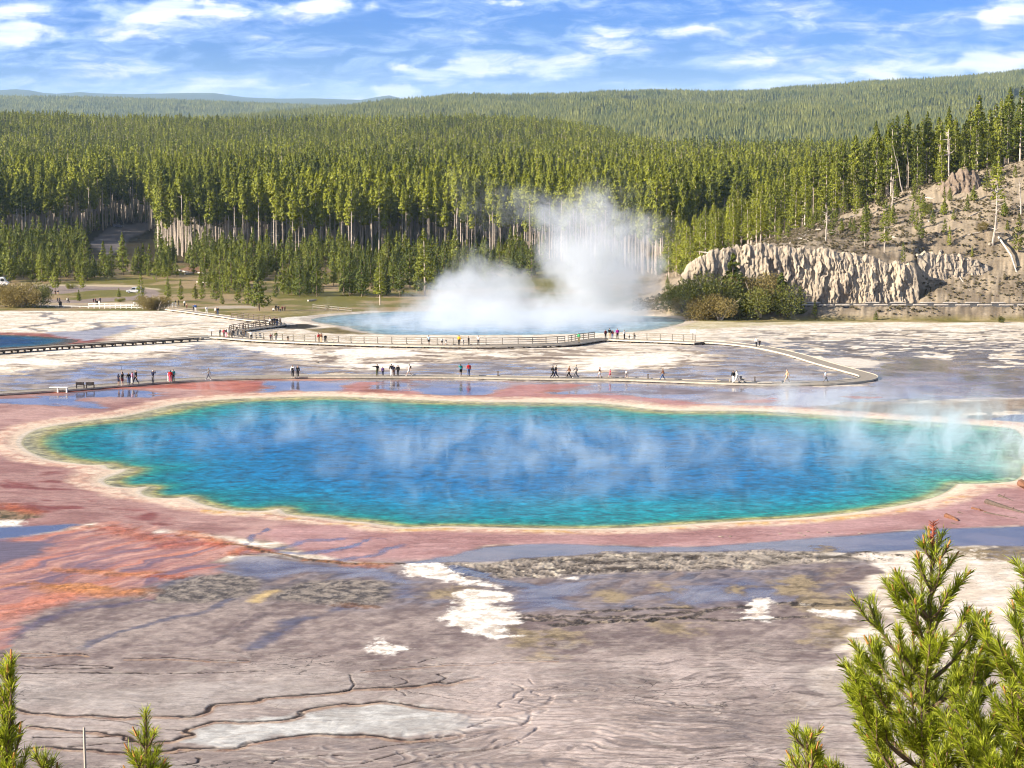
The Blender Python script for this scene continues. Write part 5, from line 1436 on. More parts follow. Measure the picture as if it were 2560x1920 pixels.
# road with log barriers along the foot of the rocks
ry = 446.5
rx = np.linspace(34, 160, 60)
RZ = [float(ground_z(np.array([a]), np.array([ry]))[0]) for a in rx]
zr_ = max(RZ[20:]) + .42
V = []; 
for a in rx:
    V += [(a, ry - 2.9, zr_), (a, ry + 3.0, zr_ + .05), (a, ry + 4.2, zr_ - 1.2), (a, ry - 4.2, zr_ - 1.2)]
fs_ = []
for i in range(len(rx) - 1):
    for p_, q_ in ((0, 1), (1, 2), (3, 0)): fs_.append((i * 4 + p_, i * 4 + 4 + p_, i * 4 + 4 + q_, i * 4 + q_) if p_ != 3 else (i * 4 + 3, i * 4 + 7, i * 4 + 4, i * 4))
tag(obj('road', mesh_np('road', V, fs_, M_ASPH)), 'narrow grey road running along the foot of the rock face', kind='structure')
for side, yo, us in (('near', ry - 2.6, (2018, 2062, 2102, 2148, 2198, 2243, 2296, 2348, 2402, 2456, 2510, 2556)), ('far', ry + 2.6, (1986, 2030, 2176, 2238, 2312, 2370, 2425, 2490))):
    for u in us:
        x_ = (u - 1280) / F * yo * 1.008
        e = log((x_ - 1.45, yo, zr_ + .2), (x_ + 1.45, yo + .1, zr_ + .2), .17, .15, M_LOG, f'pale barrier log on the {"outer" if side == "near" else "inner"} edge of the road below the rocks', 'barrier_log', 0, u)
        e['group'] = f'barrier logs on the {"outer" if side == "near" else "inner"} edge of the road'

# driftwood on the pink apron
def drift(a, b, r0, r1, mat, lab, stubs=0, seed=0):
    A_, B_ = G(*a), G(*b)
    log((float(A_[0]), float(A_[1]), r0 * .7 + .1), (float(B_[0]), float(B_[1]), r1 * .7 + .06), r0, r1, mat, lab, 'driftwood', stubs, seed)


for k, (a, b, r0, r1, mt, lab, st) in enumerate([((2466, 1262), (2575, 1292), .26, .12, M_LOGB, 'thick brown driftwood trunk on the pink apron', 1), ((2430, 1276), (2470, 1285), .14, .06, M_LOGO, 'orange stained driftwood piece beside the thick trunk', 2), ((2365, 1297), (2396, 1308), .24, .12, M_LOGO, 'short rusty driftwood stump lying alone on the pink apron', 0), ((2395, 1286), (2414, 1290), .1, .05, M_LOGB, 'tiny brown driftwood stick on the pink apron', 0), ((2497, 1245), (2534, 1257), .16, .07, M_LOGB, 'brown driftwood behind the thick trunk', 1), ((2460, 1286), (2580, 1306), .1, .03, M_LOGB, 'long thin driftwood branch in front of the thick trunk', 4), ((2552, 1218), (2575, 1232), .4, .2, M_LOGO, 'bright orange driftwood root at the edge of the view', 3), ((2378, 1313), (2412, 1320), .09, .04, M_LOGB, 'thin dark stick in front of the rusty stump', 0)]):
    drift(a, b, r0, r1, mt, lab, st, k)
for k, (a, b, lab) in enumerate([((442, 676), (476, 684), 'white log lying on the sunny mound'), ((462, 687), (480, 684), 'short white log below the sunny mound'), ((495, 684), (520, 687), 'pale log beside the sunny mound'), ((492, 707), (518, 709), 'white log on the lawn before the trees'), ((578, 697), (596, 697), 'bleached log among the lawn trees'), ((708, 704), (735, 706), 'bleached log between the bank pines'), ((770, 754), (790, 752), 'pale log on the bank above the crater'), ((140, 566), (164, 566), 'white barrier log at the car park entrance')]):
    pa, pb = hit(*a), hit(*b); up = Vector((0, 0, .25))
    log(Vector(pa) + up, Vector(pb) + up, .24, .2, M_LOG, lab, 'fallen_log', 0, k)
# ------------------------------------------------------------------ boardwalks
M_DECK = simple('deck_planks', (.26, .225, .18), .85, .2, 2.5)
M_EDGE = simple('edge_board', (.46, .41, .33), .85, .2, 2.0)
M_POST = simple('timber_support', (.13, .10, .075), .9, .25, 3.0)
M_RAIL = simple('rail_wood', (.21, .185, .15), .85, .2, 2.0)
M_WHITE = simple('white_paint', (.74, .72, .68), .7, .08, 3.0)
# plank joints across the deck
_nt = NT(M_DECK.node_tree); _b = M_DECK.node_tree.nodes['Principled BSDF']


def Gh(u, v, h):
    vt = 960 + F * np.tan(np.arctan((H - _zz - h) / _yy) - PITCH)
    y_ = np.interp(v, vt[::-1], _yy[::-1]); z_ = float(base_z(y_)) + h
    dx, dy, dz_ = raydir(u, v)
    return Vector((float(dx / dy * y_), float(y_), z_))


def resample(P, step):
    P = [Vector(p) for p in P]; out = [P[0]]; acc = 0
    for a, b in zip(P[:-1], P[1:]):
        L = (b - a).length
        while acc + L >= step:
            t = (step - acc) / L; a = a.lerp(b, t); out.append(a.copy()); L = (b - a).length; acc = 0
        acc += L
    out.append(P[-1]); return out


def offset(P, d, dz_=0):
    out = []
    for i, p in enumerate(P):
        t = P[min(i + 1, len(P) - 1)] - P[max(i - 1, 0)]; t.z = 0; t.normalize()
        out.append(p + Vector((-t.y, t.x, 0)) * d + Vector((0, 0, dz_)))
    return out


def strip(P, w, th, top=0.0):
    """deck as a solid strip"""
    mb = MB(); L = offset(P, w / 2, top); Rr = offset(P, -w / 2, top)
    for i in range(len(P) - 1):
        a, b, c, d = L[i], Rr[i], Rr[i + 1], L[i + 1]; dn = Vector((0, 0, -th))
        mb.poly([a, b, c, d]); mb.poly([a + dn, d + dn, c + dn, b + dn]); mb.poly([b, b + dn, c + dn, c]); mb.poly([a, d, d + dn, a + dn])
    mb.poly([L[0], L[0] + Vector((0, 0, -th)), Rr[0] + Vector((0, 0, -th)), Rr[0]]); mb.poly([L[-1], Rr[-1], Rr[-1] + Vector((0, 0, -th)), L[-1] + Vector((0, 0, -th))])
    return mb


def boardwalk(px, h, w, label, sup=3.2, edge=.16, edge_h=.1, rails=(), smooth=5, hend=None, posts_w=.28, edge_mat=None):
    P = [Vector(p) for p in catmull([Gh(u, v, h) for u, v in px], smooth)]
    P = resample(P, .9)
    if hend:
        for i_, p_ in enumerate(P[-16:]): p_.z += (hend - h) * (i_ + 1) / 16
    o = P[len(P) // 2].copy(); o.z -= h
    e = tag(empty('boardwalk', o), label, 'boardwalk')
    Q = [p - o for p in P]
    strip(Q, w, .09).build('deck', M_DECK, e)
    for s in (1, -1):
        E_ = offset(Q, s * (w / 2 + .04), .06)
        strip(E_, .09, .21, 0).build('edge_board', edge_mat or M_EDGE, e)
    S = resample(P, sup)
    S = S[:98]
    T = [S[min(i + 1, len(S) - 1)] - S[max(i - 1, 0)] for i in range(len(S))]
    for i, p in enumerate(S):
        a = math.atan2(T[i].y, T[i].x)
        hh = h + .3
        mb = MB(); c = p - o
        mb.box((c.x, c.y, c.z - .22), (.16, w + .1, .2), a)
        for s in (-.38, .38): mb.box((c.x - math.sin(a) * s * w, c.y + math.cos(a) * s * w, c.z - .3 - hh / 2), (posts_w, .16, hh), a)
        mb.build('support', M_POST, e)
    for lo, hi_, side, mat in rails:
        # portion of the walk between two photo columns
        seg = [p for p in P if lo <= PIX(p.x, p.y, p.z)[0] <= hi_]
        seg = offset([p - o for p in seg], side * (w / 2 - .08), 0)
        r = tag(empty('railing'), None); r.parent = e
        for zz_, tk in ((1.05, .1), (.72, .09), (.40, .09)):
            strip([q + Vector((0, 0, zz_)) for q in seg], .06 if zz_ < 1 else .14, tk).build('rail', mat, r)
        for q in resample(seg, 2.5)[:90]:
            mb = MB(); mb.box((q.x, q.y, q.z + .48), (.12, .12, 1.1)); mb.build('post', mat, r)
    return e, P


NEAR_PX = [(-90, 987), (0, 982), (130, 974), (180, 971), (250, 965), (320, 960), (400, 953), (520, 946), (640, 942), (760, 940), (860, 940), (1000, 940), (1170, 941), (1400, 945), (1530, 946), (1660, 950), (1850, 957), (1980, 958), (2070, 956), (2130, 952), (2166, 946), (2168, 938), (2130, 927), (2060, 908), (1980, 884), (1900, 867), (1830, 860), (1750, 856)]
nearwalk = boardwalk(NEAR_PX, .38, 2.3, 'long plain walkway along the far shore of the blue pool, doubling back at its end', 4.2, hend=.585)
FAR_PX = [(1748, 855.6), (1720, 854.6), (1650, 851.5), (1600, 850), (1560, 848.5), (1530, 847), (1505, 847), (1470, 851), (1430, 857.5), (1380, 860.5), (1280, 863), (1150, 863.5), (1000, 861.5), (860, 858), (740, 853.5), (660, 850), (600, 846), (560, 842.5), (520, 841.5), (486, 843)]
farwalk = boardwalk(FAR_PX, .6, 2.6, 'railed boardwalk running along the near edge of the steaming crater', 2.6, rails=((600, 1432, -1, M_RAIL), (1436, 1508, -1, M_RAIL), (1566, 1730, -1, M_RAIL)))
BACK_PX = [(596, 841), (582, 834), (592, 827), (630, 820.5), (680, 814.5), (700, 810), (690, 806.5), (655, 802), (600, 796), (560, 790), (520, 785), (470, 778), (425, 773)]
backwalk = boardwalk(BACK_PX, .55, 2.2, 'boardwalk climbing from the trailhead fence to the crater bend', 3.0, rails=((590, 690, -1, M_POST), (588, 690, 1, M_POST)))
LEFT_PX = [(484, 844), (440, 847), (400, 849.5), (300, 855), (180, 862), (60, 870), (0, 874.5), (-120, 883)]
leftwalk = boardwalk(LEFT_PX, .75, 2.0, 'dark edged boardwalk on stilts passing the small teal pool', 2.4, edge_mat=M_POST, posts_w=.3)


# ------------------------------------------------------------------ benches, signs, fences, stroller
def on(u, v, h=0.0):
    return Gh(u, v, h) if h else Vector(hit(u, v))


M_DARKW = simple('dark_bench_wood', (.045, .035, .03), .7, .2, 4.0)
for u, lab in ((200, 'dark bench with slatted back on the walkway beside the white slab bench'), (225, 'dark bench with slatted back on the walkway next to the standing visitors')):
    p = on(u, 971.5, .38); e = tag(empty('bench', p, .02), lab, 'bench')
    mb = MB()
    for k in range(4): mb.box((0, .12 + k * .11, .43), (1.02, .095, .04))
    mb.build('seat', M_DARKW, e)
    mb = MB()
    for k in range(4): mb.box((0, .03 - k * .015, .52 + k * .085), (1.04, .035, .078))
    mb.build('backrest', M_DARKW, e)
    for sx in (-.46, .46):
        for sy, hh in ((.05, .8), (.45, .42)):
            m2 = MB(); m2.box((sx, sy, hh / 2 + .002), (.06, .06, hh)); m2.build('leg', M_DARKW, e)
p = on(151, 974.5, .38); e = tag(empty('bench', p, -.03), 'white slab bench without back on the walkway edge', 'bench')
mb = MB(); mb.box((0, -.9, .42), (2.3, .5, .08)); mb.build('seat', M_WHITE, e)
for sx in (-.1, 1.0):
    mb = MB(); mb.box((sx, -.9, .05), (.16, .4, .66)); mb.build('leg', M_WHITE, e)
p = on(1826, 956, .38); e = tag(empty('bench', p, .0), 'long low wooden bench behind the stroller on the walkway', 'bench')
mb = MB()
for k in range(3): mb.box((0, .75 + k * .13, .45), (4.0, .12, .05))
mb.build('seat', M_EDGE, e)
for sx in (-1.7, 0, 1.7):
    mb = MB(); mb.box((sx, .88, .21), (.12, .36, .42)); mb.build('leg', M_EDGE, e)
p = on(1912, 964, .1); e = tag(empty('timber_step', p), 'dark timber step against the walkway edge', 'step')
mb = MB(); mb.box((0, 0, .15), (1.7, .5, .42)); mb.build('block', M_POST, e)
mb = MB(); mb.box((0, 0, .39), (1.8, .6, .05)); mb.build('tread', M_EDGE, e)
for u, v, lab in ((1887, 962, 'short dark post at the walkway edge beside the timber step'), (1620, 954, 'short brown post at the walkway edge by the striding visitor'), (1245, 948, 'short brown post at the middle of the walkway edge')):
    p = on(u, v, .0); mb = MB(); mb.box((0, 0, .4), (.16, .16, 1.1)); mb.box((0, 0, .97), (.2, .2, .05)); tag(mb.build('marker_post', M_POST, None, p), lab, 'post')


def sign(u, v, hpx, lab, wm=.9, hm=.55, face=M_WHITE):
    p = on(u, v); s = hpx * p.y / F
    e = tag(empty('sign', p), lab, 'sign')
    mb = MB(); mb.box((0, 0, s * .45 - .1), (.12, .12, s * .9 + .2)); mb.build('post', M_POST, e)
    mb = MB(); mb.box((0, -.09, s - hm * .4), (wm, .05, hm)); mb.build('panel', face, e)


sign(1732, 852, 28, 'white sign on a dark post behind the railing at the crater', 1.0, .6)
sign(529, 850, 26, 'pale angled sign on a thin post near the crater bend', 1.0, .3)


def fence(pa, pb, n, hgt, lab, mat=M_WHITE, rails=3):
    a, b = Vector(pa), Vector(pb); o = (a + b) / 2; e = tag(empty('fence', o), lab, 'fence')
    for k in range(n):
        q = a.lerp(b, k / (n - 1)) - o; q.z = gz(q.x + o.x, q.y + o.y) - o.z
        mb = MB(); mb.box((q.x, q.y, q.z + hgt / 2 - .1), (.14, .14, hgt + .2)); mb.build('post', mat, e)
    for r_ in range(rails):
        z_ = hgt * (1 - r_ / max(rails, 1) * .9) - .08
        mb = MB(); mb.tube([a - o + Vector((0, -.09, z_)), b - o + Vector((0, -.09, z_))], .075, 5); mb.build('rail', mat, e)


fence(on(222, 771), on(356, 773), 11, 1.15, 'white rail fence at the trailhead behind the flats')
fence(on(100, 768), on(220, 770), 7, .45, 'low white rail along the edge of the meadow', rails=1)
fence(on(412, 770), on(440, 768), 4, 1.1, 'short white fence panel beside the path end')
fence(on(782, 772), on(880, 782), 7, 1.0, 'pale rail fence above the crater bank', M_RAIL, 2)

p = on(1856, 957.5, .38)
e = tag(empty('stroller', p, .25), 'dark stroller with a white hood pushed along the walkway', 'stroller')
M_BLK = simple('black_fabric', (.02, .02, .025), .8, .2, 6.0)
mb = MB()
for s in (-.22, .22):
    mb.tube([(-.55, s, 1.0), (-.35, s, .7), (.35, s, .12)], .018, 6); mb.tube([(-.35, s, .12), (.1, s, .55)], .018, 6)
mb.tube([(-.55, -.22, 1.0), (-.55, .22, 1.0)], .022, 6)
mb.build('frame', M_BLK, e)
mb = MB(); mb.box((0, 0, .45), (.4, .38, .08)); mb.box((-.2, 0, .68), (.08, .38, .45)); mb.build('seat', M_BLK, e)
mb = MB()
pr = [(-.24 + .44 * math.sin(t), .78 + .30 * math.cos(t)) for t in np.linspace(-.9, 1.25, 9)]
for (a0, b0), (a1, b1) in zip(pr[:-1], pr[1:]): mb.poly([(a0, -.24, b0), (a1, -.24, b1), (a1, .24, b1), (a0, .24, b0)])
for s in (-.24, .24): mb.poly([(a_, s, b_) for a_, b_ in pr])
mb.build('canopy', M_WHITE, e)
for sx in (-.35, .36):
    for s in (-.25, .25):
        mb = MB(); mb.tube([(sx, s - .025, .11), (sx, s + .025, .11)], .11, 12); mb.build('wheel', M_BLK, e)


# ------------------------------------------------------------------ vehicles
def paint(name, col):
    m, nt, b = material(name)
    p_ = nt.new('ShaderNodeTexCoord').outputs['Object']
    n_ = nt.noise(p_, 2.0, 3, .5)
    nt.l.new(nt.ramp(n_, [(.3, tuple(c * .92 for c in col)), (.7, tuple(min(1, c * 1.05) for c in col))]), b.inputs['Base Color'])
    b.inputs['Roughness'].default_value = .3; b.inputs['Coat Weight'].default_value = .5
    return m


M_GLASS = simple('dark_glass', (.02, .025, .03), .1, .1, 2.0, spec=.6)
M_TYRE = simple('tyre_rubber', (.02, .02, .02), .9, .2, 8.0)
M_RIM = simple('steel_rim', (.4, .4, .42), .4, .1, 8.0, metallic=.7)
M_LAMP = simple('lamp_lens', (.8, .8, .75), .2, .05, 8.0)


def vehicle(name, prof_, win, width, wx_, wr, mat, loc, rz, lab, cat):
    e = tag(empty(name, loc, rz), lab, cat)
    bm = bmesh.new(); w2 = width / 2
    L_ = [bm.verts.new((a, -w2 * k, b)) for a, b, k in prof_]; R_ = [bm.verts.new((a, w2 * k, b)) for a, b, k in prof_]
    n_ = len(prof_)
    for i in range(n_): bm.faces.new((L_[i], L_[(i + 1) % n_], R_[(i + 1) % n_], R_[i]))
    bm.faces.new(list(reversed(L_))); bm.faces.new(R_)
    bmesh.ops.recalc_face_normals(bm, faces=bm.faces)
    bmesh.ops.bevel(bm, geom=list(bm.edges), offset=.05, segments=2, affect='EDGES', clamp_overlap=True)
    me = bpy.data.meshes.new('body'); bm.to_mesh(me); bm.free(); me.materials.append(mat); obj('body', me, e)
    for poly_ in win:
        for s in (-1, 1):
            mb = MB(); pts_ = [(a, s * (w2 * k + .012), b) for a, b, k in poly_]
            mb.poly(pts_ if s < 0 else pts_[::-1]); mb.build('side_window', M_GLASS, e)
    xs_ = [a for a, b, k in prof_]; roof = max(b for a, b, k in prof_)
    for s, x_ in ((1, wx_[1]), (-1, wx_[1]), (1, wx_[0]), (-1, wx_[0])):
        w_ = empty('wheel', (x_, s * (w2 - .08), wr)); w_.parent = e
        mb = MB(); mb.tube([(0, -.11, 0), (0, .11, 0)], wr, 16); mb.build('tyre', M_TYRE, w_)
        mb = MB(); mb.tube([(0, -.118, 0), (0, .118, 0)], wr * .6, 12); mb.build('rim', M_RIM, w_)
    x1 = max(xs_)
    for s in (-1, 1):
        mb = MB(); mb.box((x1 - .03, s * w2 * .7, .68), (.1, .3, .14)); mb.build('headlight', M_LAMP, e)
    return e


SUV = ([(-2.2, .35, 1), (2.15, .35, 1), (2.25, .75, .96), (1.15, 1.0, .95), (.45, 1.62, .82), (-1.9, 1.66, .82), (-2.25, 1.0, .95)], [[(1.0, 1.02, .95), (.42, 1.52, .83), (-.4, 1.54, .83), (-.4, 1.02, .95)], [(-.5, 1.02, .95), (-.5, 1.54, .83), (-1.75, 1.55, .83), (-2.05, 1.04, .95)]])
VAN = ([(-3.2, .4, 1), (3.0, .4, 1), (3.15, 1.0, .97), (2.5, 1.45, .95), (1.9, 2.6, .92), (-3.2, 2.7, .92)], [[(2.3, 1.5, .95), (1.85, 2.3, .93), (1.0, 2.3, .93), (1.0, 1.5, .95)], [(.6, 1.55, .95), (.6, 2.25, .93), (-2.6, 2.25, .93), (-2.6, 1.55, .95)]])
vehicle('parked_car', *SUV, 1.85, (-1.4, 1.4), .36, paint('silver_paint', (.42, .43, .44)), on(338, 733), 2.9, 'silver car with dark windows stopped on the road loop', 'car')
vehicle('parked_car', *SUV, 1.85, (-1.4, 1.4), .36, paint('blue_paint', (.02, .03, .09)), on(295, 569), .15, 'dark blue car at the back of the shaded car park', 'car')
vehicle('parked_car', *SUV, 1.85, (-1.4, 1.4), .36, paint('grey_paint', (.10, .11, .13)), on(161, 604), .1, 'dark grey car at the car park entrance between pines', 'car')
vehicle('bus', *VAN, 2.3, (-2.1, 2.0), .42, paint('yellow_paint', (.62, .42, .02)), on(66, 588), .1, 'yellow bus glimpsed between the trees', 'bus')
vehicle('van', *VAN, 2.3, (-2.1, 2.0), .42, paint('white_paint_van', (.75, .76, .78)), on(-6, 716), .05, 'white van at the edge of the view beside the willow mound', 'van')
# ------------------------------------------------------------------ people
def skin(name, V, Ed, Rd, root=0, lev=1):
    me = bpy.data.meshes.new(name); me.from_pydata(V, Ed, [])
    o = bpy.data.objects.new(name, me); COL.objects.link(o)
    o.modifiers.new('skin', 'SKIN').use_smooth_shade = True
    sv = me.skin_vertices[0].data
    for i, r_ in enumerate(Rd):
        sv[i].radius = r_ if hasattr(r_, '__len__') else (r_, r_)
        sv[i].use_root = (i == root)
    s = o.modifiers.new('sub', 'SUBSURF'); s.levels = lev; s.render_levels = lev
    dg = bpy.context.evaluated_depsgraph_get(); dg.update()
    out = bpy.data.meshes.new_from_object(o.evaluated_get(dg))
    out.name = name
    COL.objects.unlink(o); bpy.data.objects.remove(o)
    return out


def pose(kind):
    """joint positions of a 1.72 m figure facing +y"""
    J = dict(pel=(0, 0, .95), sp=(0, .01, 1.14), ch=(0, 0, 1.34), nk=(0, .0, 1.475), hb=(0, .022, 1.54), hm=(0, .028, 1.61), ht=(0, .02, 1.69))
    for s, n in ((-1, 'l'), (1, 'r')):
        J.update({'sh' + n: (s * .185, 0, 1.40), 'el' + n: (s * .245, -.03, 1.13), 'wr' + n: (s * .25, .07, .90), 'hp' + n: (s * .095, 0, .90), 'kn' + n: (s * .10, .02, .49), 'an' + n: (s * .105, -.02, .085), 'to' + n: (s * .12, .14, .035)})
    if kind == 'walk':
        J.update(knl=(-.10, .22, .52), anl=(-.10, .36, .13), tol=(-.11, .50, .09), knr=(.10, -.06, .50), anr=(.10, -.36, .16), tor=(.11, -.25, .04), ell=(-.25, -.16, 1.15), wrl=(-.24, -.20, .90), elr=(.25, .10, 1.14), wrr=(.22, .28, .97))
    if kind == 'photo':
        for s, n in ((-1, 'l'), (1, 'r')): J.update({'el' + n: (s * .24, .20, 1.30), 'wr' + n: (s * .09, .36, 1.52)})
    if kind == 'point':
        J.update(ell=(-.44, .10, 1.36), wrl=(-.66, .22, 1.42))
    if kind == 'up':
        J.update(elr=(.27, .14, 1.52), wrr=(.24, .26, 1.78))
    if kind == 'sit':
        for s, n in ((-1, 'l'), (1, 'r')): J.update({'kn' + n: (s * .13, .44, .93), 'an' + n: (s * .13, .46, .53), 'to' + n: (s * .14, .62, .49), 'wr' + n: (s * .15, .34, 1.0), 'el' + n: (s * .24, .08, 1.12)})
    if kind == 'bend':
        for k_ in ('sp', 'ch', 'nk', 'hb', 'hm', 'ht', 'shl', 'shr', 'ell', 'elr', 'wrl', 'wrr'):
            x_, y_, z_ = J[k_]; d_ = z_ - .95; J[k_] = (x_, y_ + d_ * .75, .95 + d_ * .62)
        J.update(wrl=(-.2, .5, .85), wrr=(.2, .5, .85))
    return J


def figure(kind, sleeve='long', legs='long', hair='short'):
    J = pose(kind); V = []; E_ = []; Rd = []; ix = {}

    def add(k, r_, par=None, p=None):
        ix[k] = len(V); V.append(p or J[k]); Rd.append(r_)
        if par: E_.append((ix[par], ix[k]))
    add('pel', .125); add('sp', .115, 'pel'); add('ch', .125, 'sp'); add('nk', .055, 'ch'); add('hb', (.065, .075), 'nk'); add('hm', (.082, .10), 'hb'); add('ht', (.062, .075), 'hm')
    h = Vector(J['hm']); add('nose', .016, 'hm', tuple(h + Vector((0, .098, -.015))))
    for s, n in ((-1, 'l'), (1, 'r')):
        add('ear' + n, .014, 'hm', tuple(h + Vector((s * .095, -.005, 0))))
        add('sh' + n, .062, 'ch'); add('el' + n, .043, 'sh' + n); add('wr' + n, .028, 'el' + n)
        w_, e_ = Vector(J['wr' + n]), Vector(J['el' + n]); d = (w_ - e_).normalized()
        sd_ = d.cross(Vector((s, .2, 0))).normalized(); nn_ = d.cross(sd_)
        add('pm' + n, (.038, .018), 'wr' + n, tuple(w_ + d * .07))
        for q, (lat, ln) in enumerate(((-.030, .062), (-.010, .075), (.010, .072), (.028, .056))):
            add(f'f{q}' + n, .0095, 'pm' + n, tuple(w_ + d * (.10 + ln * .45) + sd_ * lat)); add(f'g{q}' + n, .008, f'f{q}' + n, tuple(w_ + d * (.095 + ln) + sd_ * lat * 1.1 + nn_ * .018))
        add('th' + n, .011, 'pm' + n, tuple(w_ + d * .085 - sd_ * .058 + nn_ * .01))
        add('hp' + n, .088, 'pel'); add('kn' + n, .058, 'hp' + n); add('an' + n, .038, 'kn' + n); add('to' + n, .036, 'an' + n)
    body = skin('body', V, E_, Rd)

    def sub(name, keys, grow, cut=None):
        kk = [k for k in keys]; m = {k: i for i, (k, *_r) in enumerate(kk)}
        Vv = [r_[0] for k, *r_ in kk]; Rr = [r_[1] for k, *r_ in kk]; Ee = [(m[r_[2]], m[k]) for k, *r_ in kk if r_[2]]
        return skin(name, Vv, Ee, Rr)
    g = .022
    lp = lambda a, b, t: tuple(Vector(J[a]).lerp(Vector(J[b]), t))
    K = [('pel', tuple(Vector(J['pel']) + Vector((0, 0, -.10))), (.158, .158), None), ('sp', J['sp'], (.145, .145), 'pel'), ('ch', J['ch'], (.155, .155), 'sp'), ('nk', lp('ch', 'nk', .75), .075, 'ch')]
    for n in 'lr':
        K += [('sh' + n, J['sh' + n], .066 + g, 'ch')]
        if sleeve == 'long': K += [('el' + n, J['el' + n], .048 + g, 'sh' + n), ('wr' + n, lp('el' + n, 'wr' + n, .95), .034 + g, 'el' + n)]
        elif sleeve == 'short': K += [('el' + n, lp('sh' + n, 'el' + n, .7), .052 + g, 'sh' + n)]
    shirt = sub('shirt', K, g)
    K = [('ws', tuple(Vector(J['pel']).lerp(Vector(J['sp']), .75)), .128, None), ('pel', lp('ws0', 'pel', 1) if 0 else tuple(Vector(J['pel']) + Vector((0, 0, -.0))), .145, 'ws')]
    for n in 'lr':
        K += [('hp' + n, J['hp' + n], .095 + g * .7, 'pel')]
        if legs == 'long': K += [('kn' + n, J['kn' + n], .064 + g * .7, 'hp' + n), ('an' + n, lp('kn' + n, 'an' + n, .96), .048 + g * .7, 'kn' + n)]
        else: K += [('kn' + n, lp('hp' + n, 'kn' + n, .85), .078 + g, 'hp' + n)]
    low_ = sub('trousers', K, g)
    hm, ht = Vector(J['hm']), Vector(J['ht'])
    K = [('a', tuple(ht + Vector((0, -.012, .0))), .082, None), ('b', tuple(hm + Vector((0, -.038, .015))), .094, 'a'), ('c', tuple(hm + Vector((0, -.045, -.06))), .07, 'b')]
    if hair == 'long': K += [('d', tuple(hm + Vector((0, -.085, -.2))), (.09, .04), 'c'), ('e', tuple(hm + Vector((0, -.10, -.34))), (.06, .03), 'd')]
    hr = sub('hair', K, g)
    V, Rr, Ee = [], [], []
    shoes = []
    for n in 'lr':
        b = len(V); a_, t_ = Vector(J['an' + n]), Vector(J['to' + n])
        V += [tuple(a_ + (a_ - t_) * .25 - Vector((0, 0, .03))), tuple(a_.lerp(t_, .5) - Vector((0, 0, .01))), tuple(t_ + (t_ - a_) * .1)]; Rr += [.05, .052, .042]; Ee += [(b, b + 1), (b + 1, b + 2)]
        shoes.append(skin('shoe', V[b:], [(0, 1), (1, 2)], Rr[b:]))
    return dict(body=body, shirt=shirt, trousers=low_, hair=hr, shoe=shoes)


def cloth(name, c): return simple(name + '_cloth', tuple(srgb(*c) * .8), .9, .12, 8.0)


CL = {k: cloth(k, c) for k, c in dict(black=(24, 24, 28), white=(240, 238, 232), grey=(120, 120, 122), navy=(30, 36, 66), blue=(60, 96, 160), teal=(40, 150, 150), green=(70, 170, 110), red=(200, 36, 40), pink=(236, 150, 176), magenta=(190, 30, 150), yellow=(236, 180, 40), brown=(110, 74, 56), beige=(206, 176, 140), purple=(90, 60, 130), rose=(214, 70, 100), khaki=(150, 134, 100), olive=(90, 94, 60), jeans=(72, 96, 140), maroon=(104, 30, 40), pale_blue=(170, 196, 224)).items()}
CL = {k.replace('_', ' '): v for k, v in CL.items()}
SKIN = [simple('skin_tone', c, .6, .06, 10.0) for c in ((.56, .36, .26), (.42, .26, .18), (.24, .14, .09))]
HAIR = {k: simple(k + '_hair', c, .7, .25, 20.0) for k, c in dict(dark=(.02, .015, .012), brown=(.09, .05, .03), blond=(.42, .29, .13), grey=(.4, .39, .38)).items()}
HAIR['white hat'] = CL['white']; HAIR['black cap'] = CL['black']
FIG = {}


def fig(kind, sleeve, legs, hair):
    k = (kind, sleeve, legs, hair)
    if k not in FIG: FIG[k] = figure(*k)
    return FIG[k]


def setmat(o, m):
    if not o.data.materials: o.data.materials.append(m)
    o.material_slots[0].link = 'OBJECT'; o.material_slots[0].material = m


LABS = {}


def person(u, v, hpx, h, top, bottom, label, kind='stand', face=180, sleeve='long', legs='long', hair='dark', hl='short', group=None, sink=0.0):
    p = on(u, v, h) if h else on(u, v)
    s = hpx * p.y / F / 1.76
    if kind == 'sit': s = hpx * p.y / F / 1.30
    if kind == 'bend': s = hpx * p.y / F / 1.45
    f = fig(kind, sleeve, legs, hl)
    e = tag(empty('person', p - Vector((0, 0, (.46 * s if kind == 'sit' else 0) + sink)), R(face)), label, 'person', group)
    e.scale = (s, s, s)
    setmat(obj('body', f['body'], e), SKIN[int(u) % 5 % 3]); setmat(obj('shirt', f['shirt'], e), CL[top]); setmat(obj('trousers', f['trousers'], e), CL[bottom]); setmat(obj('hair', f['hair'], e), HAIR[hair])
    for sh in f['shoe']: setmat(obj('shoe', sh, e), CL['white' if int(u) % 3 == 0 else 'black'])
    LABS.setdefault(label, []).append(e)
    return e, s


def carried(owner, s, off, size, col, name, label, cat):
    """a bag on the back or in the hand: a thing of its own"""
    m = Matrix.Rotation(owner.rotation_euler[2], 4, 'Z')
    p = Vector(owner.location) + m @ Vector(off) * s
    bm = bmesh.new(); bmesh.ops.create_cube(bm, size=1)
    bmesh.ops.scale(bm, vec=Vector(size) * s, verts=bm.verts); bmesh.ops.bevel(bm, geom=list(bm.edges), offset=.05 * s, segments=2, affect='EDGES')
    me = bpy.data.meshes.new(name); bm.to_mesh(me); bm.free(); me.materials.append(CL[col])
    return tag(obj(name, me, None, p, (0, 0, owner.rotation_euler[2])), label, cat)


N_, FD = .38, .6
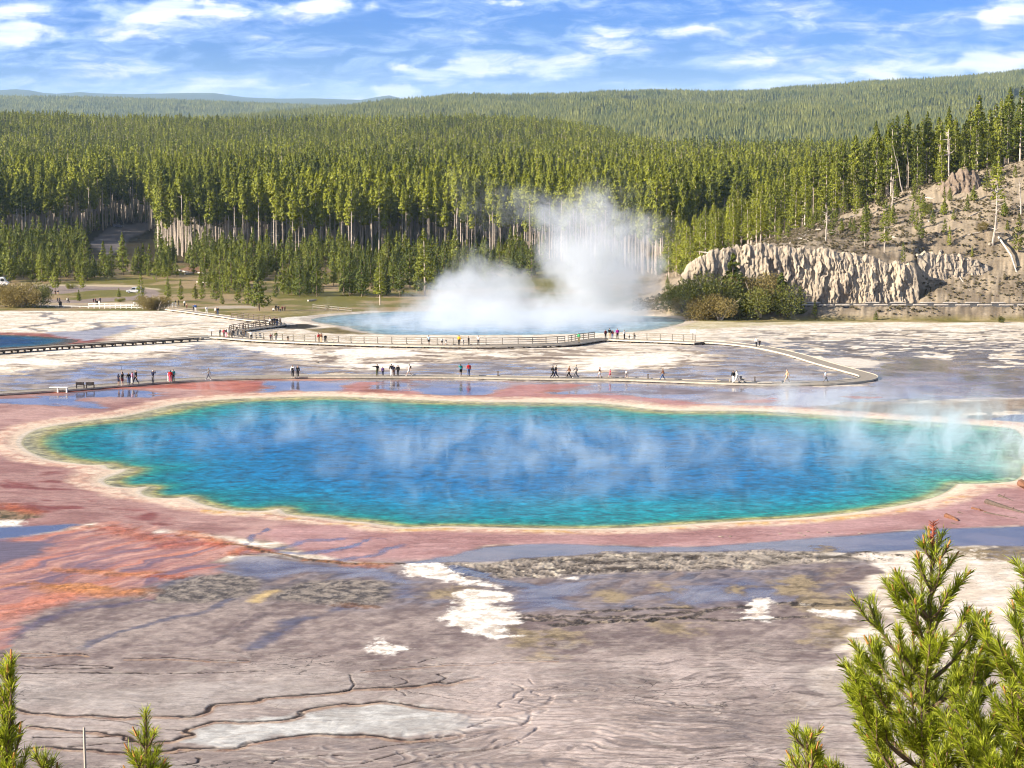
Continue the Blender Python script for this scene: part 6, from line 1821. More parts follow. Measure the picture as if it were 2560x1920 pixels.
# facing: 180 looks at the camera, 0 away, 90 to the left of the picture, -90 to the right
person(296.6, 964, 31, N_, 'navy', 'navy', 'person in a short dark dress beside the one with the selfie stick', face=-40, sleeve='short', legs='short', hl='long')
e, s = person(306.5, 964, 35, N_, 'black', 'maroon', 'person in dark clothes holding up a selfie stick', 'up', face=60, legs='short')
m = Matrix.Rotation(e.rotation_euler[2], 4, 'Z')
mb = MB(); mb.tube([(0, 0, -.08), (-.02, .1, .62)], .02, 6); mb.box((-.02, .1, .68), (.08, .02, .15)); tag(mb.build('selfie_stick', CL['black'], None, Vector(e.location) + m @ Vector((.24, .27, 1.84)) * s, rz=e.rotation_euler[2]), 'thin selfie stick with a phone raised over the walkway', 'selfie stick')
e, s = person(322, 961.5, 32, N_, 'black', 'jeans', 'person in a dark jacket and blue jeans between two small groups', face=20, hair='blond')
person(331, 960.6, 33, N_, 'pink', 'white', 'person in a pale pink top turned to the tall dark figure', face=-60, hl='long')
person(340, 960.6, 37, N_, 'black', 'black', 'tall person all in black leaning over the pink clad one', 'walk', face=70)
person(382.5, 958.8, 35, N_, 'navy', 'grey', 'person in a white hat taking a photo with raised arms', 'photo', face=-30, hair='white hat')
person(420.5, 955, 28, N_, 'pink', 'white', 'small person in light pink left out in a group of three', face=-70, hl='long')
person(426.5, 955.8, 32, N_, 'red', 'rose', 'person in red with rose trousers at the centre of a group of three', face=10, hl='long')
person(433.5, 955, 33, N_, 'teal', 'black', 'person in a teal jacket at the edge of a group of three', face=30)
person(522, 950.5, 32, N_, 'grey', 'navy', 'lone person in a grey top walking through thin steam on the walkway', 'walk', face=110)
e, s = person(732, 943.6, 33, N_, 'white', 'black', 'person in a white top with a dark bag in front', face=170)
carried(e, s, (0, .2, 1.15), (.3, .14, .34), 'black', 'bag', 'dark bag worn on the chest of the person in white', 'bag')
person(744.6, 943.6, 31, N_, 'black', 'black', 'person with long dark hair all in black beside the one in white', face=175, hl='long')
person(943, 940.6, 32, N_, 'black', 'olive', 'person in black standing with arms slightly out beside a child', 'point', face=20)
person(957, 940.6, 25, N_, 'purple', 'navy', 'child in purple on the long walkway', face=10)
person(978.6, 940, 32, N_, 'black', 'white', 'person in black over white trousers standing in a pair', face=0)
person(984.5, 940, 28, N_, 'navy', 'brown', 'shorter person in dark blue standing in a pair', face=20)
e, s = person(995, 940, 29, N_, 'black', 'black', 'stocky person in black with a rucksack facing the flats', face=0)
carried(e, s, (0, -.2, 1.22), (.32, .18, .42), 'black', 'backpack', 'black rucksack on the stocky person', 'backpack')
e, s = person(1023, 940.6, 32, N_, 'white', 'white', 'person in white shorts striding with a black rucksack', 'walk', face=90, sleeve='short', legs='short')
carried(e, s, (0, -.21, 1.22), (.32, .18, .42), 'black', 'backpack', 'black rucksack on the striding person in white shorts', 'backpack')
person(1152, 941, 33, N_, 'teal', 'black', 'person in a teal top and black shorts pointing across the flats', 'point', face=25, sleeve='short', legs='short', hl='long')
person(1172, 940.6, 34, N_, 'red', 'jeans', 'person in a red shirt and blue jeans on the long walkway', face=15)
person(1382, 945, 33, N_, 'black', 'black', 'front walker of a dark clad pair heading to the bend', 'walk', face=-80)
person(1390, 945, 34, N_, 'black', 'navy', 'rear walker of a dark clad pair in blue trousers', 'walk', face=95, sleeve='short')
person(1423, 946, 33, N_, 'brown', 'black', 'blond walker in a brown top and black leggings', 'walk', face=95, hair='blond', hl='long')
person(1440, 946, 36, N_, 'grey', 'grey', 'tall walker in grey with a dark cap', 'walk', face=90, hair='black cap')
person(1499.6, 945.5, 30, N_, 'black', 'white', 'person in a black top and white shorts walking alone', 'walk', face=95, sleeve='none', legs='short', hl='long')
person(1525.6, 945.5, 24, N_, 'rose', 'rose', 'child in bright pink walking on the long walkway', 'walk', face=90, sleeve='short', legs='short')
person(1565.7, 946, 22.5, N_, 'white', 'grey', 'small child in a white shirt and grey shorts on the long walkway', 'walk', face=-85, sleeve='short', legs='short', hair='brown')
person(1657, 950.5, 31, N_, 'brown', 'jeans', 'walker in a brown top and pale jeans looking at a phone', 'walk', face=90)
e, s = person(1833, 957.5, 33, N_, 'black', 'white', 'person in a black top and white trousers beside the stroller', face=-30)
carried(e, s, (0, -.2, 1.22), (.32, .18, .42), 'black', 'backpack', 'black rucksack on the person beside the stroller', 'backpack')
person(1841, 957.7, 35, N_, 'white', 'white', 'person all in white pushing the stroller', 'walk', face=-90)
person(1968, 958, 36, N_, 'beige', 'beige', 'person all in beige striding in thin steam near the bend', 'walk', face=90)
person(2063.5, 956, 30, N_, 'pale blue', 'grey', 'person in pale blue fading into steam at the bend', 'walk', face=-90, sleeve='short')
person(1891, 867.5, 25, N_, 'white', 'black', 'adult in a white shirt walking on the back leg of the walkway', 'walk', face=150)
person(1899, 866.5, 18, N_, 'black', 'black', 'child in black beside the adult on the back leg of the walkway', 'walk', face=160)
# dog lead or bag on the deck by the beige walker
p = on(1957, 957, N_)
bm = bmesh.new(); bmesh.ops.create_cube(bm, size=.3); bmesh.ops.bevel(bm, geom=list(bm.edges), offset=.09, segments=3, affect='EDGES')
me = bpy.data.meshes.new('bag'); bm.to_mesh(me); bm.free(); me.materials.append(CL['black'])
tag(obj('bag', me, None, p + Vector((0, 0, .152)), (0, 0, .4)), 'small black bag on the planks beside the beige walker', 'bag')
# far boardwalk
person(1072, 863, 26, FD, 'pale blue', 'black', 'person in a pale blue shirt and black shorts at the crater railing', face=-10, sleeve='short', legs='short')
person(1105, 863, 19, FD, 'white', 'black', 'child in white with dark shorts at the crater railing', legs='short', face=30)
person(1114.7, 863, 16, FD, 'grey', 'white', 'smallest child at the crater railing', face=0, legs='short')
person(1147.7, 863.5, 27, FD, 'yellow', 'black', 'person in a bright yellow jacket at the crater railing', face=-20)
person(1159, 863.5, 19, FD, 'white', 'grey', 'person in white bending down by the crater railing', 'bend', face=90)
person(1171, 863.5, 24, FD, 'black', 'black', 'person in black standing over the bending one', face=90)
person(1196, 863.5, 26, FD, 'white', 'black', 'person in a white shirt and black trousers alone at the crater railing', face=-20, sleeve='short')
person(1447, 857, 26, FD, 'green', 'khaki', 'person in a green top at the railing corner', face=-20)
for u, v, hp, t_, b_, lab, fc, kd in ((1514, 847, 24, 'maroon', 'black', 'person in dark red at the edge of the platform group', 30, 'stand'), (1524, 848, 29, 'black', 'beige', 'tallest person of the platform group in black', -20, 'stand'), (1531, 848, 24, 'maroon', 'jeans', 'person in dark red with blue jeans on the platform', 160, 'stand'), (1543.5, 848, 28, 'magenta', 'black', 'person in a magenta jacket on the platform', 20, 'stand'), (1561, 848.5, 25, 'white', 'black', 'person in white with a dark cap at the end of the platform', 60, 'stand'), (1573, 848.5, 15, 'white', 'black', 'child in white low against the white railing', 20, 'stand'), (1587, 849, 14, 'black', 'grey', 'second child in dark clothes low against the white railing', -20, 'stand')):
    person(u, v, hp, FD, t_, b_, lab, kd, fc)
for u, v, hp, t_, b_, lab, kd, fc in ((550, 842, 21, 'grey', 'olive', 'person in grey arriving at the crater bend', 'stand', 60), (560, 843, 22, 'rose', 'maroon', 'person in rose red at the crater bend', 'stand', 20), (566, 844, 23, 'black', 'pink', 'person in black with pink trousers at the crater bend', 'stand', -20), (572, 845, 25, 'white', 'beige', 'person in white at the crater bend', 'stand', 30), (580, 845, 21, 'black', 'black', 'person in black resting on the rail at the crater bend', 'bend', -60),
                                      (628, 849, 22, 'white', 'black', 'person in white with one arm out at the first railing posts', 'point', 10), (677, 852, 19, 'maroon', 'black', 'person in dark red at the white railing', 'stand', 0), (690, 852.5, 25, 'olive', 'grey', 'person in olive green at the white railing', 'stand', 10), (720, 854, 16, 'black', 'brown', 'child in black at the white railing', 'stand', 0), (797, 856.5, 25, 'red', 'beige', 'person in a bright red jacket at the white railing', 'stand', 30), (803, 857, 26, 'brown', 'beige', 'person in brown next to the bright red jacket', 'stand', -30), (813, 857, 19, 'black', 'black', 'low dark figure leaning on the white railing', 'bend', 0)):
    person(u, v, hp, FD, t_, b_, lab, kd, fc)
for u, v, hp, t_, b_, lab, kd, fc in ((593, 827, 19, 'white', 'black', 'person in white on the climbing boardwalk', 'walk', 90), (607, 824, 15, 'white', 'maroon', 'small person with a white hood on the climbing boardwalk', 'stand', 100), (675, 815.5, 22, 'white', 'black', 'person in white leading the dark group at the turn', 'stand', 150), (681, 815.5, 22, 'black', 'black', 'second person of the dark group at the turn', 'stand', 170), (686, 815, 23, 'navy', 'grey', 'tallest of the dark group at the turn', 'stand', 200), (692, 815, 22, 'black', 'jeans', 'last of the dark group at the turn', 'stand', 190),
                                      (484, 779, 20, 'grey', 'black', 'person in grey walking in a pair on the plank path', 'stand', 190), (489, 779.5, 20, 'blue', 'white', 'person in a blue jacket walking in a pair on the plank path', 'walk', 190), (516.6, 784, 19, 'white', 'white', 'lone person all in white on the plank path', 'walk', 200), (540, 788, 21, 'white', 'khaki', 'person in white next to the jeans wearer on the plank path', 'stand', 200), (544.5, 788, 21, 'black', 'jeans', 'person in black and jeans on the plank path', 'stand', 190)):
    person(u, v, hp, .55, t_, b_, lab, kd, fc)
for u, v, hp, t_, b_, lab, kd, fc in ((461.5, 767, 16, 'white', 'black', 'person in white at the head of the plank path', 'walk', 180), (467, 771, 14, 'beige', 'maroon', 'small person in beige at the head of the plank path', 'stand', 180), (439, 764, 15, 'black', 'black', 'person in black behind the short fence panel', 'stand', 90), (447, 764, 15, 'black', 'navy', 'person in black and navy behind the short fence panel', 'stand', 120), (417, 767, 15, 'black', 'black', 'dark figure by the low brown bush', 'stand', 20), (424, 766, 19, 'white', 'black', 'person with a white cap by the low brown bush', 'stand', 40),
                                      (78, 730, 14, 'black', 'black', 'first of three walkers on the road loop', 'walk', -90), (82.6, 730.5, 14, 'white', 'grey', 'white clad walker in the middle of three on the road loop', 'walk', -90), (87.7, 730, 14, 'black', 'brown', 'last of three walkers on the road loop', 'walk', -90), (138.6, 738, 14, 'black', 'brown', 'person in black under the slender pine by the loop', 'stand', 180), (145, 738, 14, 'navy', 'beige', 'person in navy under the slender pine by the loop', 'stand', 180), (144, 757, 15, 'black', 'navy', 'person in black walking beside the lawn', 'walk', -80), (149, 758, 16, 'navy', 'black', 'person in navy walking beside the lawn', 'walk', -80),
                                      (168, 757.5, 15, 'white', 'grey', 'person in white walking near the lawn island', 'walk', -90), (171.5, 758, 15, 'black', 'black', 'person in black walking near the lawn island', 'walk', -90), (234, 757, 12, 'black', 'maroon', 'person in black at the fence corner crowd', 'stand', 30), (239, 757, 12, 'maroon', 'black', 'person in dark red at the fence corner crowd', 'stand', -30), (243, 766, 17, 'black', 'black', 'person in black in front of the fence corner crowd', 'stand', 0), (248.5, 767, 16, 'white', 'teal', 'person in white with teal trousers at the fence corner', 'stand', 150), (250.6, 758, 15, 'navy', 'black', 'person in navy at the back of the fence corner crowd', 'stand', 180),
                                      (318, 769, 9, 'black', 'brown', 'first visitor seated behind the white fence', 'sit', 180), (326, 769, 9, 'brown', 'black', 'second visitor seated in brown behind the white fence', 'sit', 180), (336, 769, 17, 'white', 'beige', 'person in a white hood standing behind the white fence', 'stand', 180), (343.8, 769, 10, 'pale blue', 'white', 'visitor seated in pale blue behind the white fence', 'sit', 180), (350, 769, 10, 'navy', 'white', 'visitor seated in navy at the fence end', 'sit', 180),
                                      (684, 780, 12, 'white', 'black', 'visitor in white resting under the wide pine', 'sit', 180), (690, 778, 17, 'black', 'black', 'person in black standing under the wide pine', 'stand', 150), (696, 779, 16, 'navy', 'black', 'person in navy standing under the wide pine', 'stand', 200), (701, 781, 11, 'black', 'grey', 'dark visitor seated under the wide pine', 'sit', 180), (706, 779, 15, 'maroon', 'black', 'person in dark red under the wide pine', 'stand', 160), (712, 779, 15, 'brown', 'black', 'person in brown at the edge of the pine shade', 'stand', 200)):
    person(u, v, hp, 0, t_, b_, lab, kd, fc)
p = on(151, 768); mb = MB(); mb.tube([(0, 0, 0), (0, 0, 1.2)], [.32, .36], 10); mb.tube([(0, 0, 1.2), (0, 0, 1.32)], [.4, .2], 10); tag(mb.build('litter_bin', M_DARKW, None, p), 'dark litter bin at the end of the low white rail', 'bin')
# ------------------------------------------------------------------ slope below the viewpoint and the young pines on it
gx = np.linspace(-70, 70, 120); gy = np.linspace(-25, 104, 120)
Xs, Ys = np.meshgrid(gx, gy)
def slope_z(x, y): return np.maximum(31.9 - .43 * np.maximum(y, -3) + fbm(x / 6, y / 6, 4, .5, 131) * .5 - .0 * x, -.6)
Zs = slope_z(Xs, Ys)
i_ = np.arange(Xs.size).reshape(Xs.shape)
M_SLOPE = simple('slope_soil', (.24, .19, .12), .95, .4, 1.2, bump=.5)
tag(obj('hillside', mesh_np('hillside', np.stack([Xs.ravel(), Ys.ravel(), Zs.ravel()], 1), np.stack([i_[:-1, :-1], i_[:-1, 1:], i_[1:, 1:], i_[1:, :-1]], -1).reshape(-1, 4), M_SLOPE, True)), 'dry soil slope below the viewpoint', kind='structure')


def needle_mat():
    m, nt, bs = material('pine_needles')
    r_ = nt.new('ShaderNodeNewGeometry').outputs['Random Per Island']
    p_ = nt.new('ShaderNodeTexCoord').outputs['Object']
    f = nt.math('ADD', nt.math('MULTIPLY', r_, .6), nt.math('MULTIPLY', nt.noise(p_, 6, 2), .4))
    c = nt.ramp(f, [(.15, (.10, .145, .01)), (.5, (.34, .40, .02)), (.85, (.58, .58, .06))])
    nt.l.new(c, bs.inputs['Base Color']); bs.inputs['Roughness'].default_value = .45; bs.inputs['Specular IOR Level'].default_value = .35
    tr = nt.new('ShaderNodeBsdfTranslucent'); nt.l.new(c, tr.inputs[0])
    mx = nt.new('ShaderNodeMixShader'); mx.inputs[0].default_value = .3
    nt.l.new(bs.outputs[0], mx.inputs[1]); nt.l.new(tr.outputs[0], mx.inputs[2]); nt.l.new(mx.outputs[0], m.node_tree.nodes['Material Output'].inputs[0])
    return m


M_NEEDLE = needle_mat()
M_TWIG = simple('young_bark', (.16, .10, .07), .9, .35, 20.0)
M_BUD = simple('orange_bud', (.46, .20, .06), .7, .25, 30.0)
M_RED = simple('dead_needles', (.34, .10, .06), .8, .3, 20.0)


def young_pine(tip, base_zz, seed, label, half=.5, dead_tip=False, top_gap=.10, lean=0.0, nd=1000, whorls=12, elev=(38, 66), first=.06, nl=.055):
    """tip: world point of the leader; branches in whorls that get longer downwards"""
    rng = np.random.default_rng(seed)
    tip = np.array(tip, float); hgt = tip[2] - base_zz
    e = tag(empty('young_pine', (tip[0] - lean * hgt, tip[1], base_zz)), label, 'tree')
    o = np.array([tip[0] - lean * hgt, tip[1], base_zz])
    tb = MB(); shoots = []

    def trunk(t):                                           # t metres below the tip
        w = np.array([math.sin(t * 3 + seed) * .012, math.cos(t * 2.3 + seed) * .012, 0]) * min(1, t * 3)
        return tip - np.array([lean * t, 0, t]) + w - o
    ts = np.linspace(0, hgt, 14)
    tb.tube([trunk(t) for t in ts], [.006 + .011 * t for t in ts], 7)
    shoots.append(([trunk(t) for t in np.linspace(.8, .0, 8)], 1.0))
    d = first
    for k in range(whorls):
        if d > hgt - .15: break
        n_ = rng.integers(4, 7); a0 = rng.random() * 6.28
        for j in range(n_):
            a = a0 + j * 6.283 / n_ + rng.normal(0, .25)
            L = (half * d + .05) * rng.uniform(.75, 1.2) * 1.25
            L = min(L, 1.15)
            e0 = R(elev[0] + rng.normal(0, 7)); e1 = R(elev[1] + rng.normal(0, 9))
            pts_ = [trunk(d + rng.normal(0, .012))]; ns = max(4, int(L / .06))
            for q in range(ns):
                f = (q + 1) / ns; ee = e0 + (e1 - e0) * f ** 1.3
                aa = a + .12 * math.sin(f * 3 + k)
                pts_.append(pts_[-1] + np.array([math.cos(aa) * math.cos(ee), math.sin(aa) * math.cos(ee), math.sin(ee)]) * L / ns)
            tb.tube(pts_, np.linspace(.005 + .011 * L, .004, len(pts_)), 5, cap=False)
            shoots.append((pts_, .9))
            if rng.random() < .55: tb.tube([pts_[-1], pts_[-1] + (pts_[-1] - pts_[-2]) / np.linalg.norm(pts_[-1] - pts_[-2]) * rng.uniform(.02, .045)], [.006, .003], 5, 1)
            # side shoots
            m_ = int(L / .14)
            for s_ in range(m_):
                f = rng.uniform(.35, .9); b = pts_[int(f * ns)]
                for sg in (-1, 1):
                    if rng.random() < .25: continue
                    aa = a + sg * rng.uniform(.5, 1.0); ee = R(rng.uniform(35, 65)); l2 = rng.uniform(.08, .2) * min(1, L * 2.2)
                    p2 = [b, b + np.array([math.cos(aa) * math.cos(ee), math.sin(aa) * math.cos(ee), math.sin(ee)]) * l2 * .5]
                    p2.append(p2[1] + np.array([math.cos(aa) * .55, math.sin(aa) * .55, .85]) * l2 * .55)
                    tb.tube(p2, [.004, .0035, .003], 4, cap=False); shoots.append((p2, 1.0))
                    if rng.random() < .22: tb.tube([p2[-1], p2[-1] + (p2[-1] - p2[-2]) / np.linalg.norm(p2[-1] - p2[-2]) * rng.uniform(.015, .035)], [.005, .0025], 4, 1)
        d += top_gap * rng.uniform(.85, 1.2) * (1 + .05 * k)
    tb.build('trunk', [M_TWIG, M_BUD], e)
    # needles
    A, B = [], []
    for pts_, dens in shoots:
        m_ = len(pts_) - 1
        for i_, (p, q) in enumerate(zip(pts_[:-1], pts_[1:])):
            p = np.asarray(p); q = np.asarray(q); L = np.linalg.norm(q - p); n_ = int(nd * L * dens * (.35 if m_ > 3 and i_ < m_ * .4 else 1.1) * rng.uniform(.7, 1.3))
            if n_ < 1: continue
            t = rng.random(n_)[:, None]; ax = (q - p) / (L + 1e-9)
            r_ = rng.normal(0, 1, (n_, 3)); r_ -= (r_ @ ax)[:, None] * ax; r_ /= np.linalg.norm(r_, axis=1)[:, None] + 1e-9
            ang = np.radians(np.clip(rng.normal(38, 16, n_), 8, 85))[:, None]
            dr = ax * np.cos(ang) + r_ * np.sin(ang) + np.array([0, 0, .18])
            dr /= np.linalg.norm(dr, axis=1)[:, None]
            A.append(p + (q - p) * t); B.append(dr * (nl * np.clip(rng.normal(.92, .22, n_), .35, 1.4))[:, None])
    A = np.concatenate(A); B = np.concatenate(B)
    s_ = np.cross(B, rng.normal(0, 1, B.shape)); s_ /= np.linalg.norm(s_, axis=1)[:, None] + 1e-9
    w_ = .00105
    bend = np.array([0, 0, .006])
    V = np.stack([A - s_ * w_, A + s_ * w_, A + B * .55 + bend + s_ * w_, A + B, A + B * .55 + bend - s_ * w_], 1).reshape(-1, 3)
    obj('needles', mesh_np('needles', V, np.arange(len(V)).reshape(-1, 5), M_NEEDLE), e)
    if dead_tip:
        mb = MB(); mb.tube([trunk(.0), trunk(-.09)], [.007, .004], 6); base_ = np.array(trunk(0))
        for q in range(90):
            z_ = rng.uniform(0, .1); a = rng.random() * 6.28; l_ = rng.uniform(.012, .026)
            b_ = base_ + np.array([0, 0, z_]); mb.tube([b_, b_ + np.array([math.cos(a) * l_, math.sin(a) * l_, l_ * .7])], [.0022, .001], 3, cap=False)
        mb.build('dead_leader', M_RED, e)
    return e


T = AT(2332, 1365, 9.0); young_pine(T, 27.6, 3, 'young bright green pine with a dead red leader tip in the near corner', half=.40, dead_tip=True, top_gap=.12, elev=(32, 70))
T = AT(2725, 1240, 8.2); young_pine(T, 28.0, 8, 'larger bright green pine cut by the edge of the view', half=.38, top_gap=.13, first=.10, elev=(34, 62), nl=.06)
T = AT(2018, 1838, 8.6); young_pine(T, 27.8, 12, 'low green pine tip beside the foot of the pine with the dead tip', half=.3, top_gap=.1, whorls=4)
T = AT(20, 1668, 8.0); young_pine(T, 28.0, 15, 'dense dark green young pine with two upright leaders at the lower corner', half=.15, top_gap=.1, elev=(60, 82), whorls=9)
T = AT(-120, 1720, 8.8); young_pine(T, 27.6, 18, 'young pine mostly outside the view behind the two leader pine', half=.4, top_gap=.11)
T = AT(364, 1782, 9.4); young_pine(T, 27.3, 21, 'single slim pine tip rising from the bottom edge', half=.2, top_gap=.12, first=.18, elev=(52, 74), whorls=5)
T = AT(112, 1893, 9.2); young_pine(T, 27.5, 25, 'tiny dark pine tip between the slim one and the dense young pine', half=.25, top_gap=.08, whorls=3)
T = AT(210, 1818, 12.0); mb = MB()
mb.tube([(0, 0, -6.5), (.02, 0, -3), (0, 0, 0)], [.03, .02, .007], 6); tag(mb.build('dead_sapling', M_DEAD, None, T), 'thin bare grey stem standing upright near the lower edge', 'dead tree')
# ------------------------------------------------------------------ steam
def steam_mat(name, build, color=(.86, .96, 1.0), aniso=.25, step=.35):  # steam itself is white; the bluish default tint stands for light from the sky
    m = bpy.data.materials.new(name); m.use_nodes = True
    t = NT(m.node_tree); m.node_tree.nodes.remove(m.node_tree.nodes['Principled BSDF'])
    pv = t.new('ShaderNodeVolumePrincipled')
    pv.inputs['Color'].default_value = (*color, 1); pv.inputs['Anisotropy'].default_value = aniso
    t.l.new(build(t), pv.inputs['Density'])
    t.l.new(pv.outputs[0], m.node_tree.nodes['Material Output'].inputs['Volume'])
    m.cycles.volume_step_rate = step
    return m


def blobs(t, P, items, o):
    """soft union of ellipsoids given as (u, v, depth, rx px, rz px, ry m, strength)"""
    tot = None
    for u, v, y, rx, rz, ry_, amp in items:
        c = AT(u, v, y); kx = F / y
        r = (rx / kx, ry_, rz / kx)
        d_ = t.vec('MULTIPLY_ADD', P, tuple(1 / q for q in r), tuple(-(c[i] - o[i]) / r[i] for i in range(3)))
        f = t.math('MULTIPLY_ADD', t.vec('DOT_PRODUCT', d_, d_), -amp, amp)
        f = t.math('MAXIMUM', f, 0.0)
        tot = f if tot is None else t.math('ADD', tot, f)
    return tot


YC = 438.0
CR = [(1090, 812, 418, 250, 56, 40, .72), (1270, 806, 418, 300, 66, 42, .85), (1470, 812, 418, 260, 56, 40, .8), (900, 818, 420, 200, 26, 34, .42), (1215, 738, YC, 150, 90, 15, 1.2), (1165, 690, YC, 95, 70, 11, .75), (1300, 745, YC, 100, 70, 11, .7), (1110, 735, YC, 75, 70, 10, .5),
      (1240, 650, YC, 110, 60, 9, .36), (1500, 780, YC, 120, 80, 14, 1.3), (1490, 720, YC, 125, 85, 14, 1.45), (1450, 650, YC, 115, 95, 14, 1.45), (1550, 665, YC, 120, 100, 14, 1.45), (1400, 600, YC, 110, 85, 11, .55), (1475, 575, YC, 150, 95, 14, .95), (1600, 620, YC, 100, 110, 11, .7),
      (1605, 740, YC, 65, 90, 9, .7), (1690, 785, YC, 80, 60, 9, .45), (1250, 520, YC, 170, 80, 10, .36), (1420, 510, YC, 170, 75, 10, .48), (1180, 440, YC, 120, 70, 9, .28), (1540, 490, YC, 120, 75, 9, .36)]
x0, x1, y0, y1, z0, z1 = -50, 44, 384, 462, -8.5, 28
o_ = ((x0 + x1) / 2, (y0 + y1) / 2, (z0 + z1) / 2)


def crater_density(t):
    P = t.new('ShaderNodeTexCoord').outputs['Object']
    n1_ = t.new('ShaderNodeTexNoise'); t.l.new(P, n1_.inputs['Vector']); n1_.inputs['Scale'].default_value = .13; n1_.inputs['Detail'].default_value = 4; n1_.inputs['Roughness'].default_value = .55
    Q = t.vec('ADD', P, t.vec('MULTIPLY', t.vec('SUBTRACT', n1_.outputs['Color'], (.5, .5, .5)), (22, 14, 22)))
    b = blobs(t, Q, CR, o_)
    n2_ = t.noise(t.vec('MULTIPLY', Q, (1, 1, .8)), .42, 5, .64)
    d_ = t.math('SUBTRACT', b, t.math('MULTIPLY', t.math('SUBTRACT', n2_, .36), 2.3))
    d_ = t.math('MULTIPLY', t.math('MAXIMUM', d_, 0.0), t.mr(b, 0, .12, 0, 1))
    return t.math('MULTIPLY', t.math('MINIMUM', d_, 1.25), .082)


M_ST1 = steam_mat('crater_steam', crater_density, color=(.95, .975, 1.0), step=.5)
mb = MB(); mb.box((0, 0, 0), (x1 - x0, y1 - y0, z1 - z0))
tag(mb.build('steam', M_ST1, None, o_), 'tall white steam columns rising from the crater lake', kind='stuff')

PS = [(1250, 1120, 213, 520, 70, 26, .40), (1430, 1110, 214, 240, 80, 16, .34), (1010, 1140, 210, 230, 60, 14, .34), (780, 1050, 236, 320, 48, 16, .38), (520, 1090, 225, 330, 46, 16, .34), (1330, 1050, 234, 360, 60, 16, .34), (1750, 1110, 214, 330, 80, 22, .42), (2000, 1080, 222, 280, 80, 22, .48), (2250, 1060, 228, 280, 90, 24, .95), (2480, 1080, 222, 260, 100, 28, 1.7),
      (1150, 1240, 192, 380, 40, 9, .32), (1650, 1230, 194, 330, 44, 10, .36), (2150, 1190, 201, 230, 50, 12, .42), (2000, 1005, 258, 230, 60, 16, .75), (1650, 1010, 255, 240, 36, 10, .28), (540, 960, 275, 120, 66, 9, .34), (560, 880, 300, 80, 76, 8, .24), (980, 1030, 245, 320, 32, 10, .24)]
px0, px1, py0, py1, pz0, pz1 = -60, 66, 182, 306, .05, 5.5
po_ = ((px0 + px1) / 2, (py0 + py1) / 2, (pz0 + pz1) / 2)


def pool_density(t):
    P = t.new('ShaderNodeTexCoord').outputs['Object']
    n1_ = t.new('ShaderNodeTexNoise'); t.l.new(P, n1_.inputs['Vector']); n1_.inputs['Scale'].default_value = .11; n1_.inputs['Detail'].default_value = 2
    Q = t.vec('ADD', P, t.vec('MULTIPLY', t.vec('SUBTRACT', n1_.outputs['Color'], (.5, .5, .5)), (14, 14, 3)))
    b = blobs(t, Q, PS, po_)
    n2_ = t.noise(t.vec('MULTIPLY', Q, (1, .65, .42)), .36, 4, .6, .6)
    d_ = t.math('MULTIPLY', b, t.mr(n2_, .49, .70, 0, 1.5))
    sz = t.new('ShaderNodeSeparateXYZ'); t.l.new(P, sz.inputs[0])
    d_ = t.math('MULTIPLY', d_, t.mr(sz.outputs[2], 0, (pz1 - pz0) / 2, 1, 0))
    return t.math('MULTIPLY', d_, .115)


M_ST2 = steam_mat('pool_steam', pool_density, step=.6)
mb = MB(); mb.box((0, 0, 0), (px1 - px0, py1 - py0, pz1 - pz0))
tag(mb.build('steam', M_ST2, None, po_), 'thin wisps of steam drifting low over the blue pool', kind='stuff')
# ------------------------------------------------------------------ camera, sun, sky
cam = bpy.data.cameras.new('camera')
cam.sensor_width = 36; cam.lens = 36 * F / 2560
cam.clip_start = .5; cam.clip_end = 90000
co = bpy.data.objects.new('camera', cam); COL.objects.link(co)
co.location = (0, 0, H); co.rotation_euler = (math.pi / 2 - PITCH, 0, 0)
scene.camera = co

SUN_AZ, SUN_EL = R(110), R(25)                 # azimuth: degrees left of the view direction
sd = Vector((-math.sin(SUN_AZ) * math.cos(SUN_EL), math.cos(SUN_AZ) * math.cos(SUN_EL), math.sin(SUN_EL)))
sl = bpy.data.lights.new('sun', 'SUN'); sl.energy = 5.0; sl.angle = R(.53); sl.color = (1.0, .90, .76)
so = bpy.data.objects.new('sun', sl); COL.objects.link(so)
so.rotation_euler = sd.to_track_quat('Z', 'Y').to_euler()

w = bpy.data.worlds.new('World'); scene.world = w; w.use_nodes = True
nt = NT(w.node_tree)
bg = w.node_tree.nodes['Background']
sky = nt.new('ShaderNodeTexSky', sky_type='NISHITA')
sky.sun_disc = False; sky.sun_elevation = SUN_EL
sky.sun_rotation = math.atan2(sd.x, sd.y) % (2 * math.pi)
sky.altitude = 2200; sky.air_density = 1.0; sky.dust_density = .6; sky.ozone_density = 1.6
d = nt.new('ShaderNodeTexCoord').outputs['Generated']
sx = nt.new('ShaderNodeSeparateXYZ'); nt.l.new(d, sx.inputs[0])
el = sx.outputs[2]
az = nt.math('ARCTAN2', sx.outputs[0], sx.outputs[1])
cmb = nt.new('ShaderNodeCombineXYZ'); nt.l.new(az, cmb.inputs[0]); nt.l.new(el, cmb.inputs[1])
ae = cmb.outputs[0]
# deep blue sky, bluer towards the horizon
tint = nt.mix(nt.mr(el, .0, .45, 0, 1, True), (.10, .27, .78), (.46, .70, 1.02))
base = nt.mix(1.0, sky.outputs[0], tint, 'MULTIPLY')
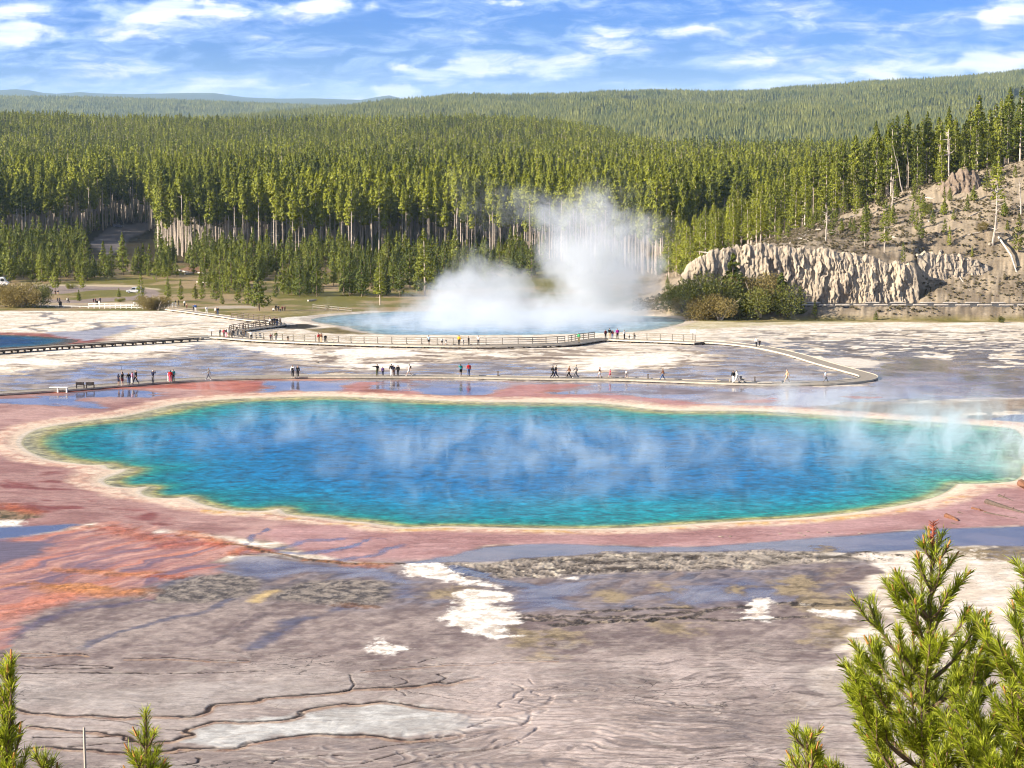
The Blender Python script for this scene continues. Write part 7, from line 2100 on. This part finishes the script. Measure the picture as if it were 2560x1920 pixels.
# clouds: banks placed by azimuth and elevation, broken up by noise
q = nt.vec('MULTIPLY', ae, (F / 100, -F / 100, 0))                        # hundreds of photo pixels right of centre / above the horizon
BANKS = [(150, 60, 90, 34, .5), (650, 55, 130, 52, .85), (850, 58, 150, 36, .6), (1000, 45, 80, 28, .6), (1400, 35, 130, 30, .85), (1300, 60, 200, 40, .5), (40, 150, 100, 80, .85), (160, 180, 80, 40, .5), (600, 170, 100, 20, .5), (110, 255, 110, 20, .55), 
         (500, 120, 560, 90, .32), (640, 320, 260, 32, .3), (700, 372, 700, 40, .34), (1950, 322, 120, 52, .85), (1820, 300, 90, 24, .5), (2110, 270, 130, 50, .7), (1755, 402, 56, 34, .85),   (2160, 20, 60, 14, .7),
         (2392, 300, 130, 62, .9), (2690, 130, 120, 28, .8), (2990, 150, 120, 24, .7), (3080, 250, 220, 44, .45), (2560, 200, 230, 50, .4), (3310, 182, 130, 24, .6), (3420, 275, 270, 62, .4),  (3420, 60, 140, 34, .35), (4010, 292, 240, 46, .85), (4300, 262, 150, 62, .9), (3900, 200, 200, 40, .4), (4370, 50, 140, 60, .85), (3720, 345, 110, 24, .6), (2400, 20, 120, 20, .4), (3300, 360, 200, 30, .5)]
wn = nt.new('ShaderNodeTexNoise', noise_dimensions='2D'); nt.l.new(q, wn.inputs['Vector'])
wn.inputs['Scale'].default_value = .9; wn.inputs['Detail'].default_value = 4
qw = nt.vec('ADD', q, nt.vec('MULTIPLY', nt.vec('SUBTRACT', wn.outputs['Color'], (.5, .5, .5)), (2.4, .6, 0)))
tot = None
for bx, by, rx, ry, amp in BANKS:
    px, py, rx, ry = bx / 1.728, by / 1.728, rx / 1.728 * 1.45, ry / 1.728 * 1.15
    cx_, cy_ = (px - 1280) / 100, -(HOR - py) / 100
    dd = nt.vec('MULTIPLY_ADD', qw, (100 / rx, 100 / ry, 0), (-cx_ * 100 / rx, -cy_ * 100 / ry, 0))
    f_ = nt.math('MULTIPLY_ADD', nt.vec('DOT_PRODUCT', dd, dd), -amp * .62, amp * .8)
    f_ = nt.math('MAXIMUM', f_, 0.0)
    tot = f_ if tot is None else nt.math('ADD', tot, f_)
n1_ = nt.new('ShaderNodeTexNoise', noise_dimensions='2D'); nt.l.new(nt.vec('MULTIPLY', q, (.36, 1.7, 1)), n1_.inputs['Vector'])
n1_.inputs['Scale'].default_value = 1.0; n1_.inputs['Detail'].default_value = 6; n1_.inputs['Roughness'].default_value = .58; n1_.inputs['Distortion'].default_value = .35
hi = nt.mr(el, .05, .11, 0, 1, True)                     # above the banks: broken cloud only
gen = nt.noise(nt.vec('MULTIPLY', d, (1, 1, 2.4)), 3.2, 6, .56, .3)
den = nt.math('ADD', nt.math('MULTIPLY', tot, nt.math('SUBTRACT', 1, hi)), nt.math('MULTIPLY', hi, nt.mr(gen, .38, .66, 0, .85)))
den = nt.math('ADD', den, nt.math('MULTIPLY', nt.math('SUBTRACT', n1_.outputs['Fac'], .5), 1.7))
n3_ = nt.new('ShaderNodeTexNoise', noise_dimensions='2D'); nt.l.new(nt.vec('MULTIPLY', q, (.85, 3.2, 1)), n3_.inputs['Vector'])
n3_.inputs['Scale'].default_value = 1.0; n3_.inputs['Detail'].default_value = 6; n3_.inputs['Roughness'].default_value = .62; n3_.inputs['Distortion'].default_value = .5
den = nt.math('ADD', den, nt.math('MULTIPLY', nt.math('SUBTRACT', n3_.outputs['Fac'], .5), .9))
den = nt.math('ADD', den, nt.mr(el, .0, .022, .2, 0, True))
thin_ = nt.mr(den, -.22, .30, 0, 1, True); thick = nt.mr(den, .14, .86, 0, 1, True)
skyc = nt.mix(nt.math('MULTIPLY', thin_, .85), base, nt.mix(nt.mr(n3_.outputs['Fac'], .35, .65), (1.35, 2.5, 5.6), (2.4, 3.7, 6.3)))
skyc = nt.mix(thick, skyc, nt.mix(nt.mr(n1_.outputs['Fac'], .4, .62), (4.4, 5.3, 7.0), (6.9, 6.95, 7.3)))
skyc = nt.vec('SCALE', skyc, scale=nt.mr(el, .05, .35, 1.45, .8, True))
nt.l.new(skyc, bg.inputs[0]); bg.inputs[1].default_value = .05
# --CLOUDS--

vs = scene.view_settings
scene.display_settings.display_device = 'sRGB'
vs.view_transform = 'Standard'; vs.look = 'None'; vs.exposure = 1.3; vs.gamma = 1
scene.render.film_transparent = False
cy = scene.cycles
cy.use_denoising = True
cy.max_bounces = 8; cy.diffuse_bounces = 3; cy.glossy_bounces = 3; cy.transmission_bounces = 2; cy.volume_bounces = 2; cy.transparent_max_bounces = 24
cy.use_adaptive_sampling = True; cy.adaptive_threshold = .03
cy.pixel_filter_type = 'BLACKMAN_HARRIS'; cy.filter_width = 1.1

# ------------------------------------------------------------------ air
mh = bpy.data.materials.new('haze'); mh.use_nodes = True
nh = NT(mh.node_tree); mh.node_tree.nodes.remove(mh.node_tree.nodes['Principled BSDF'])
pv = nh.new('ShaderNodeVolumePrincipled')
pv.inputs['Color'].default_value = (.52, .74, 1.0, 1); pv.inputs['Density'].default_value = HAZE = 3.0e-5; pv.inputs['Anisotropy'].default_value = 0
nh.l.new(pv.outputs[0], mh.node_tree.nodes['Material Output'].inputs['Volume'])
mb = MB(); mb.box((0, 20500, 25), (34000, 42000, 660))
tag(mb.build('haze', mh), 'thin blue air over the whole valley', kind='stuff')
